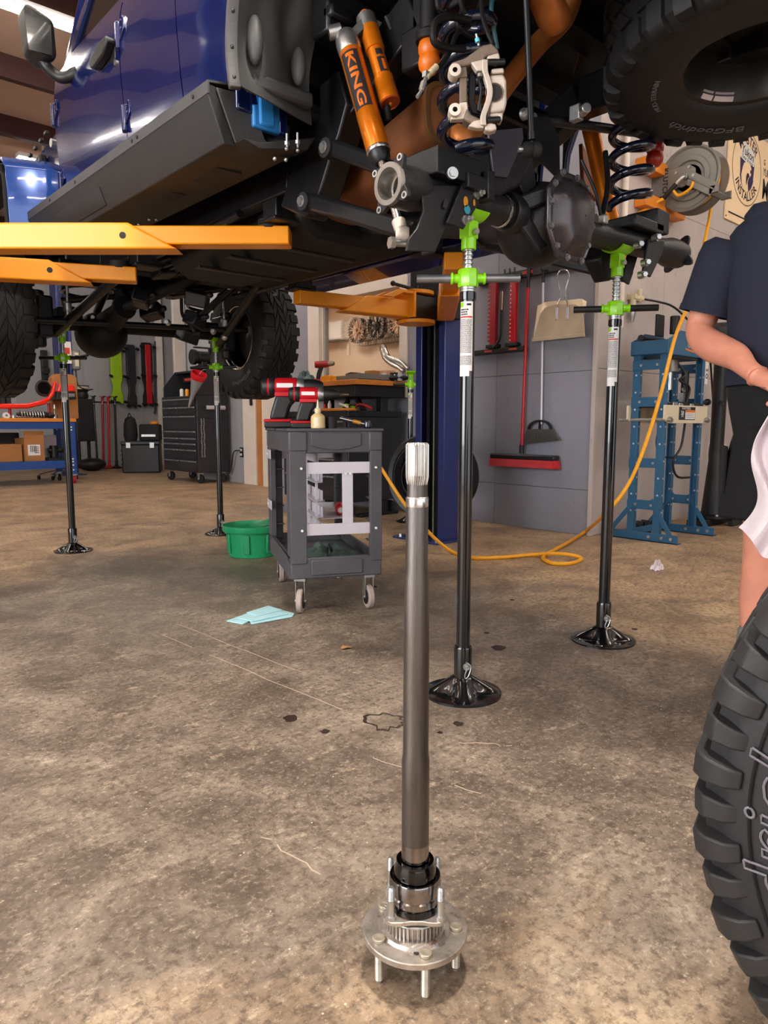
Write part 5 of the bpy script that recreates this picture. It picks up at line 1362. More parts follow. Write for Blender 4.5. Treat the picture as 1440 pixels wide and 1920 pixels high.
def tyre_tread(parent, Ro, Ri, W, nl, lugm, depth=.012, pieces=False, rubber='tyre', at_=False):
    lug, sh = tyre_meshes(Ro, Ri, W, parent, rubber, lugm, nl, style_depth=depth)
    h = W / 2; da = pi / nl
    if pieces:
        # alternating long and short shoulder lugs, each a block of its own (shared mesh)
        for kind, (k0, fr, y0, dr) in enumerate(((0, .36, h * .42, depth), (1, .34, h * .50, depth * .82))):
            for side in (-1, 1):
                m = MB(); lug(m, 0, y0, h * (1.0 if kind == 0 else .96), da * fr * 2 * .98, dr, side=side)
                o0 = m.build('tread_block', lugm, parent, bevel=.0025)
                for i in range(nl // 2):
                    o = o0 if i == 0 else o0.copy()
                    if i: C.objects.link(o)
                    o.rotation_euler = (0, -(2 * i + k0) * da * 2 * .5 * 2 / 1 - side * da * .5, 0)
        for row, (ya, yb, off, sk) in enumerate(((-.40, -.06, 0, 2.2), (.06, .40, .5, 2.2))):
            m = MB(); lug(m, 0, h * ya, h * yb, da * .74, depth, sk)
            o0 = m.build('tread_block', lugm, parent, bevel=.0025)
            for i in range(nl):
                o = o0 if i == 0 else o0.copy()
                if i: C.objects.link(o)
                o.rotation_euler = (0, -(i + off) * da * 2, 0)
    else:
        m = MB()
        for i in range(nl):
            a = i * da * 2
            for side in (-1, 1): lug(m, a + side * da * .5, h * .42 if i % 2 else h * .5, h * (1 if i % 2 else .95), da * .7, depth * (1 if i % 2 else .8), side=side)
            if at_:   # all-terrain: jagged interlocking centre blocks
                for ya, yb, off, sk in ((-.40, -.16, 0, 5), (-.13, .13, .5, -4), (.16, .40, .15, 5)): lug(m, a + off * da * 2, h * ya, h * yb, da * .84, depth, sk)
            else:
                for ya, yb, off, sk in ((-.40, -.06, 0, 2.2), (.06, .40, .5, 2.2)): lug(m, a + off * da * 2, h * ya, h * yb, da * .74, depth, sk)
        m.build('tread', lugm, parent, kind='stuff')
    return sh
def arc_text(s, size, rad, y, parent, m, a0, flip=1, ext=.0015, bold=0, name='lettering', squash=1.0, spread=1.0, shear=0.):
    """lettering round a sidewall lying in the plane y = const of a wheel."""
    vs, fs = text_mesh(s, size, ext, bold=bold, shear=shear)
    q = MB(); out = []
    for v in vs:
        r = rad + v.y * squash; th = a0 - flip * v.x * spread / rad
        out.append((r * math.cos(th), y - flip * v.z, r * math.sin(th)))
    q.add(out, fs)
    return q.build(name, m, parent)

# loose mud tyre standing close to the camera
def big_tyre():
    fwd, rgt = V((math.sin(YAW), math.cos(YAW), 0)), V((math.cos(YAW), -math.sin(YAW), 0))
    Ro = .432
    c = CAM + fwd * .690 + rgt * .806; 
    t = thing('mud_tyre', 'big black mud-terrain tyre standing on its tread close to the axle shaft', 'tyre', (c.x, c.y, Ro))
    # local -y must face the camera
    axis = (rgt * .54 + fwd * .842)
    t.rotation_euler = (0, R(9), math.atan2(-axis.x, axis.y))
    W = .30; h = W / 2; Ri = .205
    sh = tyre_tread(t, Ro, Ri, W, 54, 'lug', .015, True)
    q = MB(); q.lathe([(Ri + .028, -h * .905), (Ri + .034, -h * .93), (Ri + .04, -h * .93), (Ri + .046, -h * .935)], 72, (0, 0, 0), (0, 1, 0)); q.build('bead_ridge', 'tyre', t)
    for r in (sh - .052,):
        q = MB(); q.lathe([(r, -h * .985), (r + .002, -h * 1.0 - .002), (r + .004, -h * .98)], 96, (0, 0, 0), (0, 1, 0)); q.build('sidewall_line', 'tyre', t)
    vs = []
    return t, sh, h, Ri
BT, BSH, BH, BRI = big_tyre()
def outline_text(s, size, rad, y, parent, a0, flip=1, spread=1., shear=.25, w=.0016):
    """outlined letters: tubes that follow the glyph edges."""
    cu = bpy.data.curves.new('t', 'FONT'); cu.body, cu.size, cu.shear = s, size, shear
    cu.align_x, cu.align_y, cu.fill_mode, cu.resolution_u = 'CENTER', 'CENTER', 'NONE', 3
    o = bpy.data.objects.new('t', cu); C.objects.link(o)
    me = bpy.data.meshes.new_from_object(o.evaluated_get(bpy.context.evaluated_depsgraph_get()))
    adj = {}
    for e in me.edges:
        a, b = e.vertices; adj.setdefault(a, []).append(b); adj.setdefault(b, []).append(a)
    seen, q = set(), MB()
    for v0 in adj:
        if v0 in seen: continue
        loop, cur = [v0], v0; seen.add(v0)
        while True:
            nx = [k for k in adj[cur] if k not in seen]
            if not nx: break
            cur = nx[0]; seen.add(cur); loop.append(cur)
        pts = []
        for k in loop + [loop[0]]:
            v = me.vertices[k].co; r = rad + v.y; th = a0 - flip * v.x * spread / rad
            pts.append((r * math.cos(th), y(r) if callable(y) else y, r * math.sin(th)))
        if len(pts) > 3: q.tube(pts, w, 6, caps=False)
    bpy.data.objects.remove(o); bpy.data.meshes.remove(me); bpy.data.curves.remove(cu)
    return q.build('lettering', 'rubl', parent, kind='stuff')
def big_text():
    mid = BSH - .076
    f = lambda r: -BH * 1.0 - .0008
    outline_text('BFGoodrich', .088, mid, f, BT, R(216), 1, 1.12)
    arc_text('BFG', .034, BSH - .085, -BH - .0012, BT, 'rubl', R(156), 1, .0008, name='small_lettering')
big_text()

def road_wheel(loc, steer, flip, label=None, dish='dark'):
    w_ = sub('front_wheel', truck, loc, (0, 0, R(90) + steer))
    Ro, Ri, W = .47, .232, .315
    tyre_tread(w_, Ro, Ri, W, 30, 'tyred', .013, False, 'tyred', True)
    h = W / 2
    s = flip
    q = MB(); q.lathe([(Ri - .002, -h * .72), (Ri + .014, -h * .74), (Ri + .014, -h * .68), (Ri - .012, -h * .62), (Ri - .03, 0), (Ri - .03, h * .4), (Ri - .012, h * .62), (Ri + .014, h * .68), (Ri + .014, h * .74), (Ri - .002, h * .72)], 48, (0, 0, 0), (0, 1, 0)); q.build('rim_barrel', 'blackgloss', w_)
    q = MB(); q.ring((0, s * h * .80, 0), (0, 1, 0), Ri + .008, .008, 48, 8); q.build('rim_lip', 'steel', w_)
    q = MB(); q.lathe([(0, -s * h * .35), (.07, -s * h * .35), (.10, -s * h * .2), (Ri - .03, -s * h * .1), (Ri - .03, -s * h * .02), (0, -s * h * .02)], 36, (0, 0, 0), (0, 1, 0)); q.build('wheel_dish', 'dark', w_)
    q = MB(); q.lathe([(0, s * h * .1), (.15, s * h * .1), (.15, s * h * .16), (.06, s * h * .2), (0, s * h * .3)], 32, (0, 0, 0), (0, 1, 0)); q.build('brake_disc', 'castblack', w_)
    arc_text('BFGoodrich', .062, (Ro + Ri) / 2 + .0, s * (h + .001), w_, 'rubl', R(-108) if s > 0 else R(-72), -s, .0006, .0, squash=.8)
    arc_text('ALL-TERRAIN', .045, (Ro + Ri) / 2 + .0, s * (h + .001), w_, 'rubl', R(75), -s, .0006, .0, squash=.8)
    return w_
road_wheel((-.99, 3.50, 1.50), R(3), -1); road_wheel((.90, 3.50, 1.53), R(-2), 1)

def spare():
    c = V((.330, -.475, 2.108))
    w_ = sub('spare_wheel', truck, c, (R(-90) + R(4), 0, 0))
    w_.rotation_euler = (R(-90), R(0), R(0))
    # tipped towards the rear bumper as it hangs on its winch cable
    n_ = -V((math.sin(YAW), math.cos(YAW), 0)) * math.sin(R(6)) - V((0, 0, 1)) * math.cos(R(6))
    w_.rotation_euler = V((0, 1, 0)).rotation_difference(n_).to_euler()
    Ro, Ri, W = .475, .228, .31; h = W / 2
    tyre_tread(w_, Ro, Ri, W, 34, 'tyred', .014, False, 'tyred')
    s = 1
    q = MB(); q.lathe([(Ri + .004, s * h * .66), (Ri + .016, s * h * .74), (Ri + .012, s * h * .76), (Ri - .004, s * h * .72), (Ri - .014, s * h * .6), (Ri - .03, 0), (Ri - .04, -s * h * .3), (0, -s * h * .36)], 56, (0, 0, 0), (0, 1, 0)); q.build('rim', mat('grimy_dark_rim', '#2c2926', .4, .5, var=.3, vs=5), w_)
    q = MB(); q.ring((0, s * h * .80, 0), (0, 1, 0), Ri + .022, .006, 56, 8); q.build('bead_ridge', 'tyred', w_)
    for a0, n in ((R(38), 6), (R(58), 4)):
        q = MB(); vs = []
        for i in range(n + 1):
            a = a0 + R(3.0) * i
            for r, y in ((Ri - .016, .63), (Ri - .007, .70), (Ri - .012, .58), (Ri - .02, .56)): vs.append((r * math.cos(a), s * h * y, r * math.sin(a)))
        q.add(vs, [(i * 4 + j, i * 4 + j + 1, i * 4 + 5 + j, i * 4 + 4 + j) for i in range(n) for j in range(3)], True); q.build('balance_weight', 'alu', w_, solid=.004)
    arc_text('MUD-TERRAIN', .030, Ri + .085, s * (h + .001), w_, 'rubl', R(112), -s, .0006, squash=.8)
    arc_text('BFGoodrich', .06, Ri + .10, s * (h + .001), w_, 'rubl', R(50), -s, .0006, squash=.8)
    for px, py in ((1250, 80), (1232, 96), (1222, 25)):
        q = MB(); p = at(px, py, d=1.95); 
    return w_
spare()
FW, RT, UP = V((math.sin(YAW), math.cos(YAW), 0)), V((math.cos(YAW), -math.sin(YAW), 0)), V((0, 0, 1))
def slab3(mb, pts, dv):
    n = len(pts); pts = [V(p) for p in pts]
    return mb.add(pts + [p + V(dv) for p in pts], [tuple(range(n))[::-1], tuple(range(n, 2 * n))] + [(i, (i + 1) % n, n + (i + 1) % n, n + i) for i in range(n)])
# ------------------------------------------------------------------ brake caliper hanging by its hose
def caliper():
    D0 = 1.95
    def c(px, py, o=0.): return at(px, py, d=D0 + o)
    base = c(895, 165)
    t = thing('brake_caliper', 'raw cast brake caliper and bracket hanging by its hose before the coil spring', 'brake caliper', base)
    def mk(pts, o, th, name, m, bev=.003):
        q = MB(); slab3(q, [c(a, b, o) - base for a, b in pts], FW * th); return q.build(name, m, t, bevel=bev, seg=3)
    for py in (132, 206):
        q = MB(); p = c(853, py, .0) - base; q.lathe([(.0065, -.004), (.0155, -.004), (.0165, 0), (.0165, .03), (.0065, .03)], 24, tuple(p), FW); q.build('mounting_ear', 'cast', t)
        q = MB(); q.cyl(p + FW * .012, p + FW * .014, .0068, n=14); q.build('ear_hole', 'ink', t)
    mk([(858, 118), (874, 118), (877, 144), (862, 145), (850, 146)], .008, .024, 'bracket_lug', 'castdark'); mk([(861, 192), (876, 190), (880, 222), (845, 224), (846, 216), (862, 212)], .008, .024, 'bracket_lug', 'cast')
    mk([(862, 144), (876, 144), (876, 190), (862, 194)], .012, .018, 'bracket_web', 'castdark')
    mk([(845, 117), (872, 108), (905, 84), (922, 80), (935, 92), (936, 100), (912, 104), (905, 114), (876, 122), (848, 126)], .0, .05, 'bracket_arm', 'castdark', .006)
    mk([(876, 200), (884, 214), (902, 222), (900, 234), (882, 230), (868, 222)], .004, .045, 'bracket_arm', 'castdark', .006)
    mk([(880, 134), (890, 128), (893, 150), (891, 190), (900, 214), (886, 212), (878, 190)], .024, .012, 'inner_brake_pad', 'dark'); mk([(895, 138), (907, 132), (905, 160), (903, 192), (906, 212), (894, 206), (900, 170)], .016, .012, 'outer_brake_pad', 'darkmetal')
    mk([(883, 116), (908, 110), (909, 132), (894, 133)], -.004, .022, 'caliper_ear', 'cast'); mk([(878, 236), (888, 226), (904, 223), (908, 240), (894, 240)], -.004, .022, 'caliper_ear', 'cast')
    q = MB(); pts = [c(a, b, -.01) - base for a, b in ((910, 110), (910, 130), (915, 148), (919, 165), (918, 182), (912, 200), (907, 216), (907, 234))]
    sp = smooth_path(pts, 5)
    vs = []
    for p in sp: vs += [p + RT * a + FW * b for a, b in ((-.0075, 0), (.0075, .002), (.0075, .022), (-.0075, .022))]
    q.add(vs, [(i * 4 + j, i * 4 + (j + 1) % 4, i * 4 + 4 + (j + 1) % 4, i * 4 + 4 + j) for i in range(len(sp) - 1) for j in range(4)] + [(0, 1, 2, 3), (len(vs) - 4, len(vs) - 3, len(vs) - 2, len(vs) - 1)])
    q.build('caliper_bridge', 'cast', t, bevel=.002)
    mk([(918, 140), (945, 138), (950, 150), (951, 190), (947, 207), (918, 212), (921, 170)], .0, .045, 'caliper_body', 'cast', .007)
    q = MB(); p = c(927, 173, -.003) - base; q.lathe([(.0205, .008), (.0235, .0), (.0225, -.001), (.0195, .004)], 28, tuple(p), FW, closed=True); q.build('piston_seat', 'castdark', t)
    q = MB(); q.lathe([(0, .0025), (.0205, .0015), (.0205, .004), (0, .004)], 26, tuple(p), FW); q.build('piston_bore', 'ink', t)
    mk([(921, 128), (945, 126), (946, 136), (921, 138)], .004, .04, 'caliper_shoulder', 'cast', .005); mk([(918, 212), (944, 210), (942, 226), (936, 222), (934, 218), (918, 219)], .004, .04, 'caliper_shoulder', 'cast', .005)
    mk([(913, 104), (936, 97), (938, 108), (934, 116), (926, 114), (914, 112)], -.002, .03, 'top_knob', 'cast', .005); mk([(908, 238), (915, 228), (930, 232), (932, 242), (920, 246), (910, 244)], -.002, .03, 'bottom_knob', 'cast', .005)
    q = MB(); q.cyl(c(914, 117, -.004) - base, c(945, 116, .01) - base, .008, n=14); q.build('slide_pin', 'black', t); q = MB(); q.cyl(c(912, 226, -.004) - base, c(936, 224, .01) - base, .008, n=14); q.build('slide_pin', 'black', t)
    q = MB(); q.cyl(c(900, 139, .0) - base, c(900, 145, .0) - base, .008, n=10); q.build('guide_clip', 'hubrust', t)
    q = MB(); q.cyl(c(893, 64, .02) - base, c(898, 86, .02) - base, .0035, n=8); q.build('bleed_nipple', 'zinc', t); q = MB(); q.cyl(c(894, 72, .015) - base, c(896, 79, .015) - base, .006, n=10); q.build('bleed_cap', mat('light_blue_cap', '#5ec4d6', .5), t)
    q = MB(); q.tube([p - base for p in smooth_path([c(925, 84, .03), c(915, 62, .06), c(905, 30, .10), c(902, -10, .14)])], .006, 8); q.build('hose', 'black', t)
caliper()

# ------------------------------------------------------------------ two-post lift
def lift_arm(parent, p0, p1, w0, h0, m, z, ext=.5, flip=1):
    """outer box from the hinge p0, inner box reaching p1 with a pad."""
    p0, p1 = V((p0[0], p0[1], z)), V((p1[0], p1[1], z)); d = (p1 - p0).normalized(); L = (p1 - p0).length
    a = V((0, 0, 1)).cross(d)
    q = MB(); k = L * ext; hw, hh = w0 / 2, h0 / 2
    e0, e1 = p0 + d * (k - .10), p0 + d * (k + .10)       # slanted end: longer at the bottom
    vs = [p0 - a * hw - UP * hh, p0 + a * hw - UP * hh, p0 + a * hw + UP * hh, p0 - a * hw + UP * hh, e1 - a * hw - UP * hh, e1 + a * hw - UP * hh, e0 + a * hw + UP * hh, e0 - a * hw + UP * hh]
    q.add(vs, [(3, 2, 1, 0), (4, 5, 6, 7), (0, 1, 5, 4), (1, 2, 6, 5), (2, 3, 7, 6), (3, 0, 4, 7)])
    o = q.build('arm', m, parent, bevel=.008)
    q = MB(); q.bar(p0 + d * .3 + UP * .006, p1 + d * .045 + UP * .006, w0 * .78, h0 * .72); q.build('inner_arm', m, o, bevel=.006)
    q = MB(); q.cyl(p1 - d * .04 + UP * (hh * .7), p1 - d * .04 + UP * (hh + .02), .05, n=20); q.build('pad', 'blackmatt', o)
    for s_ in (.9,):
        pp = p0 + d * (k * .9); q = MB(); q.cyl(pp - a * (hw + .001) , pp - a * (hw - .004), .014, n=14); q.build('stop_hole', 'ink', o)
    return o
def columns():
    t = thing('lift_column', 'navy two-post lift column with black carriage, right of the workbench', 'vehicle lift', (0, 0, 0))
    x0, x1, y0, y1 = 1.60, 1.76, 2.06, 2.36
    m = MB(); m.prism([(x0, y0), (x1, y0), (x1, y1), (x0, y1), (x0, y1 - .065), (x0 + .012, y1 - .065), (x0 + .012, y1 - .012), (x1 - .015, y1 - .012), (x1 - .015, y0 + .012), (x0 + .012, y0 + .012), (x0 + .012, y0 + .065), (x0, y0 + .065)], 'z', .01, 4.1); m.build('column', 'column', t, bevel=.012)
    m = MB(); m.bx(x0 + .05, x0 + .07, y0 + .2, y0 + .23, .02, 4.0); m.build('chain_guide', 'blackcol', t)
    m = MB(); m.bx(x0 + .04, x0 + .052, y0 + .14, y0 + .152, .02, 4.0); m.build('cable', 'zinc', t)
    m = MB(); m.bx(x1 - .04, x1 - .016, y0 + .013, y1 - .013, .02, 4.0); m.build('inner_web', 'blackcol', t)
    m = MB(); m.bx(x0 - .12, x1 + .1, y0 - .05, y1 + .12, 0, .015); m.build('base_plate', 'column', t, bevel=.003)
    for sx in (x0 - .08, x1 + .06):
        for sy in (y0 - .01, y1 + .07): m = MB(); bolt(m, (sx, sy, .015), (0, 0, 1), .016, .02, 6); m.build('anchor_bolt', 'zinc', t)
    m = MB(); m.bx(x0 - .08, x1 - .05, y0 - .06, y1 - .02, 1.60, 2.25); m.bx(x0 - .30, x0 - .08, 2.06, 2.26, 1.58, 1.74); m.build('carriage', 'black', t, bevel=.008)
    z = 1.645
    a = lift_arm(t, (1.36, 2.15), (.52, 2.27), .12, .115, 'yellowd', z, .58)
    m = MB()
    p = V((1.30, 2.15, z)); m.bx(1.28, 1.30, 2.05, 2.25, z - .06, z + .11); m.prism([(1.30, z + .11), (1.16, z + .11), (1.02, z + .05), (1.10, z + .05), (1.19, z + .09), (1.28, z + .09)], 'y', 2.06, 2.10); m.prism([(1.30, z + .11), (1.16, z + .11), (1.02, z + .05), (1.10, z + .05), (1.19, z + .09), (1.28, z + .09)], 'y', 2.19, 2.23)
    m.cyl((1.40, 2.15, z - .09), (1.40, 2.15, z - .066), .13, n=28); m.cyl((1.40, 2.15, z + .105), (1.40, 2.15, z + .13), .12, n=28); m.build('hinge_frame', 'yellowd', a, bevel=.003)
    m = MB(); m.cyl((1.14, 2.10, z + .145), (1.46, 2.14, z + .135), .011, n=10); m.cyl((1.40, 2.15, z + .13), (1.40, 2.15, z + .17), .02, n=12); m.sphere((1.13, 2.10, z + .146), .018, 10, 6); m.build('lock_lever', 'black', a)
    lift_arm(t, (1.60, 2.06), (.50, .98), .12, .115, 'yellowd', z, .58)
    t = thing('lift_column', 'navy two-post lift column whose two yellow arms reach under the blue cab', 'vehicle lift', (0, 0, 0))
    x0, x1 = -2.15, -1.87; y0, y1 = 2.30, 2.64
    m = MB(); m.prism([(x0, y1), (x0, y0), (x1, y0), (x1, y0 + .1), (x1 - .05, y0 + .1), (x1 - .05, y0 + .02), (x0 + .02, y0 + .02), (x0 + .02, y1 - .02), (x1 - .05, y1 - .02), (x1 - .05, y1 - .07), (x1, y1 - .07), (x1, y1)], 'z', .01, 4.1); m.build('column', 'column', t, bevel=.012)
    m = MB(); m.bx(x0 - .1, x1 + .12, y0 - .1, y1 + .1, 0, .015); m.build('base_plate', 'column', t, bevel=.003)
    m = MB(); m.bx(x0 + .06, x1 + .05, y0 + .05, y1 - .06, 1.5, 2.1); m.bx(x1, x1 + .2, y0 + .04, y1 - .04, 1.53, 1.73); m.build('carriage', 'black', t, bevel=.008)
    z = 1.635
    lift_arm(t, (-1.70, 2.275), (-.42, 1.12), .12, .104, 'yellow', z, .70); lift_arm(t, (-1.70, 2.86 - .03), (-.585, 2.30), .12, .104, 'yellow', z, .78)
    m = MB(); m.cyl((-1.72, 2.3, z + .06), (-1.72, 2.3, z + .1), .1, n=24); m.cyl((-1.72, 2.8, z + .06), (-1.72, 2.8, z + .1), .1, n=24); m.bx(-1.95, -1.7, 2.25, 2.88, z - .1, z - .062); m.build('hinge_plate', 'yellow', t, bevel=.006)
columns()

# ------------------------------------------------------------------ teal hydraulic press
def shop_press():
    t = thing('shop_press', 'teal blue hydraulic shop press with a cream bed plate against the wall', 'press', (0, 0, 0))
    XL, XR, YF, YB = 2.78, 3.38, 1.03, 1.235
    w = .055
    for x in (XL, XR):
        sg = 1 if x == XL else -1
        for y in (YF, YB):
            m = MB()
            z0, z1 = .055, 1.40
            # channel: web on the outside, two flanges
            m.bx(x - .004, x + .004, y - w / 2, y + w / 2, z0, z1)
            m.bx(*sorted((x + sg * .004, x + sg * .035)), y - w / 2, y - w / 2 + .006, z0, z1); m.bx(*sorted((x + sg * .004, x + sg * .035)), y + w / 2 - .006, y + w / 2, z0, z1)
            o = m.build('upright', 'press', t, bevel=.002)
            for k in range(9):
                z = .22 + k * .125
                q = MB(); q.cyl((x - .0052, y, z), (x - .0042, y, z), .0075, n=12); q.build('pin_hole', 'alu', o)
                q = MB(); q.cyl((x + sg * .015, y - w / 2 - .0012, z), (x + sg * .015, y - w / 2 - .0004, z), .0075, n=12); q.build('pin_hole', 'alu', o)
        for z in (1.29, .985 + .04, .58, .27):
            m = MB(); m.bx(x - .009, x - .004, YF - .03, YB + .03, z - .035, z + .035); o = m.build('cross_strap', 'press', t, bevel=.0015)
            for y in (YF + .04, YB - .04): q = MB(); q.cyl((x - .009, y, z), (x - .018, y, z), .011, n=6); q.build('strap_bolt', 'zinc', o)
        m = MB(); ya, yb = .86, 1.45
        m.bx(x - .006, x, ya, yb, .0, .065); m.bx(x - .006, x + .05, ya, yb, 0, .008); o = m.build('foot', 'press', t, bevel=.002)
        for y in (ya + .05, YF - .05, YF + .05): q = MB(); q.cyl((x - .006, y, .035), (x - .016, y, .035), .013, n=6); q.build('foot_bolt', 'zinc', o)
        for y0, y1 in ((ya + .045, YF + .045), (yb - .045, YB - .045)): m = MB(); m.bar((x - .01, y0, .04), (x - .01, y1, .31), .035, .006, up=(1, 0, 0)); m.build('brace', 'press', t, bevel=.001)
    m = MB(); m.bx(XL, XR, YB - .01, YB, .03, .08); m.build('rear_tie', 'press', t, bevel=.002)
    for y in (YF - .035, YB + .035):
        m = MB(); m.prism([(XL - .03, 1.36), (XR + .03, 1.36), (XR + .03, 1.46), (XR - .16, 1.535), (XL + .16, 1.535), (XL - .03, 1.46)], 'y', y - .004, y + .004); m.build('head_plate', 'press', t, bevel=.002)
    for x in (XL - .03, XR + .03): m = MB(); m.bx(x - .004, x + .004, YF - .03, YB + .03, 1.365, 1.46); m.build('head_end', 'press', t, bevel=.002)
    m = MB(); m.bx(XL + .1, XR - .1, YF - .02, YB + .02, 1.34, 1.355); m.build('head_floor', 'black', t)
    xm = (XL + XR) / 2
    m = MB(); m.cyl((xm, 1.13, 1.36), (xm, 1.13, 1.27), .055, n=22); m.cyl((xm, 1.13, 1.27), (xm, 1.13, 1.255), .065, n=22); m.build('ram_body', 'hubrust', t); m = MB(); m.cyl((xm, 1.13, 1.26), (xm, 1.13, 1.12), .022, n=18); m.build('ram', 'steel', t)
    m = MB(); m.cyl((xm - .02, 1.1, 1.53), (xm - .02, 1.1, 1.66), .035, n=16); m.bx(xm - .09, xm + .02, 1.2, 1.22, 1.52, 1.68); m.build('jack_top', 'black', t, bevel=.004)
    m = MB(); m.cyl((XL - .02, 1.2, 1.485), (XL + .35, 1.18, 1.49), .012, n=10); m.cyl((XL - .03, 1.2, 1.485), (XL - .0, 1.2, 1.485), .024, n=12); m.build('pump_handle', 'black', t)
    # bed
    for y in (YF - .04, YB + .04):
        m = MB(); m.prism([(XL - .04, 1.0), (XR + .04, 1.0), (XR + .04, .92), (XR - .02, .87), (XL + .02, .87), (XL - .04, .90)], 'y', y - .008, y + .008); b = m.build('bed_plate', 'cream', t, bevel=.002)
        if y < 1.1:
            yy = y - .009
            def pl(x0, x1, z0, z1, mm, o=0): q = MB(); q.bx(x0, x1, yy - .0006 - o, yy - o, z0, z1); return q.build('label_panel', mm, b)
            px0 = xm - .13
            pl(px0, px0 + .26, .895, .99, 'ink'); pl(px0 + .10, px0 + .255, .90, .968, 'paper', .0006); pl(px0 + .10, px0 + .255, .950, .968, 'orangeink', .0012); pl(px0 + .005, px0 + .095, .90, .966, mat('dark_teal_print', '#24333c', .5, var=0), .0006)
            text('SHOP PRESS', 'paper', b, (px0 + .11, yy - .0015, .979), (R(90), 0, 0), .026, extrude=.0003); text('20', 'paper', b, (px0 + .05, yy - .0022, .943), (R(90), 0, 0), .042, extrude=.0003, bold=.0008); text('TON', 'paper', b, (px0 + .05, yy - .0022, .920), (R(90), 0, 0), .014, extrude=.0003)
            for k in range(3): pl(px0 + .115, px0 + .24 - .02 * (k % 2), .938 - k * .012, .9405 - k * .012, 'ink', .0014)
    for x in (XL, XR):
        m = MB(); m.cyl((x, YF - .08, .895), (x, YB + .12, .895), .013, n=14); o = m.build('bed_pin', 'zinc', t); q = MB(); q.ring((x, YF - .07, .895), (1, 0, .3), .02, .004, 16, 6); q.build('pin_clip', 'zinc', o)
    for i, (x, mm) in enumerate(((XL + .06, 'black'), (XL + .15, 'steel'), (XL + .24, 'steel'), (XL + .32, 'black'), (XL + .42, 'steel'), (XL + .5, 'black'), (XL + .57, 'darkmetal'))):
        m = MB(); m.bx(x - .035, x + .035, YF - .03, YB + .02, .985, 1.025 if i % 2 else 1.018); m.build('arbor_bar', mm, t, bevel=.004)
    m = MB(); m.bx(XR + .01, XR + .055, YF - .03, YF + .0, 1.17, 1.34)
    m.build('size_sticker', 'paper', t); text('S O', 'ink', t, (XR + .032, YF - .0315, 1.25), (R(90), R(90), 0), .05, extrude=.0003, bold=.001)
    q = MB(); q.bx(XL + .0, XL + .035, YF - .0335, YF - .031, 1.31, 1.375); q.build('warning_sticker', 'paper', t); q = MB(); q.bx(XL + .006, XL + .029, YF - .0345, YF - .0336, 1.345, 1.365); q.build('sticker_print', 'ink', t)
    yy = YF - .0395
    text('CENTRAL', 'paper', t, (xm + .08, yy - .001, 1.438), (R(90), 0, 0), .05, extrude=.0003)
    q = MB(); q.prism([(xm - .06 + .28 * i / 8, 1.405 - .012 * math.sin(pi * i / 8)) for i in range(9)] + [(xm - .06 + .28 * i / 8, 1.418 - .012 * math.sin(pi * i / 8)) for i in range(8, -1, -1)], 'y', yy - .0005, yy + .0005); q.build('orange_arc', 'orangeink', t)
    # pump, gauge hose behind the right post
    m = MB(); m.cyl((XR - .11, 1.10, .96), (XR - .11, 1.10, 1.27), .028, n=16); m.cyl((XR - .11, 1.10, .93), (XR - .11, 1.10, .97), .04, n=16); m.build('pump_cylinder', 'black', t)
    m = MB(); m.cyl((XR - .18, 1.08, 1.12), (XR - .18, 1.07, 1.125), .02, n=16); m.bx(XR - .20, XR - .16, 1.07, 1.1, 1.03, 1.1); m.build('pump_valve', 'zinc', t)
    m = MB(); m.tube(smooth_path([(xm + .03, 1.1, 1.33), (xm + .08, 1.05, 1.24), (xm + .02, 1.06, 1.19), (xm + .16, 1.05, 1.14), (XR - .15, 1.06, 1.02), (XR - .13, 1.07, .93), (XR - .16, 1.08, .7), (XR - .24, 1.1, .58), (XR - .16, 1.1, .46), (XR + .1, 1.1, .44)]), .009, 8); m.build('hydraulic_hose', 'black', t)
    m = MB(); m.tube(smooth_path([(xm + .02, 1.2, .86), (xm - .02, 1.2, .72), (xm + .06, 1.2, .62), (XR - .05, 1.2, .6)]), .008, 8); m.build('hydraulic_hose', 'black', t)
    m = MB(); m.bx(XR + .03, XR + .12, YF + .02, YF + .05, 1.2, 1.22); m.cyl((XR + .03, YF, 1.03), (XR + .12, YF - .01, 1.035), .016, n=12); m.cyl((XR + .11, YF - .01, 1.035), (XR + .13, YF - .01, 1.036), .026, n=14); m.build('side_handle', 'black', t)
    # v-blocks on the floor between the feet
    for i, x in enumerate((3.0, 3.13)):
        m = MB(); m.prism([(x - .05, 0), (x + .05, 0), (x + .05, .1), (x + .03, .1), (x, .06), (x - .03, .1), (x - .05, .1)], 'y', 1.27, 1.35); o = m.build('press_block', 'black', None, bevel=.003)
        tag(o, ('black notched press block on the floor nearer the left foot of the press', 'black notched press block on the floor between both press feet')[i], 'block', 'press blocks on the floor')
    # wall air regulator with black hose
    r = thing('air_regulator', 'cream air regulator with shut-off valve on the wall above the press', 'regulator', (0, 0, 0))
    p = at(1192, 560, y=1.47)
    m = MB(); m.cyl(p + V((-.03, 0, 0)), p + V((.10, 0, .01)), .022, n=14); m.cyl(p + V((.06, 0, -.02)), p + V((.06, 0, .08)), .018, n=14); m.cyl(p + V((-.04, 0, .01)), p + V((-.04, 0, -.10)), .024, n=16); m.bx(p.x - .06, p.x - .02, 1.44, 1.512, p.z - .01, p.z + .03); m.build('regulator_body', 'creamr', r, bevel=.003)
    m = MB(); m.lathe([(0, -.10), (.012, -.18), (.02, -.14), (.026, -.12), (.026, -.10)], 14, tuple(p + V((-.04, 0, 0)))); m.build('bowl', 'zinc', r)
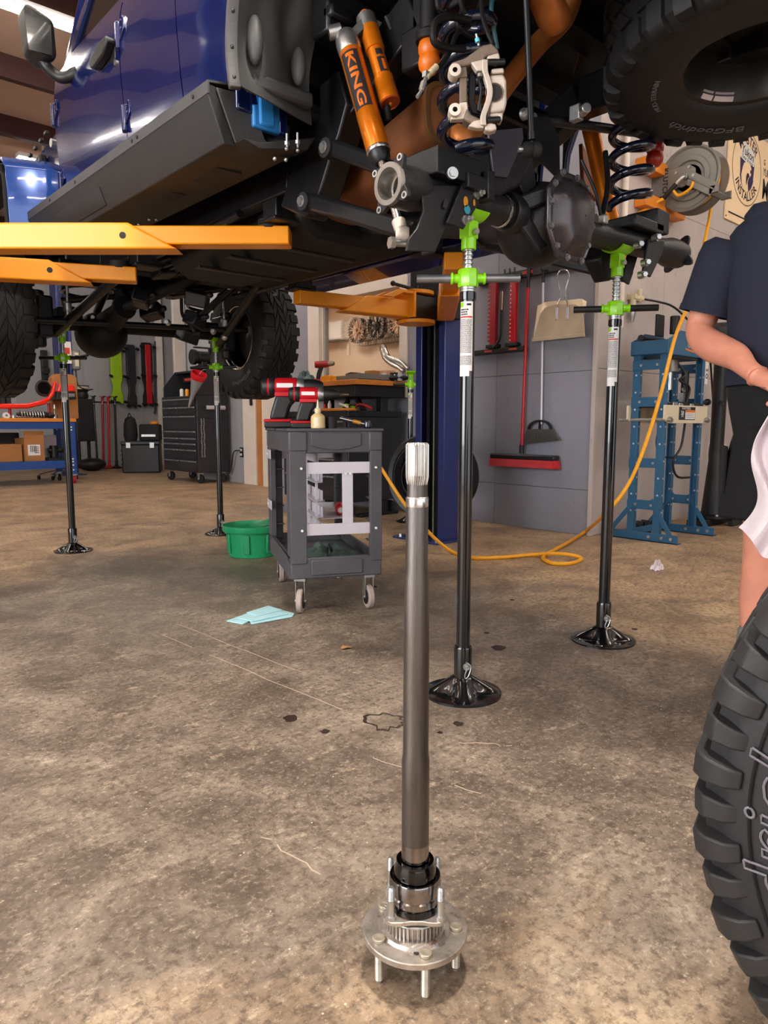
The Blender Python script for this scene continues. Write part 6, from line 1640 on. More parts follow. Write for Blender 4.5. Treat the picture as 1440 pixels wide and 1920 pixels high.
    m = MB(); m.tube(smooth_path([p + V((.10, 0, .01)), at(1235, 566, y=1.42), at(1262, 575, y=1.38), at(1290, 600, y=1.36), at(1325, 640, y=1.38), at(1335, 720, y=1.40), at(1337, 800, y=1.44), at(1330, 850, y=1.46), at(1332, 890, y=1.46)], 6), .009, 8); m.build('air_line', 'black', r)
shop_press()

# ------------------------------------------------------------------ hose reel, sign
def reel():
    t = thing('hose_reel', 'grey steel hose reel with yellow hose on orange wall blocks', 'hose reel', (0, 0, 0))
    cx, cy, cz, r = 3.44, 1.235, 2.75, .245
    for x, s in ((cx, -1), (cx + .15, 1)):
        m = MB(); m.lathe([(.03, 0), (.12, 0), (.13, s * .014), (.165, s * .014), (.17, 0), (r - .03, 0), (r - .015, s * .012), (r, s * .008), (r, s * -.002), (r - .02, -.002 * s), (.03, -.004 * s)], 56, (x, cy, cz), (1, 0, 0)); m.build('reel_disc', 'reel', t)
    m = MB(); m.cyl((cx, cy, cz), (cx + .15, cy, cz), .1, n=32); m.build('drum', 'reel', t)
    for k in range(4):
        m = MB(); m.lathe([(.19 - .012 + .013 * math.cos(a), .022 + k * .034 + .016 * math.sin(a)) for a in (2 * pi * i / 8 for i in range(8))], 44, (cx, cy, cz), (1, 0, 0), closed=True); m.build('wound_hose', 'yhose', t)
    xp = cx - .035
    m = MB(); m.prism([(1.50, cz + .085), (1.50, cz - .10), (1.42, cz - .10), (cy + .06, cz - .06), (cy + .03, cz - .07), (cy - .07, cz - .03), (cy - .07, cz + .05), (cy - .02, cz + .09), (cy + .08, cz + .09)], 'x', xp - .004, xp + .004); o = m.build('side_bracket', 'reel', t, bevel=.004)
    m = MB(); d0, d1 = V((xp - .004, cy - .02, cz - .01)), V((xp - .004, cy - .22, cz - .14)); m.bar(d0, d1, .10, .012, up=(1, 0, 0)); m.bar(d0 + V((-.008, 0, 0)), d1 + V((-.008, 0, 0)), .012, .01, up=(1, 0, 0)); m.build('guide_arm', 'reel', t, bevel=.004)
    e = V((xp, cy - .22, cz - .14)); m = MB(); m.bx(xp - .01, cx + .19, e.y - .035, e.y + .035, e.z - .03, e.z - .02); m.bx(xp - .01, xp + .0, e.y - .035, e.y + .035, e.z - .03, e.z + .03); m.bx(cx + .18, cx + .19, e.y - .035, e.y + .035, e.z - .03, e.z + .03); m.build('roller_guide', 'reel', t, bevel=.003)
    for y, z in ((cy + .08, cz + .05), (cy + .03, cz - .055), (cy - .02, cz + .07), (cy + .08, cz - .05), (cy - .055, cz - .0)): m = MB(); bolt(m, (xp - .004, y, z), (-1, 0, 0), .012, .008, 8); m.build('bracket_bolt', 'zinc', t)
    m = MB(); m.cyl((xp - .03, cy, cz), (xp, cy, cz), .02, n=14); m.tube(smooth_path([(xp - .025, cy, cz), (xp - .05, cy + .01, cz - .01), (xp - .06, cy + .05, cz - .05)]), .017, 12); m.build('swivel', 'zinc', t)
    m = MB(); m.tube(smooth_path([(xp - .06, cy + .05, cz - .05), (xp - .07, cy + .10, cz - .10), (xp - .07, cy + .14, cz - .14)]), .016, 12); m.build('hose_sleeve', 'black', t)
    m = MB(); m.tube(smooth_path([(xp - .07, cy + .14, cz - .14), (xp - .12, cy + .2, cz - .18), (xp - .25, 1.47, cz - .26), (xp - .4, 1.48, cz - .32)]), .014, 12); m.tube(smooth_path([(xp - .05, cy + .08, cz - .09), (xp - .03, cy + .04, cz - .13), (xp - .02, cy - .04, cz - .1), (xp - .01, cy - .06, cz - .05)]), .012, 10); m.build('inlet_hose', 'yhose', t)
    m = MB(); m.bx(cx - .05, cx + .2, 1.495, 1.51, cz - .12, cz + .11); m.build('wall_plate', 'reel', t)
    for i, (z, x0, x1) in enumerate(((cz + .1, 3.13, 3.62), (cz - .17, 3.13, 3.78))):
        q = MB(); q.bx(x0, x1, 1.41, 1.51, z - .045, z + .045); q.build('timber_block', 'orangewood', t, bevel=.004)
    text('KLUTCH', 'ink', t, (xp - .0048, cy + .17, cz + .0), (R(90), R(90), R(-90)), .055, extrude=.0004, bold=.0012)
reel()
def sign():
    t = thing('shop_sign', 'peach plywood sign with a round installer emblem and black lettering', 'sign', (0, 0, 0))
    X0, X1, Z0, Z1, Y = 4.735, 6.25, 2.75, 3.62, 1.498
    m = MB(); m.bx(X0, X1, Y, Y + .012, Z0, Z1); b = m.build('board', 'sign', t)
    yy = Y - .0012
    c = (5.16, 3.275); r = .335
    def disc(r0, r1, mm, dy=0, n=56, sx=1.0):
        q = MB(); vs = [(c[0] + sx * rr * math.cos(a), yy - dy, c[1] + rr * math.sin(a)) for rr in (r0, r1) for a in (2 * pi * i / n for i in range(n))]
        q.add(vs, [(i, (i + 1) % n, n + (i + 1) % n, n + i) for i in range(n)]); return q.build('emblem_ring', mm, b)
    disc(r - .008, r, 'ink')
    def ring_text(s, rad, a0, flip, size, mm):
        vs, fs = text_mesh(s, size, .0003, bold=.0015); q = MB()
        q.add([(c[0] + (rad + flip * v.y) * math.cos(a0 - flip * v.x / rad), yy - v.z, c[1] + (rad + flip * v.y) * math.sin(a0 - flip * v.x / rad)) for v in vs], fs); q.build('lettering', mm, b)
    ring_text('MASTER', .255, R(90), 1, .125, 'purpleink'); ring_text('INSTALLER', .255, R(-90), -1, .112, 'ink')
    # saw-toothed purple shield with a pale bear head
    q = MB(); n = 60; q.add([(c[0] + (.186 if i % 2 else .170) * math.cos(a) * .95, yy, c[1] + (.186 if i % 2 else .170) * math.sin(a) * 1.1 - .01) for i, a in ((i, R(200) + R(140) * i / n) for i in range(n + 1))] + [(c[0] + .167, yy, c[1] + .077), (c[0] - .167, yy, c[1] + .077)], [tuple(range(n + 3))]); q.build('shield', 'purpleink', b)
    q = MB(); q.add([(c[0] + x * 1.28, yy - .0006, c[1] + z * 1.28) for x, z in ((-.10, .165), (-.06, .185), (0, .15), (.05, .16), (.11, .12), (.125, .04), (0, .035), (-.12, .055))], [tuple(range(8))]); q.build('name_panel', 'paper', b)
    q = MB(); q.add([(c[0] + x * 1.28, yy - .0007, c[1] + z * 1.28) for x, z in ((-.08, .0), (-.06, .03), (-.02, .045), (.03, .045), (.07, .025), (.085, -.005), (.07, -.035), (.035, -.06), (.02, -.09), (.04, -.15), (.0, -.165), (-.06, -.15), (-.085, -.11), (-.10, -.06))], [tuple(range(14))]); q.build('bear_head', 'sign', b)
    q = MB()
    q.add([(c[0] + x * 1.28, yy - .0013, c[1] + z * 1.28) for x, z in ((.055, .0), (.07, .01), (.083, -.003), (.075, -.02), (.058, -.018))], [(0, 1, 2, 3, 4)]); q.add([(c[0] + x * 1.28, yy - .0013, c[1] + z * 1.28) for x, z in ((.0, -.03), (.03, -.025), (.05, -.045), (.025, -.06), (.01, -.09), (.005, -.12), (-.01, -.10), (-.012, -.06))], [tuple(range(8))]); q.build('bear_marking', 'ink', b, kind='stuff')
    text('Yukon', 'ink', b, (c[0] + .0, yy - .0008, c[1] + .138), (R(90), R(8), 0), .109, extrude=.0003, bold=.001); text('Gear & Axle', 'ink', b, (c[0], yy - .0008, c[1] + .077), (R(90), R(8), 0), .051, extrude=.0003)
    for s, z, size, bo, mm in (('G', 3.425, .075, .001, 'ink'), ('YUKON', 3.335, .10, .001, 'ink'), ('MASTER', 3.17, .26, .006, 'ink'), ('INSTALLER', 2.975, .145, .003, 'ink'), ('TRU', 2.885, .06, 0, 'ink')):
        text(s, mm, b, (5.545, yy, z), (R(90), 0, 0), size, extrude=.0003, align='LEFT', bold=bo, sx=.8)
    q = MB(); q.bx(4.80, 6.0, yy - .0004, yy + .0004, 2.812, 2.826); q.build('ruled_line', 'ink', b)
    q = MB(); bolt(q, (4.755, Y, 2.775), (0, -1, 0), .008, .003, 8); q.build('screw', 'ink', t)
sign()

# ------------------------------------------------------------------ brooms, dustpan, jacks on the office wall
def wall_tools():
    X = 2.655
    t = thing('wall_rack', 'black steel tool rack bar with hooks high on the grey wall', 'rack', (0, 0, 0))
    m = MB(); m.bx(2.63, 2.67, 1.56, 2.66, 2.04, 2.10); m.build('rail', 'black', t, bevel=.003)
    for y in (2.58, 2.52, 2.30, 2.25, 2.2, 1.95, 1.7):
        m = MB(); m.tube(smooth_path([(2.635, y, 2.06), (2.58, y, 2.05), (2.555, y, 2.07), (2.55, y, 2.11)], 4), .008, 6); m.build('hook', 'black', t)
    for y in (2.47, 2.13): m = MB(); m.bx(2.626, 2.63, y - .05, y + .05, 2.06, 2.085); m.build('rack_sticker', 'redink', t)
    def jack(y, mm, label, teeth):
        j = thing('farm_jack', label, 'jack', (0, 0, 0))
        m = MB(); m.bx(2.60, 2.635, y - .03, y + .03, 1.53, 2.06); m.build('upright_bar', mm, j, bevel=.003)
        q = MB()
        for k in range(15):
            z = 1.55 + k * .033
            if teeth: q.prism([(y + .03, z), (y + .055, z + .006), (y + .055, z + .018), (y + .03, z + .024)], 'x', 2.603, 2.632)
            else: q.cyl((2.5992, y + .018, z), (2.6, y + .018, z), .006, n=8)
        q.build('teeth' if teeth else 'holes', mm if teeth else 'paper', j, kind='stuff')
        m = MB(); m.bx(2.585, 2.645, y - .06, y + .06, 1.50, 1.53); m.build('jack_foot', 'black', j, bevel=.004)
    jack(2.46, 'redp', 'dark red toothed farm jack hanging on the wall rack, left of its pair', True); jack(2.255, 'red', 'bright red perforated farm jack hanging on the wall rack next to the broom', False)
    t = thing('rack_bar', 'lower black rack bar with red stickers below the hanging jacks', 'rack', (0, 0, 0))
    m = MB(); m.bx(2.60, 2.67, 2.14, 2.72, 1.455, 1.495); m.build('bar', 'black', t, bevel=.004)
    for y in (2.5, 2.24): m = MB(); m.bx(2.597, 2.60, y - .04, y + .04, 1.468, 1.484); m.build('rack_sticker', 'redink', t)
    j = thing('jack_handle', 'black jack lever with copper grip hanging between the red jacks', 'lever', (0, 0, 0))
    m = MB(); m.tube(smooth_path([(2.59, 2.36, 1.80), (2.59, 2.36, 1.62), (2.59, 2.39, 1.54), (2.59, 2.44, 1.50)], 5), .012, 8); m.build('lever', 'black', j); m = MB(); m.cyl((2.59, 2.355, 1.95), (2.59, 2.36, 1.80), .013, n=10); m.build('grip', 'copper', j)
    # push broom
    b = thing('push_broom', 'wide push broom with a long red handle and red bristles on the wall', 'broom', (0, 0, 0))
    h0, h1 = at(992, 492, x=2.62), at(978, 848, x=2.62)
    m = MB(); m.cyl(h0.lerp(h1, .12), h1, .0135, n=12); m.build('handle', 'red', b); m = MB(); m.cyl(h0.lerp(h1, .02), h0.lerp(h1, .13), .015, n=12); m.build('grip', 'black', b); m = MB(); m.cyl(h0, h0.lerp(h1, .025), .0155, n=12); m.build('grip_tip', 'red', b)
    zt = at(985, 852, x=2.62).z
    ya, yb = at(921, 860, x=2.6).y, at(1042, 872, x=2.6).y
    m = MB(); m.bx(2.575, 2.655, yb, ya, zt - .045, zt); m.build('head', 'black', b, bevel=.012); m = MB(); m.cyl(h1 + V((0, 0, .06)), h1 + V((0, 0, -.01)), .02, n=12); m.build('socket', 'black', b)
    m = MB(); rr = random.Random(4)
    for i in range(60):
        y = yb + (ya - yb) * (i + .5) / 60; fl = (i / 60 - .5)
        for x in (2.585, 2.605, 2.625, 2.645): m.cyl((x, y, zt - .04), (x + (x - 2.615) * .25, y - .035 * max(0, .1 - i / 60) * 10 * .3 - .0, zt - .105), .0075, .0095, n=5, caps=False)
    m.build('bristles', 'red', b, kind='stuff')
    # angle broom
    b = thing('angle_broom', 'grey-handled angle broom with dark fan bristles behind the dustpan', 'broom', (0, 0, 0))
    h0, h1 = at(1019, 500, x=2.645), at(1015, 795, x=2.645)
    m = MB(); m.cyl(h0, h1, .010, n=12); m.build('handle', 'alu', b); m = MB(); m.cyl(h0 + V((0, 0, .02)), h0.lerp(h1, .1), .013, n=12); m.build('grip', 'black', b)
    c0 = at(1014, 800, x=2.645); ya, yb = at(985, 815, x=2.64).y, at(1042, 805, x=2.64).y
    n = 14; zz = c0.z - .02
    m = MB(); arc = [(c0.y + (ya - yb) / 2 * .80 * math.cos(a), zz + .075 * math.sin(a)) for a in (pi * i / n for i in range(n + 1))]; inn = [(c0.y + (ya - yb) / 2 * .66 * math.cos(a), zz + .060 * math.sin(a)) for a in (pi * i / n for i in range(n + 1))]
    m.add([(2.63, y, z) for y, z in arc + inn], [(i, i + 1, n + 2 + i, n + 1 + i) for i in range(n)]); m.add([(2.63, c0.y + s * .006, zz) for s in (-1, 1)] + [(2.63, c0.y + s * .006, zz + .07) for s in (1, -1)], [(0, 1, 2, 3)]); m.build('fan_frame', 'black', b, solid=.018)
    m = MB()
    for i in range(27):
        f = i / 26; y = ya + (yb - ya) * f; z1 = zz - .13 + .045 * f
        m.bar((2.642, c0.y + (y - c0.y) * .8, zz), (2.638, c0.y + (y - c0.y) * 1.3, z1), .0045, .03, up=(1, 0, 0))
    m.build('bristles', 'bristle', b, kind='stuff')
    # dustpan
    b = thing('dustpan', 'tan metal dustpan with a chrome wire loop handle hanging on the wall', 'dustpan', (0, 0, 0))
    P_ = lambda px, py, x=2.58: (lambda p: (p.y, p.z))(at(px, py, x=x))
    m = MB(); m.prism([P_(1000, 637), P_(1013, 590), P_(1022, 577), P_(1040, 571), P_(1080, 571), P_(1094, 578), P_(1097, 630)], 'x', 2.575, 2.58); m.build('pan_plate', 'pan', b, bevel=.0015)
    m = MB()
    fan = [P_(1007, 574), P_(1013, 570), P_(1018, 568), P_(1024, 566), P_(1060, 564), P_(1080, 561), P_(1088, 562), P_(1094, 566)]; base_ = [P_(1000, 637), P_(1013, 590), P_(1022, 577), P_(1040, 571), P_(1060, 571), P_(1080, 571), P_(1094, 578), P_(1097, 590)]
    vs = []
    for i, ((y, z), (y2, z2)) in enumerate(zip(fan, base_)): vs += [(2.578, y2, z2), (2.60 + .015 * (i % 2), y + (.008 if i < 4 else -.004), z + .006)]
    m.add(vs, [(2 * i, 2 * i + 1, 2 * i + 3, 2 * i + 2) for i in range(7)]); m.build('folded_side', 'pan', b, solid=.003)
    m = MB(); m.prism([P_(998, 641), P_(1000, 634), P_(1096, 625), P_(1097, 631)], 'x', 2.57, 2.585); m.build('lip', 'pan', b, bevel=.002)
    hp = [at(px, py, x=2.572) for px, py in ((1044, 588), (1046, 570), (1051, 556), (1047, 535), (1045, 518), (1050, 508), (1056, 506), (1064, 508), (1067, 520), (1062, 540), (1060, 555), (1064, 570), (1064, 588))]
    m = MB(); m.tube(smooth_path(hp, 5), .0055, 8); m.build('wire_handle', 'steel', b)
    for px in (1044, 1064): p = at(px, 592, x=2.572); m = MB(); m.bx(2.566, 2.575, p.y - .01, p.y + .01, p.z - .03, p.z + .06); bolt(m, (2.566, p.y, p.z - .015), (-1, 0, 0), .009, .004, 8); m.build('handle_clip', 'alu', b, bevel=.002)
    # drum fan behind the navy column
    p = at(812, 893, d=5.75)
    t = thing('drum_fan', 'large black drum fan on small wheels behind the navy column', 'fan', (p.x, p.y, 0))
    m = MB(); m.lathe([(.30, -.14), (.33, -.15), (.34, -.14), (.33, -.12), (.33, .12), (.34, .14), (.33, .15), (.30, .14)], 40, (0, 0, p.z), (.94, .34, 0)); m.build('drum', 'black', t, solid=.006)
    m = MB()
    for k in range(4): m.ring(V((0, 0, p.z)) - V((.94, .34, 0)) * .15, (.94, .34, 0), .07 + .07 * k, .005, 28, 6)
    m.build('guard', 'black', t, kind='stuff'); m = MB(); m.cyl(V((-.02, 0, p.z)), V((.1, .04, p.z)), .06, n=18); m.build('motor', 'darkmetal', t)
    m = MB(); m.bar((-.1, -.2, .08), (.1, .25, .08), .05, .05); m.bar((0, -.15, .08), (0, -.2, p.z - .28), .03, .03); m.bar((0, .25, .08), (0, .22, p.z - .28), .03, .03); m.build('stand', 'black', t)
    for y, x in ((-.23, .06), (.26, .09)): m = MB(); m.cyl((x - .02, y, .055), (x + .02, y, .055), .055, n=20); m.build('wheel', 'blackmatt', t)
wall_tools()
# ------------------------------------------------------------------ bench, tool cart and office things by the window
def window_bench():
    X0, X1, Y0, Y1, Z = 1.93, 2.60, 3.45, at(540, 712, x=1.93).y, 1.262
    t = thing('workbench', 'tall workbench with orange-edged wooden top in front of the office window', 'workbench', (0, 0, 0))
    m = MB(); m.bx(X0, X1, Y0, Y1, Z - .045, Z); m.build('worktop', 'wood', t, bevel=.004)
    m = MB(); m.bx(X0 + .03, X1 - .02, Y0 + .05, Y1 - .05, Z - .15, Z - .046); m.build('underframe', 'black', t, bevel=.004)
    for x, y in ((X0 + .42, Y0 + .12), (X0 + .42, Y1 - .12)):
        m = MB(); m.bx(x - .045, x + .045, y - .035, y + .035, .02, Z - .15); m.build('leg', 'black', t, bevel=.004)
        m = MB(); m.bar((x - .02, y + (.04 if y < 4 else -.04), Z - .5), (x - .02, y + (.34 if y < 4 else -.34), Z - .16), .045, .03, up=(1, 0, 0)); m.build('brace', 'black', t, bevel=.003)
        m = MB(); m.bx(x - .3, x + .18, y - .04, y + .04, 0, .03); m.build('foot', 'black', t, bevel=.004)
    m = MB(); m.prism([(Y0 + .55, Z - .05), (Y0 + .80, Z - .05), (Y0 + .72, Z - .12), (Y0 + .6, Z - .1)], 'x', X0 + .01, X0 + .03); m.build('crank_bracket', 'zinc', t, bevel=.003)
    # tool cart below
    t = thing('tool_cart', 'long black tool cart with drawers standing under the tall workbench', 'tool chest', (0, 0, 0))
    a, b, c, d = 1.90, 2.24, 3.52, 4.56
    m = MB(); m.bx(a, b + .3, c, d, .15, .93); m.build('cabinet', 'chest', t, bevel=.006)
    m = MB()
    for q in ((a - .01, b + .31, c - .01, c + .02), (a - .01, b + .31, d - .02, d + .01), (a - .01, a + .02, c + .02, d - .02), (b + .28, b + .31, c + .02, d - .02)): m.bx(*q, .93, .985)
    m.build('tray_rim', 'black', t, bevel=.004)
    for i, (z0, z1) in enumerate(((.80, .90), (.68, .79), (.56, .67), (.40, .55), (.19, .39))):
        for k in range(2):
            y0 = c + .03 + k * .50; q = MB(); q.bx(a - .014, a, y0, y0 + .48, z0, z1); dr = q.build('drawer', 'chest', t, bevel=.003)
            q = MB(); q.bx(a - .026, a - .014, y0 + .03, y0 + .45, z1 - .022, z1 - .008); q.build('drawer_pull', 'chrome', dr)
    for x in (a + .06, b + .24):
        for y in (c + .08, d - .08):
            w_ = sub('caster', t, (x, y, 0)); q = MB(); q.lathe([(0, -.018), (.045, -.018), (.062, -.014), (.065, 0), (.062, .014), (.045, .018), (0, .018)], 22, (0, 0, .065), (.8, .6, 0)); q.build('wheel', 'blackmatt', w_); q = MB(); q.bx(-.035, .035, -.03, .03, .135, .15); q.bar((-.03, .02, .065), (-.02, .01, .14), .03, .005); q.bar((.03, -.02, .065), (.02, -.01, .14), .03, .005); q.build('fork', 'zinc', w_)
    # things in the cart tray
    g = 'tools in the tray of the black tool cart'
    def simple(name, label, cat, m, mtl, group=None, **k): o = m.build(name, mtl, None, **k); return tag(o, label, cat, group)
    p = at(640, 775, x=2.0)
    m = MB(); m.bx(1.93, 2.02, p.y - .2, p.y + .28, .985, 1.01); simple('parts_tray', 'orange plastic tray lying along the tool cart edge', 'tray', m, 'orangewood', bevel=.004)
    m = MB(); p = at(618, 755, x=1.98); m.lathe([(0, 1.012), (.018, 1.012), (.018, 1.05), (.004, 1.09), (0, 1.09)], 14, (p.x, p.y, 0)); simple('glue_bottle', 'small clear pointed glue bottle standing in the tool cart tray', 'bottle', m, 'paper')
    m = MB(); p = at(612, 760, x=2.0); m.lathe([(0, 1.012), (.016, 1.012), (.016, 1.05), (.006, 1.06), (0, 1.06)], 14, (p.x, p.y + .02, 0)); simple('threadlock_bottle', 'small red bottle standing next to the pointed glue bottle', 'bottle', m, 'red')
    q0, q1 = at(637, 757, x=1.99), at(652, 768, x=1.96); m = MB(); m.cyl(q0, (q1.x, q1.y, 1.02), .011, n=12); simple('marker_pen', 'white marker leaning in the tool cart tray', 'pen', m, 'paper')
    for i, (px, mm, nm) in enumerate(((655, 'lime', 'green'), (668, 'black', 'black'), (682, 'redp', 'red'))):
        a0 = at(px, 765, x=2.02); m = MB(); m.tube(smooth_path([(a0.x, a0.y + .12, 1.0), (a0.x - .02, a0.y + .06, 1.04), (a0.x, a0.y - .02, 1.03), (a0.x + .02, a0.y - .09, 1.0)], 5), [.008] * 6 + [.011] * 10, 8); simple('screwdriver', '%s-gripped screwdriver lying in the tool cart tray' % nm, 'screwdriver', m, mm, g)
    # things on the bench top
    z = Z
    cloth_heap('shop_rag', 'ragb', 'grey-blue rag heaped beside the cordless driver on the tall workbench', 'rag', V((2.02, 4.34, z)), .10, .19, .10, 8)
    t = thing('drill_driver', 'dark red cordless drill standing on the tall workbench before the window', 'power tool', (2.06, 4.12, z), R(-36))
    m = MB(); m.lathe([(0, -.07), (.03, -.07), (.034, -.05), (.034, .04), (.026, .06), (.02, .10), (0, .10)], 20, (0, 0, .175), (1, 0, .06)); m.build('body', 'redp', t)
    m = MB(); m.prism([(-.03, .15), (.02, .15), (.0, .10), (-.02, .03), (-.06, .03), (-.05, .09)], 'y', -.02, .02); m.build('handle', 'black', t, bevel=.008); m = MB(); m.bx(-.09, .02, -.035, .035, 0, .035); m.build('battery', 'redp', t, bevel=.006)
    m = MB(); m.lathe([(.027, .06), (.024, .11), (.01, .125), (0, .125)], 16, (0, 0, .178), (1, 0, .06)); m.build('chuck', 'hubrust', t)
    m = MB(); m.prism([(4.02, z), (3.86, z), (3.87, z + .05), (3.93, z + .06), (4.01, z + .05)], 'x', 1.96, 2.04); simple('yellow_box', 'small yellow plastic box on the workbench edge below the drill', 'box', m, 'yellow', bevel=.006)
    m = MB(); m.bx(2.08, 2.36, 3.68, 4.0, z, z + .055); simple('grey_case', 'flat grey parts case on the workbench behind the yellow box', 'case', m, 'reel', bevel=.006)
    t = thing('parts_organiser', 'long grey compartment tray along the near end of the tall workbench', 'tray', (0, 0, 0))
    m = MB(); m.bx(2.0, 2.50, 3.50, 3.66, z, z + .01); m.build('tray_floor', 'reel', t)
    for i in range(8): x = 2.0 + .5 * i / 7; m = MB(); m.bx(x - .004, x + .004, 3.508, 3.652, z + .01, z + .055); m.build('divider', 'reel', t)
    for y in (3.50, 3.652): m = MB(); m.bx(1.992, 2.508, y, y + .008, z, z + .058); m.build('tray_side', 'reel', t)
    m = MB(); p = at(680, 690, x=2.3); m.prism([(p.y + .2, z + .0), (p.y - .12, z), (p.y - .10, z + .06), (p.y + .12, z + .10), (p.y + .2, z + .09)], 'x', 2.24, 2.36); simple('black_pouch', 'black wedge-shaped tool pouch on the workbench left of the cardboard boxes', 'pouch', m, 'pad', bevel=.015)
    for i, (px, w_, h, lab) in enumerate(((699, .11, .12, 'small open cardboard box at the back of the workbench'), (727, .10, .11, 'pinkish cardboard box on the workbench under the chrome pipes'))):
        p = at(px, 696, x=2.5); m = MB(); m.bx(2.44, 2.56, p.y - w_ / 2, p.y + w_ / 2, z, z + h); simple('cardboard_box', lab, 'box', m, 'card' if i == 0 else mat('pink_card', '#c79a80', .8), bevel=.002)
    for i, (px, mm, lab) in enumerate(((702, 'paper', 'white jar among the small bottles on the workbench'), (720, 'paper', 'white pill-shaped bottle left of the black jars on the bench'), (735, 'black', 'black jar between the white bottle and the glass jar'), (742, 'blackgloss', 'shiny black jar beside the glass jar on the bench'), (750, 'skinny', 'clear glass jar near the right end of the workbench'))):
        p = at(px, 702, x=2.42); m = MB(); m.lathe([(0, z), (.026, z), (.027, z + .05), (.02, z + .06), (.02, z + .08), (0, z + .08)], 14, (2.42, p.y, 0)); simple('small_jar', lab, 'jar', m, mm)
    m = MB(); m.sphere((2.46, at(745, 700, x=2.46).y, z + .03), (.09, .14, .03), 14, 8); simple('black_glove', 'black glove lying at the right end of the workbench', 'glove', m, 'pad')
    t = thing('exhaust_header', 'chrome tubular exhaust header standing behind the workbench window', 'exhaust part', (0, 0, 0))
    for i, pts in enumerate((((717, 652), (722, 662), (730, 676), (745, 681), (760, 690)), ((722, 655), (728, 668), (738, 674), (752, 679), (766, 692)), ((716, 654), (721, 670), (733, 682), (748, 690), (757, 697)))):
        m = MB(); m.tube(smooth_path([at(a, b, x=2.62 - .02 * i) for a, b in pts], 5), .022, 10); m.build('pipe', 'steel', t)
    m = MB(); p = at(719, 654, x=2.60); m.lathe([(.015, -.02), (.035, -.02), (.035, .03), (.015, .03)], 16, tuple(p), (0, .4, .9)); m.build('flange', 'hubrust', t)
    # office: air conditioner, three display wheels, wire rack, shelf things
    xw = 6.84
    a, b = at(606, 603, x=xw - .2), at(640, 640, x=xw - .2)
    t = thing('air_conditioner', 'white wall air conditioner unit seen through the office window', 'air conditioner', (0, 0, 0))
    m = MB(); m.bx(xw - .22, xw, b.y, a.y + .1, 2.50, 2.86); m.build('case', 'paper', t, bevel=.03); m = MB(); m.bx(xw - .215, xw - .08, b.y + .04, a.y, 2.485, 2.503); m.build('vent_slot', 'ink', t); m = MB(); m.bx(xw - .03, xw, b.y - .02, b.y + .04, 2.2, 2.42); m.build('pipe_cover', 'paper', t)
    def wheel(px, py, mm, label):
        p = at(px, py, x=xw - .15)
        t = thing('beadlock_alloy', label, 'wheel', p, 0, 'display wheels on the office wall')
        ax_ = (1, 0, 0); Rr = .238
        q = MB(); q.lathe([(Rr - .02, -.10), (Rr, -.10), (Rr, -.0), (Rr - .02, -.0), (Rr - .025, -.05)], 44, (0, 0, 0), ax_, closed=True); q.build('rim', 'darkmetal', t)
        q = MB(); q.lathe([(Rr - .035, -.105), (Rr + .003, -.105), (Rr + .003, -.095), (Rr - .035, -.095)], 44, (0, 0, 0), ax_, closed=True); bl = q.build('beadlock_ring', 'darkmetal' if mm != 'dark' else 'black', t)
        q = MB()
        for k in range(26): aa = 2 * pi * k / 26; q.cyl((-.105, (Rr - .016) * math.cos(aa), (Rr - .016) * math.sin(aa)), (-.112, (Rr - .016) * math.cos(aa), (Rr - .016) * math.sin(aa)), .0115, n=6)
        q.build('ring_bolts', 'paper', t, kind='stuff')
        for k in range(8):
            aa = 2 * pi * k / 8 + .2; q = MB()
            for dv in (-.05, .05): q.bar((-.06, .07 * math.cos(aa), .07 * math.sin(aa)), (-.08, .2 * math.cos(aa + dv * 3), .2 * math.sin(aa + dv * 3)), .016, .02, up=(1, 0, 0))
            q.build('spoke', mm, t)
        q = MB(); q.lathe([(.035, -.08), (.075, -.08), (.085, -.06), (.085, -.02), (.035, -.02)], 28, (0, 0, 0), ax_, closed=True); q.build('hub', mm, t)
    bronze = mat('bronze_wheel', '#c9a083', .4, .4, var=.05); MAT['bronze'] = bronze
    wheel(675, 620, 'bronze', 'bronze spoked beadlock wheel nearest the air conditioner in the office'); wheel(711, 612, 'dark', 'dark grey beadlock wheel between the two bronze office wheels'); wheel(752, 606, 'bronze', 'bronze spoked beadlock wheel nearest the right window frame')
    t = thing('wire_rack', 'black wire wall rack below the display wheels in the office', 'rack', (0, 0, 0))
    y1, y0 = at(676, 648, x=xw - .1).y, 7.2; zr = at(676, 649, x=xw - .1).z
    for z in (zr, zr + .09): m = MB(); m.cyl((xw - .12, y0, z), (xw - .12, y1, z), .006, n=6); m.cyl((xw - .02, y0, z), (xw - .02, y1, z), .006, n=6); m.build('rail', 'black', t, kind='stuff')
    for k in range(24): y = y0 + (y1 - y0) * k / 23; m = MB(); m.cyl((xw - .12, y, zr), (xw - .12, y, zr + .09), .004, n=5); m.cyl((xw - .12, y, zr), (xw - .02, y, zr), .004, n=5); m.build('wire', 'black', t, kind='stuff')
    # goods on the sill inside the window
    t = thing('display_shelf', 'low white display shelf of packets inside the office window', 'shelf', (0, 0, 0)); m = MB(); m.bx(2.80, 3.1, 3.7, 5.0, 1.13, 1.16); m.build('shelf_board', 'white', t)
    for i in range(9):
        y = 4.9 - i * .13; h = .05 + .03 * ((i * 7) % 3); m = MB(); m.bx(2.83, 2.93, y - .05, y + .04, 1.16, 1.16 + h); o = m.build('goods_packet', ('teal', 'paper', 'creamr', 'redink', 'reel')[i % 5], None, bevel=.004); tag(o, 'small packet on the low display shelf inside the office window', 'packet', 'packets on the office display shelf')
window_bench()

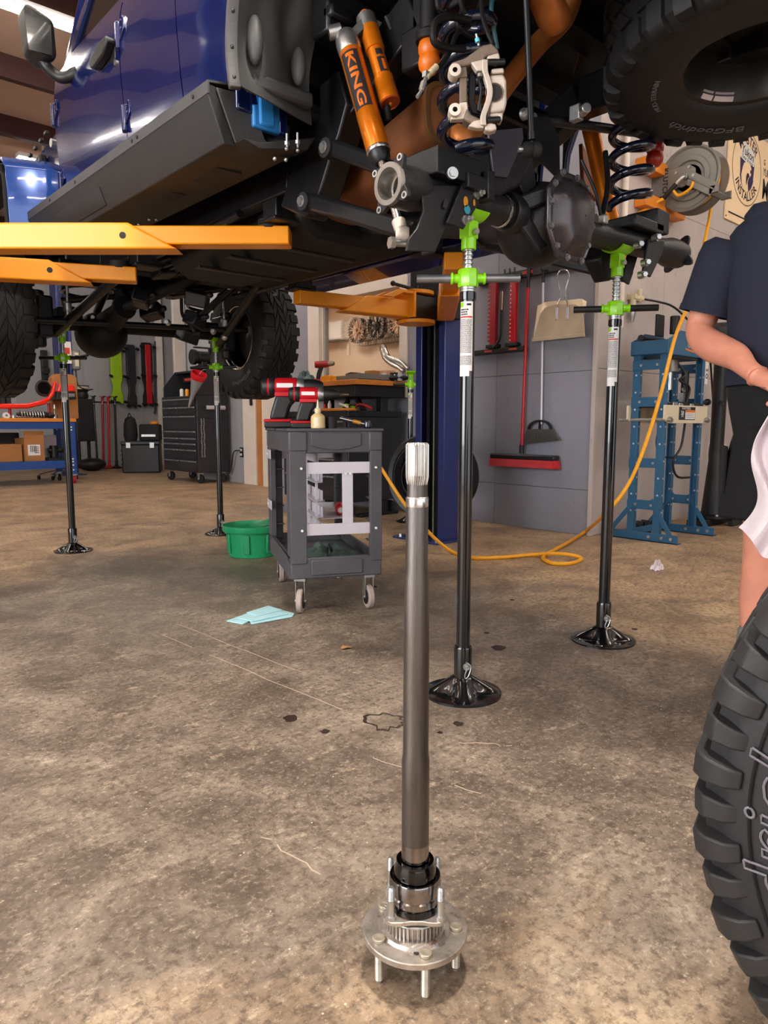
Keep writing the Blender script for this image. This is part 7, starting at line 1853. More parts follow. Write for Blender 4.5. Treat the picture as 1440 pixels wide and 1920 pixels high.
# ------------------------------------------------------------------ tall tool chest, funnel, chain
def tool_chest():
    t = thing('tool_chest', 'tall charcoal rolling tool chest with grey drawer pulls by the white door', 'tool chest', (0, 0, 0))
    x0, x1, y0, y1 = 2.70, 3.20, 7.93, 9.06
    m = MB(); m.bx(x0, x1, y0, y1, .16, 1.27); m.build('cabinet', 'chest', t, bevel=.008)
    m = MB(); m.prism([(x0 + .02, 1.27), (x1, 1.27), (x1, 1.66), (x0 + .22, 1.66), (x0 + .02, 1.42)], 'y', y0 + .02, y0 + .04); m.prism([(x0 + .02, 1.27), (x1, 1.27), (x1, 1.66), (x0 + .22, 1.66), (x0 + .02, 1.42)], 'y', y1 - .04, y1 - .02); m.bx(x1 - .03, x1, y0 + .04, y1 - .04, 1.27, 1.66); m.bx(x0 + .22, x1, y0 + .04, y1 - .04, 1.63, 1.66); m.build('hutch', 'chest', t, bevel=.005)
    q = MB(); q.bx(x0 + .30, x0 + .31, y0 + .45, y1 - .12, 1.50, 1.58); q.build('brand_panel', 'ink', t); q = MB(); q.prism([(y0 + .50, 1.52), (y0 + .52, 1.56), (y0 + .95, 1.56), (y0 + .93, 1.52)], 'x', x0 + .296, x0 + .30); q.build('brand_strip', 'redink', t)
    rows = [(1.13, 1.24, 2), (1.0, 1.12, 2), (.78, .99, 1), (.68, .77, 2), (.60, .67, 2), (.51, .59, 2), (.35, .50, 2), (.18, .34, 2)]
    for z0, z1, n in rows:
        ys = (y0 + .03, y0 + .58, y1 - .03) if n == 2 else (y0 + .03, y1 - .03)
        for a, b in zip(ys, ys[1:]):
            q = MB(); q.bx(x0 - .014, x0, a + .008, b - .008, z0 + .004, z1 - .004); d = q.build('drawer', 'chest', t, bevel=.003)
            q = MB(); q.bx(x0 - .03, x0 - .014, a + .015, b - .015, z1 - .030, z1 - .010); q.build('drawer_pull', 'chrome', d, bevel=.003)
    for x in (x0 + .07, x1 - .07):
        for y in (y0 + .09, y1 - .09):
            w_ = sub('caster', t, (x, y, 0)); q = MB(); q.lathe([(0, -.02), (.05, -.02), (.064, -.016), (.068, 0), (.064, .016), (.05, .02), (0, .02)], 22, (0, 0, .068), (.9, .4, 0)); q.build('wheel', 'blackmatt', w_); q = MB(); q.bx(-.045, .045, -.04, .04, .145, .16); q.bar((-.036, -.016, .07), (-.03, -.01, .15), .05, .006, up=(1, 0, 0)); q.bar((.036, .016, .07), (.03, .01, .15), .05, .006, up=(1, 0, 0)); q.cyl((-.045, -.02, .068), (.045, .02, .068), .014, n=10); q.build('fork', 'zinc', w_)
    q = MB(); q.cyl((x0 + .12, y0 - .05, 1.10), (x0 + .42, y0 - .05, 1.10), .03, n=16); o = q.build('paper_roll_bar', 'alu', t); q = MB(); q.bx(x0 + .1, x0 + .12, y0 - .06, y0, 1.07, 1.13); q.bx(x0 + .42, x0 + .44, y0 - .06, y0, 1.07, 1.13); q.build('roll_bracket', 'chest', t)
    q = MB(); q.bx(x0 + .0, x1, y0 - .012, y0 - .001, .94, .96); q.build('side_rail', 'black', t)
    # chain hanging on the side
    c = thing('chain_loop', 'long grey steel chain hanging doubled on the tool chest side', 'chain', (x0 + .07, y0 - .02, 0))
    k = 0
    m = MB()
    for s in (-1, 1):
        for i in range(20):
            z = .93 - i * .028
            m.lathe([(.010 + .0035 * math.cos(a), .0035 * math.sin(a)) for a in (2 * pi * j / 6 for j in range(6))], 10, (s * .02 + .004 * math.sin(i), -.008, z), (0, 1, 0) if i % 2 else (1, 0, 0), closed=True)
    m.build('link', 'zinc', c, kind='stuff')
    # things on top
    p = at(372, 660, x=2.9)
    o = thing('bench_grinder', 'dark bench machine on top of the tall tool chest', 'machine', (2.95, 7.98 + .2, 1.66))
    m = MB(); m.bx(-.15, .15, -.12, .12, 0, .04); m.cyl((-.1, 0, .17), (.1, 0, .17), .09, n=20); m.bx(-.05, .05, -.06, .06, .03, .12); m.build('body', 'black', o, bevel=.01)
    m = MB(); m.cyl((-.17, 0, .17), (-.12, 0, .17), .11, n=22); m.cyl((.12, 0, .17), (.17, 0, .17), .11, n=22); m.build('wheel_guard', 'darkmetal', o, kind='stuff')
    m = MB(); m.bx(-.22, .2, -.2, -.14, .28, .30); m.build('shield', 'black', o)
    for i, (y, mm, lab, h) in enumerate(((8.62, 'paper', 'white spray bottle on the tool chest ledge', .1), (8.45, 'yellow', 'yellow capped bottle on the tool chest ledge', .09))):
        q = MB(); q.lathe([(0, 1.272), (.03, 1.272), (.03, 1.272 + h), (.015, 1.29 + h), (0, 1.29 + h)], 14, (x0 + .12, y, 0)); tag(q.build('ledge_bottle', mm), lab, 'bottle')
    # funnel hanging in front
    a, b = at(372, 706, x=2.63), at(354, 763, x=2.60)
    f = thing('funnel', 'grey cone funnel with a red rim hanging tilted before the tool chest', 'funnel', (0, 0, 0))
    d = (b - a).normalized(); L = (b - a).length
    m = MB(); m.lathe([(.10, .02), (.09, .05), (.03, L * .62), (.012, L), (.008, L), (.026, L * .6), (.085, .05)], 22, tuple(a), d); m.build('cone', mat('grey_plastic_funnel', '#8b8a8c', .5), f); m = MB(); m.lathe([(.11, -.05), (.112, -.01), (.10, .035), (.095, .03), (.105, -.05)], 22, tuple(a), d, closed=True); m.build('red_rim', 'red', f)
    m = MB(); m.tube(smooth_path([a - d * .03, a - d * .06 + V((.05, 0, .04)), (2.75, a.y, a.z + .1)], 4), .004, 6); m.build('hang_hook', 'zinc', f)
tool_chest()

# ------------------------------------------------------------------ end of the shop: creepers, leaning stands, bags, column, machine
def far_end():
    Y = 12.93
    def creeper(px0, px1, py0, py1, mm, label, red=False):
        a, b = at(px0, py0, y=Y), at(px1, py1, y=Y)
        x0, x1, z1, z0 = a.x, b.x, a.z, b.z; xc = (x0 + x1) / 2; w = (x1 - x0); h = z1 - z0
        t = thing('mechanic_creeper', label, 'creeper', (xc, Y, 0), 0, 'creepers hung on the end wall')
        m = MB(); m.prism([(-w / 2, z0 + h * .0), (-w * .2, z0), (-w * .12, z0 + h * .04), (w * .12, z0 + h * .04), (w * .2, z0), (w / 2, z0), (w / 2, z0 + h * .16), (w * .36, z0 + h * .24), (w * .36, z0 + h * .34), (w / 2, z0 + h * .42), (w / 2, z1 - .03), (w * .4, z1), (-w * .4, z1), (-w / 2, z1 - .03), (-w / 2, z0 + h * .42), (-w * .36, z0 + h * .34), (-w * .36, z0 + h * .24), (-w / 2, z0 + h * .16)], 'y', -.06, 0); m.build('board', mm, t, bevel=.012)
        if red:
            m = MB(); m.bx(-.05, .07, -.085, -.06, z0 + .05, z1 - .04); m.build('padded_rail', 'red', t, bevel=.02)
        else:
            for s in (-.25, .2): m = MB(); m.bx(w * s - .012, w * s + .012, -.066, -.06, z0 + h * .45, z1 - .1); m.build('rib', mm, t, bevel=.004)
        for s in (-1, 1):
            for f in (.03, .48, .93):
                c = sub('caster', t, (s * w * .47, -.08, z0 + h * f)); q = MB(); q.lathe([(0, -.016), (.03, -.016), (.04, -.01), (.04, .01), (.03, .016), (0, .016)], 16, (s * .03, -.03, 0), (.5, .3, .8)); q.build('wheel', 'blackmatt', c); q = MB(); q.bar((0, 0, 0), (s * .03, -.03, 0), .02, .03); q.build('fork', 'darkmetal', c)
    creeper(204, 230, 650, 757, 'hiviz', 'lime green mechanic creeper hung upright on the end wall'); creeper(234, 256, 646, 765, 'chest', 'plain charcoal mechanic creeper between the lime and the red ones'); creeper(263, 287, 642, 762, 'pad', 'black mechanic creeper with a red padded strip on the end wall', True)
    a, b = at(291, 640, y=Y), at(291, 772, y=Y); m = MB(); m.tube(smooth_path([a, a.lerp(b, .5), a.lerp(b, .95), b + V((-.03, 0, -.03))], 4), .02, 8); tag(m.build('pry_bar', 'black'), 'long black bent pry bar hung on the end wall beside the creepers', 'pry bar')
    # red and black stands leaning on the end wall
    for px_t, px_b, py, mm, label in ((170, 183, 870, 'blackgloss', 'thin black post stand leaning on the end wall, nearest the black machine'), (187, 194, 874, 'redp', 'red post stand leaning on the end wall beside a thin black one'), (198, 205, 875, 'red', 'red post stand leaning on the end wall nearest the lime creeper'), (210, 219, 878, 'black', 'thick black post stand in front of the lime creeper')):
        b = at(px_b, py, z=0); b.y = min(b.y, 12.5); q = at(px_b, py, y=b.y); b.x = q.x
        t = stand((b.x, b.y, 0), R(-42), 1.40, label, mm, mm if 'red' in mm else 'black', 'post stands leaning on the end wall', .12, R(42), False, 'black', 1.26)
        tp = at(px_t, 725, y=b.y + .25); t.rotation_euler = (R(-6), R(math.degrees(math.atan2(tp.x - b.x, 1.35))), R(0)); t.scale = (1.0, 1.0, 1.0)
    # stacked cases and bag
    p = at(268, 884, z=0); p.y = 11.0; p.x = at(268, 884, y=11.0).x
    t = thing('stacking_case', 'large black lidded tool case on the floor under the black bag', 'case', (p.x, p.y, 0), R(-30))
    m = MB(); m.bx(-.32, .32, -.24, .24, 0, .50); m.build('bin', 'black', t, bevel=.02); m = MB(); m.bx(-.33, .33, -.25, .25, .50, .56); m.build('lid', 'chest', t, bevel=.012)
    for x in (-.2, .2): m = MB(); m.bx(x - .04, x + .04, -.262, -.245, .44, .54); m.build('latch', 'zinc', t, bevel=.004)
    for k in range(5): m = MB(); m.bx(-.335, -.315, -.2, .2, .06 + .08 * k, .09 + .08 * k); m.build('rib', 'black', t)
    t = thing('tool_tote', 'black open tool tote with orange tape on top of the large case', 'tote', (p.x + .08, p.y - .02, .56), R(-30))
    m = MB(); m.bx(-.10, .26, -.2, .2, 0, .30); m.build('tote_body', 'pad', t, bevel=.03); m = MB(); m.bx(-.06, .18, -.215, -.19, .08, .12); m.build('pocket_strip', 'zinc', t); m = MB(); m.sphere((.15, -.05, .32), (.08, .05, .04), 12, 8); m.build('tape_roll', 'orangewood', t)
    t = thing('backpack', 'black slouched backpack standing against the stacked cases', 'backpack', (p.x - .16, p.y + .09, .56), R(-30)); t.scale = (.72, .72, .95)
    m = MB(); m.lathe([(0, 0), (.14, 0), (.17, .1), (.16, .3), (.12, .42), (.05, .46), (0, .46)], 20, (0, 0, 0)); m.build('bag_body', 'pad', t); m = MB(); m.tube(smooth_path([(-.05, -.12, .42), (0, -.1, .52), (.06, -.1, .42)], 5), .012, 8); m.build('carry_strap', 'black', t)
    # second lift's navy column with controls
    xl, xr = at(112, 700, y=11).x, at(138, 700, y=11).x
    t = thing('lift_column', 'navy lift column with a control box beyond the blue workbench', 'vehicle lift', (0, 0, 0))
    m = MB(); m.prism([(xl, 11.0), (xl + .05, 11.0), (xl + .05, 11.2), (xr - .05, 11.2), (xr - .05, 11.0), (xr, 11.0), (xr, 11.3), (xl, 11.3)], 'z', 0, 4.0); m.build('column', 'column', t, bevel=.01); m = MB(); m.bx(xl - .1, xr + .1, 10.9, 11.4, 0, .015); m.build('base_plate', 'column', t)
    p0, p1 = at(116, 640, y=10.98), at(134, 682, y=10.98); m = MB(); m.bx(p0.x, p1.x, 10.96, 11.0, p1.z, p0.z); m.build('notice', 'paper', t); m = MB(); m.bx(p0.x + .03, p0.x + .11, 10.955, 10.96, p0.z - .2, p0.z - .1); m.build('notice_print', 'redink', t)
    p0, p1 = at(136, 655, y=10.9), at(153, 694, y=10.9); m = MB(); m.bx(p0.x, p1.x, 10.9, 11.1, p1.z, p0.z); m.build('control_box', 'reel', t, bevel=.03); m = MB(); m.bx(p0.x + .03, p1.x - .04, 10.893, 10.9, p1.z + .06, p0.z - .05); m.build('control_label', 'cream', t); m = MB(); m.bx(p0.x + .03, p1.x - .04, 10.889, 10.893, p1.z + .18, p1.z + .24); m.build('label_band', 'ink', t)
    m = MB(); m.cyl((p1.x, 10.95, p0.z - .1), (p1.x + .12, 10.93, p0.z - .07), .012, n=8); m.sphere((p1.x + .12, 10.93, p0.z - .07), .03, 10, 6); m.build('control_lever', 'black', t)
    m = MB(); m.tube(smooth_path([(p0.x + .05, 10.95, p1.z), (p0.x + .06, 10.9, p1.z - .25), (p0.x + .2, 10.9, p1.z - .32), (p0.x + .4, 11.2, p1.z - .3)], 5), .012, 8); m.build('control_cable', 'black', t)
    p = at(83, 685, y=12.95); m = MB(); m.bx(p.x - .06, p.x + .06, 12.9, 12.98, p.z - .28, p.z + .28); m.cyl((p.x, 12.9, p.z - .1), (p.x, 12.86, p.z - .1), .08, n=12); tag(m.build('wall_hook_tool', 'black', None, bevel=.02), 'black air tool hanging on the end wall left of the navy column', 'tool')
    # dark wheel service machine
    c0 = at(158, 870, y=12.0)
    t = thing('floor_machine', 'tall black workshop machine with a long cabinet behind the blue bench', 'machine', (c0.x, 12.0, 0))
    zt = at(156, 748, y=12.0).z
    m = MB(); m.bx(-.13, .17, -.15, .15, .55, zt); m.build('cabinet', 'chest', t, bevel=.02); m = MB(); m.lathe([(0, zt), (.10, zt), (.12, zt + .05), (.10, zt + .12), (.13, zt + .16), (.13, zt + .24), (0, zt + .24)], 20, (.02, 0, 0)); m.build('motor_head', 'black', t); m = MB(); m.lathe([(.131, zt + .17), (.134, zt + .18), (.134, zt + .21), (.131, zt + .22)], 20, (.02, 0, 0)); m.build('motor_band', 'cream', t)
    for x in (-.08, .1): m = MB(); m.cyl((x, 0, .05), (x, 0, .55), .03, n=12); m.build('leg', 'black', t)
    m = MB(); m.sphere((.12, -.05, .12), (.26, .2, .12), 18, 10); m.build('base_housing', 'black', t)
far_end()

# ------------------------------------------------------------------ blue workbench with the red grille
def blue_bench():
    t = thing('blue_workbench', 'blue steel workbench on casters with an orange wood top and lower shelf', 'workbench', (0, 0, 0))
    X0, X1, Y0, Y1, Z = -2.2, 1.47, 9.25, 10.0, .945
    m = MB(); m.bx(X0, X1, Y0, Y1, Z - .05, Z); m.build('worktop', 'wood', t, bevel=.004)
    m = MB(); m.bx(X0 + .03, X1 - .12, Y0 + .02, Y0 + .05, Z - .15, Z - .05); m.build('apron', 'benchblue', t, bevel=.004)
    m = MB(); m.bx(X0 + .03, X1 - .1, Y0 + .03, Y1 - .03, .31, .34); m.bx(X0 + .03, X1 - .1, Y0 + .02, Y0 + .04, .23, .34); m.build('lower_shelf', 'benchblue', t, bevel=.003)
    for x in (X0 + .1, X1 - .06):
        for y in (Y0 + .05, Y1 - .06):
            m = MB(); m.bx(x - .045, x + .045, y - .03, y + .03, .14, Z - .05); lg = m.build('leg', 'benchblue', t, bevel=.004)
            for z in (.82, .78, .36, .32, .27, .2): q = MB(); q.cyl((x - .01, y - .03, z), (x - .01, y - .036, z), .012, n=8); q.build('leg_bolt', 'paper', lg)
            w_ = sub('caster', t, (x, y, 0)); q = MB(); q.lathe([(0, -.018), (.04, -.018), (.052, -.012), (.054, 0), (.052, .012), (.04, .018), (0, .018)], 20, (0, 0, .054), (1, .1, 0)); q.build('wheel', 'redp' if x > 0 and y < 9.5 else 'blackmatt', w_); q = MB(); q.bx(-.03, .03, -.03, .03, .115, .14); q.bar((-.028, 0, .054), (-.028, 0, .12), .004, .04); q.bar((.028, 0, .054), (.028, 0, .12), .004, .04); q.build('fork', 'zinc', w_)
    # red grille shell with fender stub
    g = thing('red_grille', 'glossy red vehicle front grille shell with black lamp ring on the blue bench', 'vehicle part', (0, 9.5, Z))
    def B(px, py): p = at(px, py, y=9.45); return (p.x, p.z - Z)
    m = MB(); out = [B(-60, 767), B(50, 766), B(85, 758), B(100, 742), B(105, 716), B(100, 715), B(95, 735), B(88, 746), B(70, 752), B(48, 757), B(-60, 757)]; m.prism(out, 'y', -.1, .06); m.build('shell', 'redgrille', g, bevel=.02)
    m = MB(); c = B(82, 728); m.ring((c[0], -.03, c[1]), (.2, -1, 0), .10, .02, 28, 8); m.build('lamp_ring', 'black', g); m = MB(); m.cyl((c[0], -.04, c[1]), (c[0], .02, c[1]), .095, n=26); m.build('lamp_lens', mat('dark_lamp_lens', '#0d0b0b', .1, .2, var=.3), g)
    for px in (-30, -18, -6, 6, 16): p = B(px, 742); m = MB(); m.bx(p[0] - .03, p[0] + .03, -.05, .04, p[1] - .12, p[1] + .12); m.build('grille_slot', 'black', g, bevel=.01)
    m = MB(); m.prism([B(106, 735), B(110, 720), B(136, 722), B(140, 734)], 'y', -.1, .25); m.build('fender', 'redgrille', g, bevel=.015); m = MB(); m.prism([B(103, 750), B(106, 735), B(140, 734), B(142, 749)], 'y', -.09, .24); m.build('bumper_block', 'black', g, bevel=.01); m = MB(); m.prism([B(112, 745), B(113, 738), B(138, 738), B(138, 744)], 'y', -.098, -.085); m.build('side_lamp', 'reel', g)
    m = MB(); m.cyl((B(94, 768)[0], 0, 0.02), (B(94, 768)[0], 0, B(94, 756)[1]), .02, n=10); m.cyl((B(20, 768)[0], 0, 0.0), (B(20, 768)[0], 0, B(20, 757)[1]), .02, n=10); m.build('prop', 'redp', g, kind='stuff')
    p = at(128, 710, y=9.8); m = MB(); m.prism([(p.x - .27, Z), (p.x + .1, Z), (p.x + .1, p.z + .02), (p.x + .03, p.z + .06), (p.x - .2, p.z + .06), (p.x - .26, p.z)], 'y', 9.72, 9.9); tag(m.build('cardboard_carton', 'card', None, bevel=.01), 'brown cardboard carton standing behind the red grille on the bench', 'box')
    # strewn parts
    rr = random.Random(6); g2 = 'loose metal parts on the blue bench'
    t = thing('coil_strut', 'small black coil-over strut lying on the blue bench under the grille', 'strut', (at(60, 772, y=9.35).x, 9.35, Z + .05))
    m = MB(); n = 90; m.tube([(-.16 + .32 * i / n, .045 * math.cos(i / n * 2 * pi * 9), .045 * math.sin(i / n * 2 * pi * 9)) for i in range(n + 1)], .008, 6); m.build('spring', 'zinc', t); m = MB(); m.cyl((-.2, 0, 0), (.2, 0, 0), .028, n=14); m.build('damper', 'black', t)
    for i, (px, mm, nm, lab, r) in enumerate(((10, 'paper', 'tape_roll', 'white tape roll at the left end of the blue bench', .045), (25, 'steel', 'ratchet_handle', 'bright steel ratchet lying beside the white tape roll', .02), (40, 'zinc', 'steel_bracket', 'pale steel bracket on the bench edge below the coil strut', .025), (82, 'blackmatt', 'rubber_mount', 'black rubber mount beside the coil strut on the blue bench', .06), (95, 'darkmetal', 'steering_joint', 'dark steering joint near the right end of the blue bench', .05), (104, 'zinc', 'spark_tool', 'small upright chrome fitting at the right end of the blue bench', .02))):
        p = at(px, 776, y=9.33); q = MB()
        if nm in ('tape_roll',): q.lathe([(.018, 0), (r, 0), (r, .03), (.018, .03)], 20, (p.x, 9.33, Z + .03), (.3, -1, .2), closed=True)
        elif nm in ('ratchet_handle', 'steel_bracket'): q.cyl((p.x - .1, 9.33, Z + .02), (p.x + .1, 9.36, Z + .02), .015, n=10); q.cyl((p.x - .1, 9.33, Z + .001), (p.x - .1, 9.33, Z + .04), r * 1.2, n=14)
        elif nm == 'spark_tool': q.lathe([(0, 0), (.03, 0), (.03, .05), (.015, .06), (.015, .13), (.022, .14), (.01, .2), (0, .2)], 14, (p.x, 9.36, Z))
        else: q.sphere((p.x, 9.36, Z + r * .8), (r * 1.5, r, r * .8), 14, 8); q.cyl((p.x - r * 2, 9.36, Z + .03), (p.x + r * 2, 9.36, Z + .03), .02, n=10)
        tag(q.build(nm, mm), lab, 'metal part' if mm != 'paper' else 'tape', g2 if mm != 'paper' else None)
    # boxes on the shelf
    def carton(px0, py0, px1, py1, y, dy, label, flap=False, lab=False):
        a, b = at(px0, py0, y=y), at(px1, py1, y=y); z0 = .34
        t = thing('cardboard_box', label, 'box', ((a.x + b.x) / 2, y, z0), R(2), 'cardboard boxes on the blue bench shelf'); w = (b.x - a.x) / 2; h = a.z - z0
        m = MB(); m.bx(-w, w, 0, dy, 0, h); m.build('carton', 'card', t, bevel=.003)
        if flap:
            m = MB(); m.bx(-w, w, .0, .012, h, h + .10); m.build('flap', 'card', t)
        if lab:
            m = MB(); m.bx(-w * .7, w * .55, -.003, -.0005, h * .25, h * .72); l = m.build('shipping_label', 'paper', t); m = MB()
            for k in range(7): m.bx(-w * .45 + k * .012, -w * .45 + k * .012 + (.004 if k % 2 else .007), -.0045, -.003, h * .4, h * .68)
            for k in range(4): m.bx(-w * .05, w * .4, -.0045, -.003, h * (.36 + .08 * k), h * (.39 + .08 * k))
            m.build('label_print', 'ink', l, kind='stuff')
    carton(-40, 834, 43, 864, 9.40, .4, 'wide low cardboard box at the left of the blue bench shelf'); carton(45, 822, 85, 864, 9.38, .42, 'taller cardboard box with a white shipping label on the bench shelf', True, True)
    m = MB(); p = at(100, 850, y=9.5); m.bx(p.x - .08, p.x + .22, 9.45, 9.8, .34, .37); m.cyl((p.x + .04, 9.6, .37), (p.x + .04, 9.6, .55), .06, n=14); m.cyl((p.x - .04, 9.6, .48), (p.x + .14, 9.6, .48), .04, n=12); tag(m.build('gear_motor', 'black', None, bevel=.004), 'black motor on a flat plate at the right end of the bench shelf', 'motor')
    m = MB(); p = at(93, 832, y=9.75); m.bx(p.x - .12, p.x + .1, 9.75, 9.95, .34, .70); tag(m.build('white_carton', 'alu', None, bevel=.004), 'pale upright carton behind the labelled cardboard box', 'box')
    m = MB(); p = at(20, 822, y=9.65); m.bx(p.x - .3, p.x + .16, 9.82, 9.95, .34, .74); tag(m.build('black_bin', 'black', None, bevel=.01), 'black plastic bin behind the wide cardboard box', 'bin')
    # wheeled stool base behind the bench leg
    t = thing('rolling_stool', 'chrome-legged rolling stool base under the right end of the blue bench', 'stool', (at(112, 895, z=0).x, 10.35, 0)); t.location.x = at(112, 890, y=10.35).x
    for k in range(5):
        a = 2 * pi * k / 5 + .3; m = MB(); m.tube(smooth_path([(0, 0, .14), (.12 * math.cos(a), .12 * math.sin(a), .13), (.3 * math.cos(a), .3 * math.sin(a), .08)], 4), .014, 8); m.build('spider_leg', 'steel', t); w_ = sub('caster', t, (.3 * math.cos(a), .3 * math.sin(a), 0)); m = MB(); m.cyl((-.015, 0, .035), (.015, 0, .035), .035, n=16); m.build('wheel', 'blackmatt', w_); m = MB(); m.bx(-.02, .02, -.015, .015, .06, .085); m.build('fork', 'zinc', w_)
    m = MB(); m.cyl((0, 0, .13), (0, 0, .42), .025, n=14); m.build('gas_column', 'black', t); m = MB(); m.cyl((0, 0, .42), (0, 0, .48), .17, n=24); m.build('seat', 'pad', t, bevel=.02)
blue_bench()

# ------------------------------------------------------------------ black floor post and rails beside the press
def black_post():
    p = at(1338, 968, z=0); p = at(1338, 968, y=1.14); p.z = 0
    x, y = 4.0, 1.16
    x = at(1338, 940, y=1.16).x
    t = thing('machine_post', 'black post on a round flanged base beside the press, behind the person', 'machine', (x, y, 0))
    m = MB(); m.lathe([(.05, .16), (.055, .5), (.06, 1.55), (0, 1.55)], 24, (0, 0, 0)); m.lathe([(.10, .08), (.09, .2), (.055, .62)], 24); m.build('post', 'black', t); m = MB(); m.lathe([(0, .06), (.16, .06), (.165, .065), (.165, .085), (.10, .095), (0, .095)], 30); m.build('flange', 'darkmetal', t)
    for k in range(5): a = 2 * pi * k / 5; m = MB(); bolt(m, (.135 * math.cos(a), .135 * math.sin(a), .085), (0, 0, 1), .015, .015, 6); m.build('flange_bolt', 'zinc', t)
    m = MB(); m.bx(-.02, .5, -.18, -.14, 0, .05); m.bx(-.3, .7, .05, .09, .0, .06); m.bx(-.3, .7, -.05, -.0, 0, .06); m.build('skid', 'black', t, bevel=.004)
    m = MB(); m.bx(-.02, .03, -.04, .04, 1.0, 1.12); m.cyl((-.22, -.12, 1.02), (-.02, -.02, 1.05), .014, n=10); m.build('side_lever', 'black', t, bevel=.004)
    m = MB(); m.lathe([(0, 1.55), (.14, 1.55), (.16, 1.6), (.16, 1.66), (.1, 1.7), (0, 1.7)], 24); m.build('head', 'black', t)
    m = MB(); m.bx(.22, .27, -.05, .02, 0, .5); m.bx(.5, .56, -.05, .02, 0, .42); m.build('rear_frame', 'blackcol', t, bevel=.004)
black_post()
# ------------------------------------------------------------------ the mechanic at the right edge
def person():
    base = CAM + FW * 2.10 + RT * 1.20; base.z = 0
    f = (-FW * .93 - RT * .36).normalized(); r = V((f.y, -f.x, 0))       # facing; his right hand is to the picture's left
    if r.dot(RT) > 0: r = -r
    Rm = Matrix((( -r.x, -f.x, 0), (-r.y, -f.y, 0), (0, 0, 1)))           # local x = his left, local -y = front
    t = thing('person', 'person in navy tee and black shorts holding a white rag', 'person', base)
    t.rotation_euler = (0, 0, math.atan2(Rm[1][0], Rm[0][0]))
    # joints: (x = his left, y = back, z); his right is -x
    J, E, RAD = [], [], []
    LX = .048
    def v(p, rad): J.append(p); RAD.append(rad); return len(J) - 1
    def chain(i, pts):
        for p, rad in pts:
            k = v(p, rad); E.append((i, k)); i = k
        return i
    pel = v((0, 0, .95), .13)
    ch = chain(pel, [((0, .0, 1.08), .125), ((0, .01, 1.22), .135), ((0, .02, 1.36), .13)])
    nk = chain(ch, [((0, .02, 1.47), .07), ((0, .005, 1.56), .058)])
    for s in (-1, 1):
        chain(pel, [((LX + s * .10, 0, .86), .095), ((LX + s * .105, -.005, .70), .078), ((LX + s * .11, -.015, .53), .056), ((LX + s * .11, .0, .44), .052), ((LX + s * .11, .02, .34), .056), ((LX + s * .108, .02, .22), .044), ((LX + s * .105, .015, .10), .034), ((LX + s * .105, -.03, .05), .038), ((LX + s * .11, -.11, .035), .034)])
    Wr = {}
    for s in (-1, 1):
        sh = chain(ch, [((s * .10, .02, 1.39), .055), ((s * .175, .02, 1.39), .05)])
        el = chain(sh, [((s * .225, .035, 1.29), .052), ((s * .262, .05, 1.165), .046)])
        el2 = chain(el, [((s * .262, .02, 1.125), .047), ((s * .228, -.05, 1.09), .049), ((s * .165, -.14, 1.05), .040), ((s * .150, -.215, 1.006), .031)])
        palm = chain(el2, [((s * .132, -.25, .988), .032), ((s * .108, -.285, .970), .031)])
        # fingers: curled down round the rag, four of different length and a thumb off the palm's side
        for q, (dx, dl) in enumerate(((-.020, .92), (-.002, 1.0), (.016, .95), (.033, .78))):
            a = (s * (.098 - dx * .55), -.30 - dx * .55, .967 + dx * .25)
            chain(palm, [(a, .0095), ((a[0] - s * .018 * dl, a[1] - .022 * dl, a[2] - .016), .0088), ((a[0] - s * .016 * dl, a[1] - .022 * dl, a[2] - .040 * dl), .0080), ((a[0] - s * .002, a[1] - .008, a[2] - .054 * dl), .0072)])
        chain(el2, [((s * .118, -.235, .978), .018), ((s * .090, -.245, .958), .0115), ((s * .072, -.262, .943), .0098), ((s * .062, -.280, .935), .0085)])
    me = bpy.data.meshes.new('body'); me.from_pydata(J, E, []); 
    bd = bpy.data.objects.new('body', me); C.objects.link(bd); bd.parent = t
    sk = bd.modifiers.new('skin', 'SKIN'); sk.use_smooth_shade = True; sk.branch_smoothing = .6
    for i, rad in enumerate(RAD): me.skin_vertices[0].data[i].radius = (rad, rad); me.skin_vertices[0].data[i].use_root = (i == pel)
    ss = bd.modifiers.new('sub', 'SUBSURF'); ss.levels = 1; ss.render_levels = 2
    me.materials.append(MAT['skin'])
    # head with a face
    m = MB()
    prof = [(1.545, .045, .05, .015), (1.57, .062, .075, .0), (1.60, .072, .092, -.004), (1.64, .076, .098, -.002), (1.68, .079, .100, .004), (1.72, .078, .102, .010), (1.755, .068, .090, .014), (1.78, .045, .06, .016), (1.79, .004, .004, .016)]
    n = 28; vs = []
    for z, rx, ry, yo in prof:
        for i in range(n):
            a = 2 * pi * i / n; x, y = rx * math.cos(a), yo + ry * math.sin(a)
            if math.sin(a) < -.6 and 1.59 < z < 1.70: y -= .006
            vs.append((x, y, z))
    m.add(vs, [(q * n + i, q * n + (i + 1) % n, (q + 1) * n + (i + 1) % n, (q + 1) * n + i) for q in range(len(prof) - 1) for i in range(n)], True)
    m.tube([(0, -.094, 1.675), (0, -.108, 1.655), (0, -.120, 1.635), (0, -.104, 1.625)], [.010, .012, .015, .012], 10)
    for s in (-1, 1): m.sphere((s * .079, .005, 1.655), (.010, .022, .032), 12, 8)
    h = m.build('head', 'skin', t, sub=1)
    for s in (-1, 1):
        q = MB(); q.sphere((s * .032, -.090, 1.672), (.013, .010, .010), 12, 8); q.build('eye', 'paper', h); q = MB(); q.sphere((s * .031, -.0985, 1.671), (.0055, .003, .0055), 10, 6); q.build('pupil', 'ink', h); q = MB(); q.tube([(s * .015, -.098, 1.694), (s * .032, -.099, 1.699), (s * .05, -.090, 1.692)], .0042, 8); q.build('eyebrow', 'hair', h)
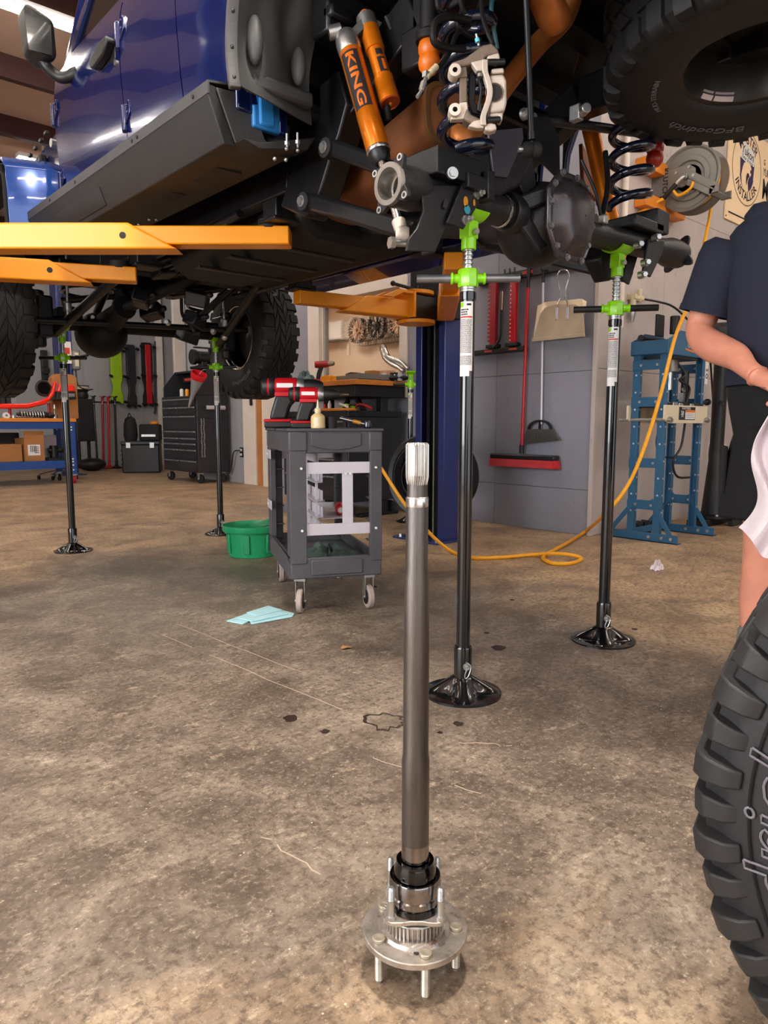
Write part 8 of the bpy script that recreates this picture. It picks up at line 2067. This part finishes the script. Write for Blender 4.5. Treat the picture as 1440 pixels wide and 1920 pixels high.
    q = MB(); q.tube([(-.026, -.094, 1.600), (-.01, -.102, 1.602), (.01, -.102, 1.602), (.026, -.094, 1.600)], [.003, .006, .006, .003], 8); q.build('mouth', mat('lips', '#a85c50', .5), h)
    m = MB(); m.grid(lambda u, w: ((.083 - .002 * w) * math.cos(2 * pi * u) * math.cos(w * 1.5), .016 + .107 * math.sin(2 * pi * u) * math.cos(w * 1.5), 1.685 + (.03 if math.sin(2 * pi * u) < -.3 else -.03) * (1 - w) + .118 * math.sin(w * 1.5)), 28, 8); m.build('hair', 'hair', h)
    # tee: lofted torso and sleeves
    def loft(mb, rings, n=30, cap0=False, cap1=False):
        vs = []
        for (cx, cy, cz), ax_, rx, ry in rings:
            d = V(ax_).normalized(); a = V((1, 0, 0)) if abs(d.x) < .75 else V((0, 0, 1)); a = (a - d * a.dot(d)).normalized(); b = d.cross(a)
            for i in range(n):
                th = 2 * pi * i / n; k = 1 + .012 * math.sin(5 * th + cz * 40) + .008 * math.sin(9 * th - cz * 70)
                vs.append(V((cx, cy, cz)) + a * (rx * k * math.cos(th)) + b * (ry * k * math.sin(th)))
        mb.add(vs, [(q * n + i, q * n + (i + 1) % n, (q + 1) * n + (i + 1) % n, (q + 1) * n + i) for q in range(len(rings) - 1) for i in range(n)], True)
    up = (0, 0, 1)
    m = MB(); loft(m, [((0, -.005, .975), up, .188, .150), ((0, -.01, 1.0), up, .186, .150), ((0, -.015, 1.05), up, .185, .150), ((0, -.01, 1.15), up, .190, .145), ((0, 0, 1.26), up, .200, .140), ((0, .01, 1.36), up, .208, .130), ((0, .015, 1.42), up, .200, .115), ((0, .018, 1.455), up, .165, .098), ((0, .018, 1.485), up, .105, .08), ((0, .016, 1.505), up, .075, .07), ((0, .014, 1.50), up, .066, .064)], 36); tee = m.build('tee_shirt', 'shirt', t, solid=.004, sub=1)
    for s in (-1, 1):
        m = MB(); d = (s * .42, .12, -.9); loft(m, [((s * .09, .02, 1.445), (s * .98, 0, -.15), .060, .070), ((s * .15, .02, 1.43), (s * .9, .02, -.4), .076, .080), ((s * .19, .024, 1.39), (s * .65, .06, -.75), .082, .083), ((s * .208, .028, 1.34), (s * .45, .1, -.9), .078, .080), ((s * .225, .034, 1.29), (s * .33, .1, -.94), .074, .078), ((s * .242, .042, 1.215), (s * .28, .1, -.95), .076, .080), ((s * .246, .044, 1.20), (s * .28, .1, -.95), .0775, .0815)], 28); m.build('sleeve', 'shirt', tee, solid=.005, sub=1)
        m = MB(); loft(m, [((s * .2425, .0422, 1.213), (s * .28, .1, -.95), .0785, .0825), ((s * .2465, .0442, 1.196), (s * .28, .1, -.95), .0795, .0835)], 28); m.build('sleeve_hem', 'shirt', tee, solid=.003)
    m = MB(); loft(m, [((0, 0, .99), up, .175, .138), ((0, 0, .95), up, .182, .145), ((.03, 0, .86), up, .190, .155), ((LX, 0, .80), up, .196, .155)], 36)
    for s in (-1, 1): loft(m, [((LX + s * .085, 0, .86), up, .112, .145), ((LX + s * .105, -.005, .76), up, .115, .140), ((LX + s * .112, -.012, .66), up, .118, .132), ((LX + s * .115, -.015, .585), up, .118, .128)], 28)
    sh = m.build('shorts', 'shorts', t, solid=.006, sub=1)
    m = MB(); m.bx(-.182, -.172, -.06, .05, .66, .80); m.build('cargo_pocket', 'shorts', sh, bevel=.004)
    for s in (-1, 1):
        b = sub('boot', t, (LX + s * .107, 0, 0)); m = MB(); m.prism([(.085, 0), (.09, .07), (.07, .2), (-.035, .2), (-.05, .12), (-.13, .09), (-.19, .06), (-.2, .0)], 'x', -.045, .045); m.build('upper', 'boot', b, bevel=.028, seg=4); m = MB(); m.prism([(.092, 0), (.092, .025), (-.205, .025), (-.205, 0)], 'x', -.05, .05); m.build('sole', 'blackmatt', b, bevel=.01)
        m = MB(); m.lathe([(.045, .18), (.05, .2), (.048, .23), (.042, .24)], 20, (0, .015, 0)); m.build('sock', 'reel', b, solid=.005)
    # the rag, hanging from both hands
    bpy.context.view_layer.update()
    Mw = t.matrix_world
    m = MB()
    rr = random.Random(2)
    def fn(u, w):
        wid = .075 + .07 * w + .025 * math.sin(w * 6)
        x = -.005 - .02 * w + (u - .5) * 2 * wid + .012 * math.sin(9 * w + 4 * u)
        y = -.345 + .028 * math.sin(u * 13 + w * 2.2) * (1 - .4 * w) + .018 * math.sin(u * 29 - w * 5) - .02 * w
        z = .955 - w * (.36 + .06 * math.sin(u * 7)) + .018 * math.sin(u * 15)
        return Mw @ V((x, y, z))
    m.grid(fn, 50, 36); o = m.build('white_rag', 'ragw', None, solid=.0025); tag(o, 'crumpled white shop rag hanging from the hands of the person', 'rag')
    m = MB(); m.sphere(tuple(Mw @ V((.0, -.32, .975))), (.055, .035, .016), 18, 12)
    k = m.build('bunched_fold', 'ragw', o)
person()
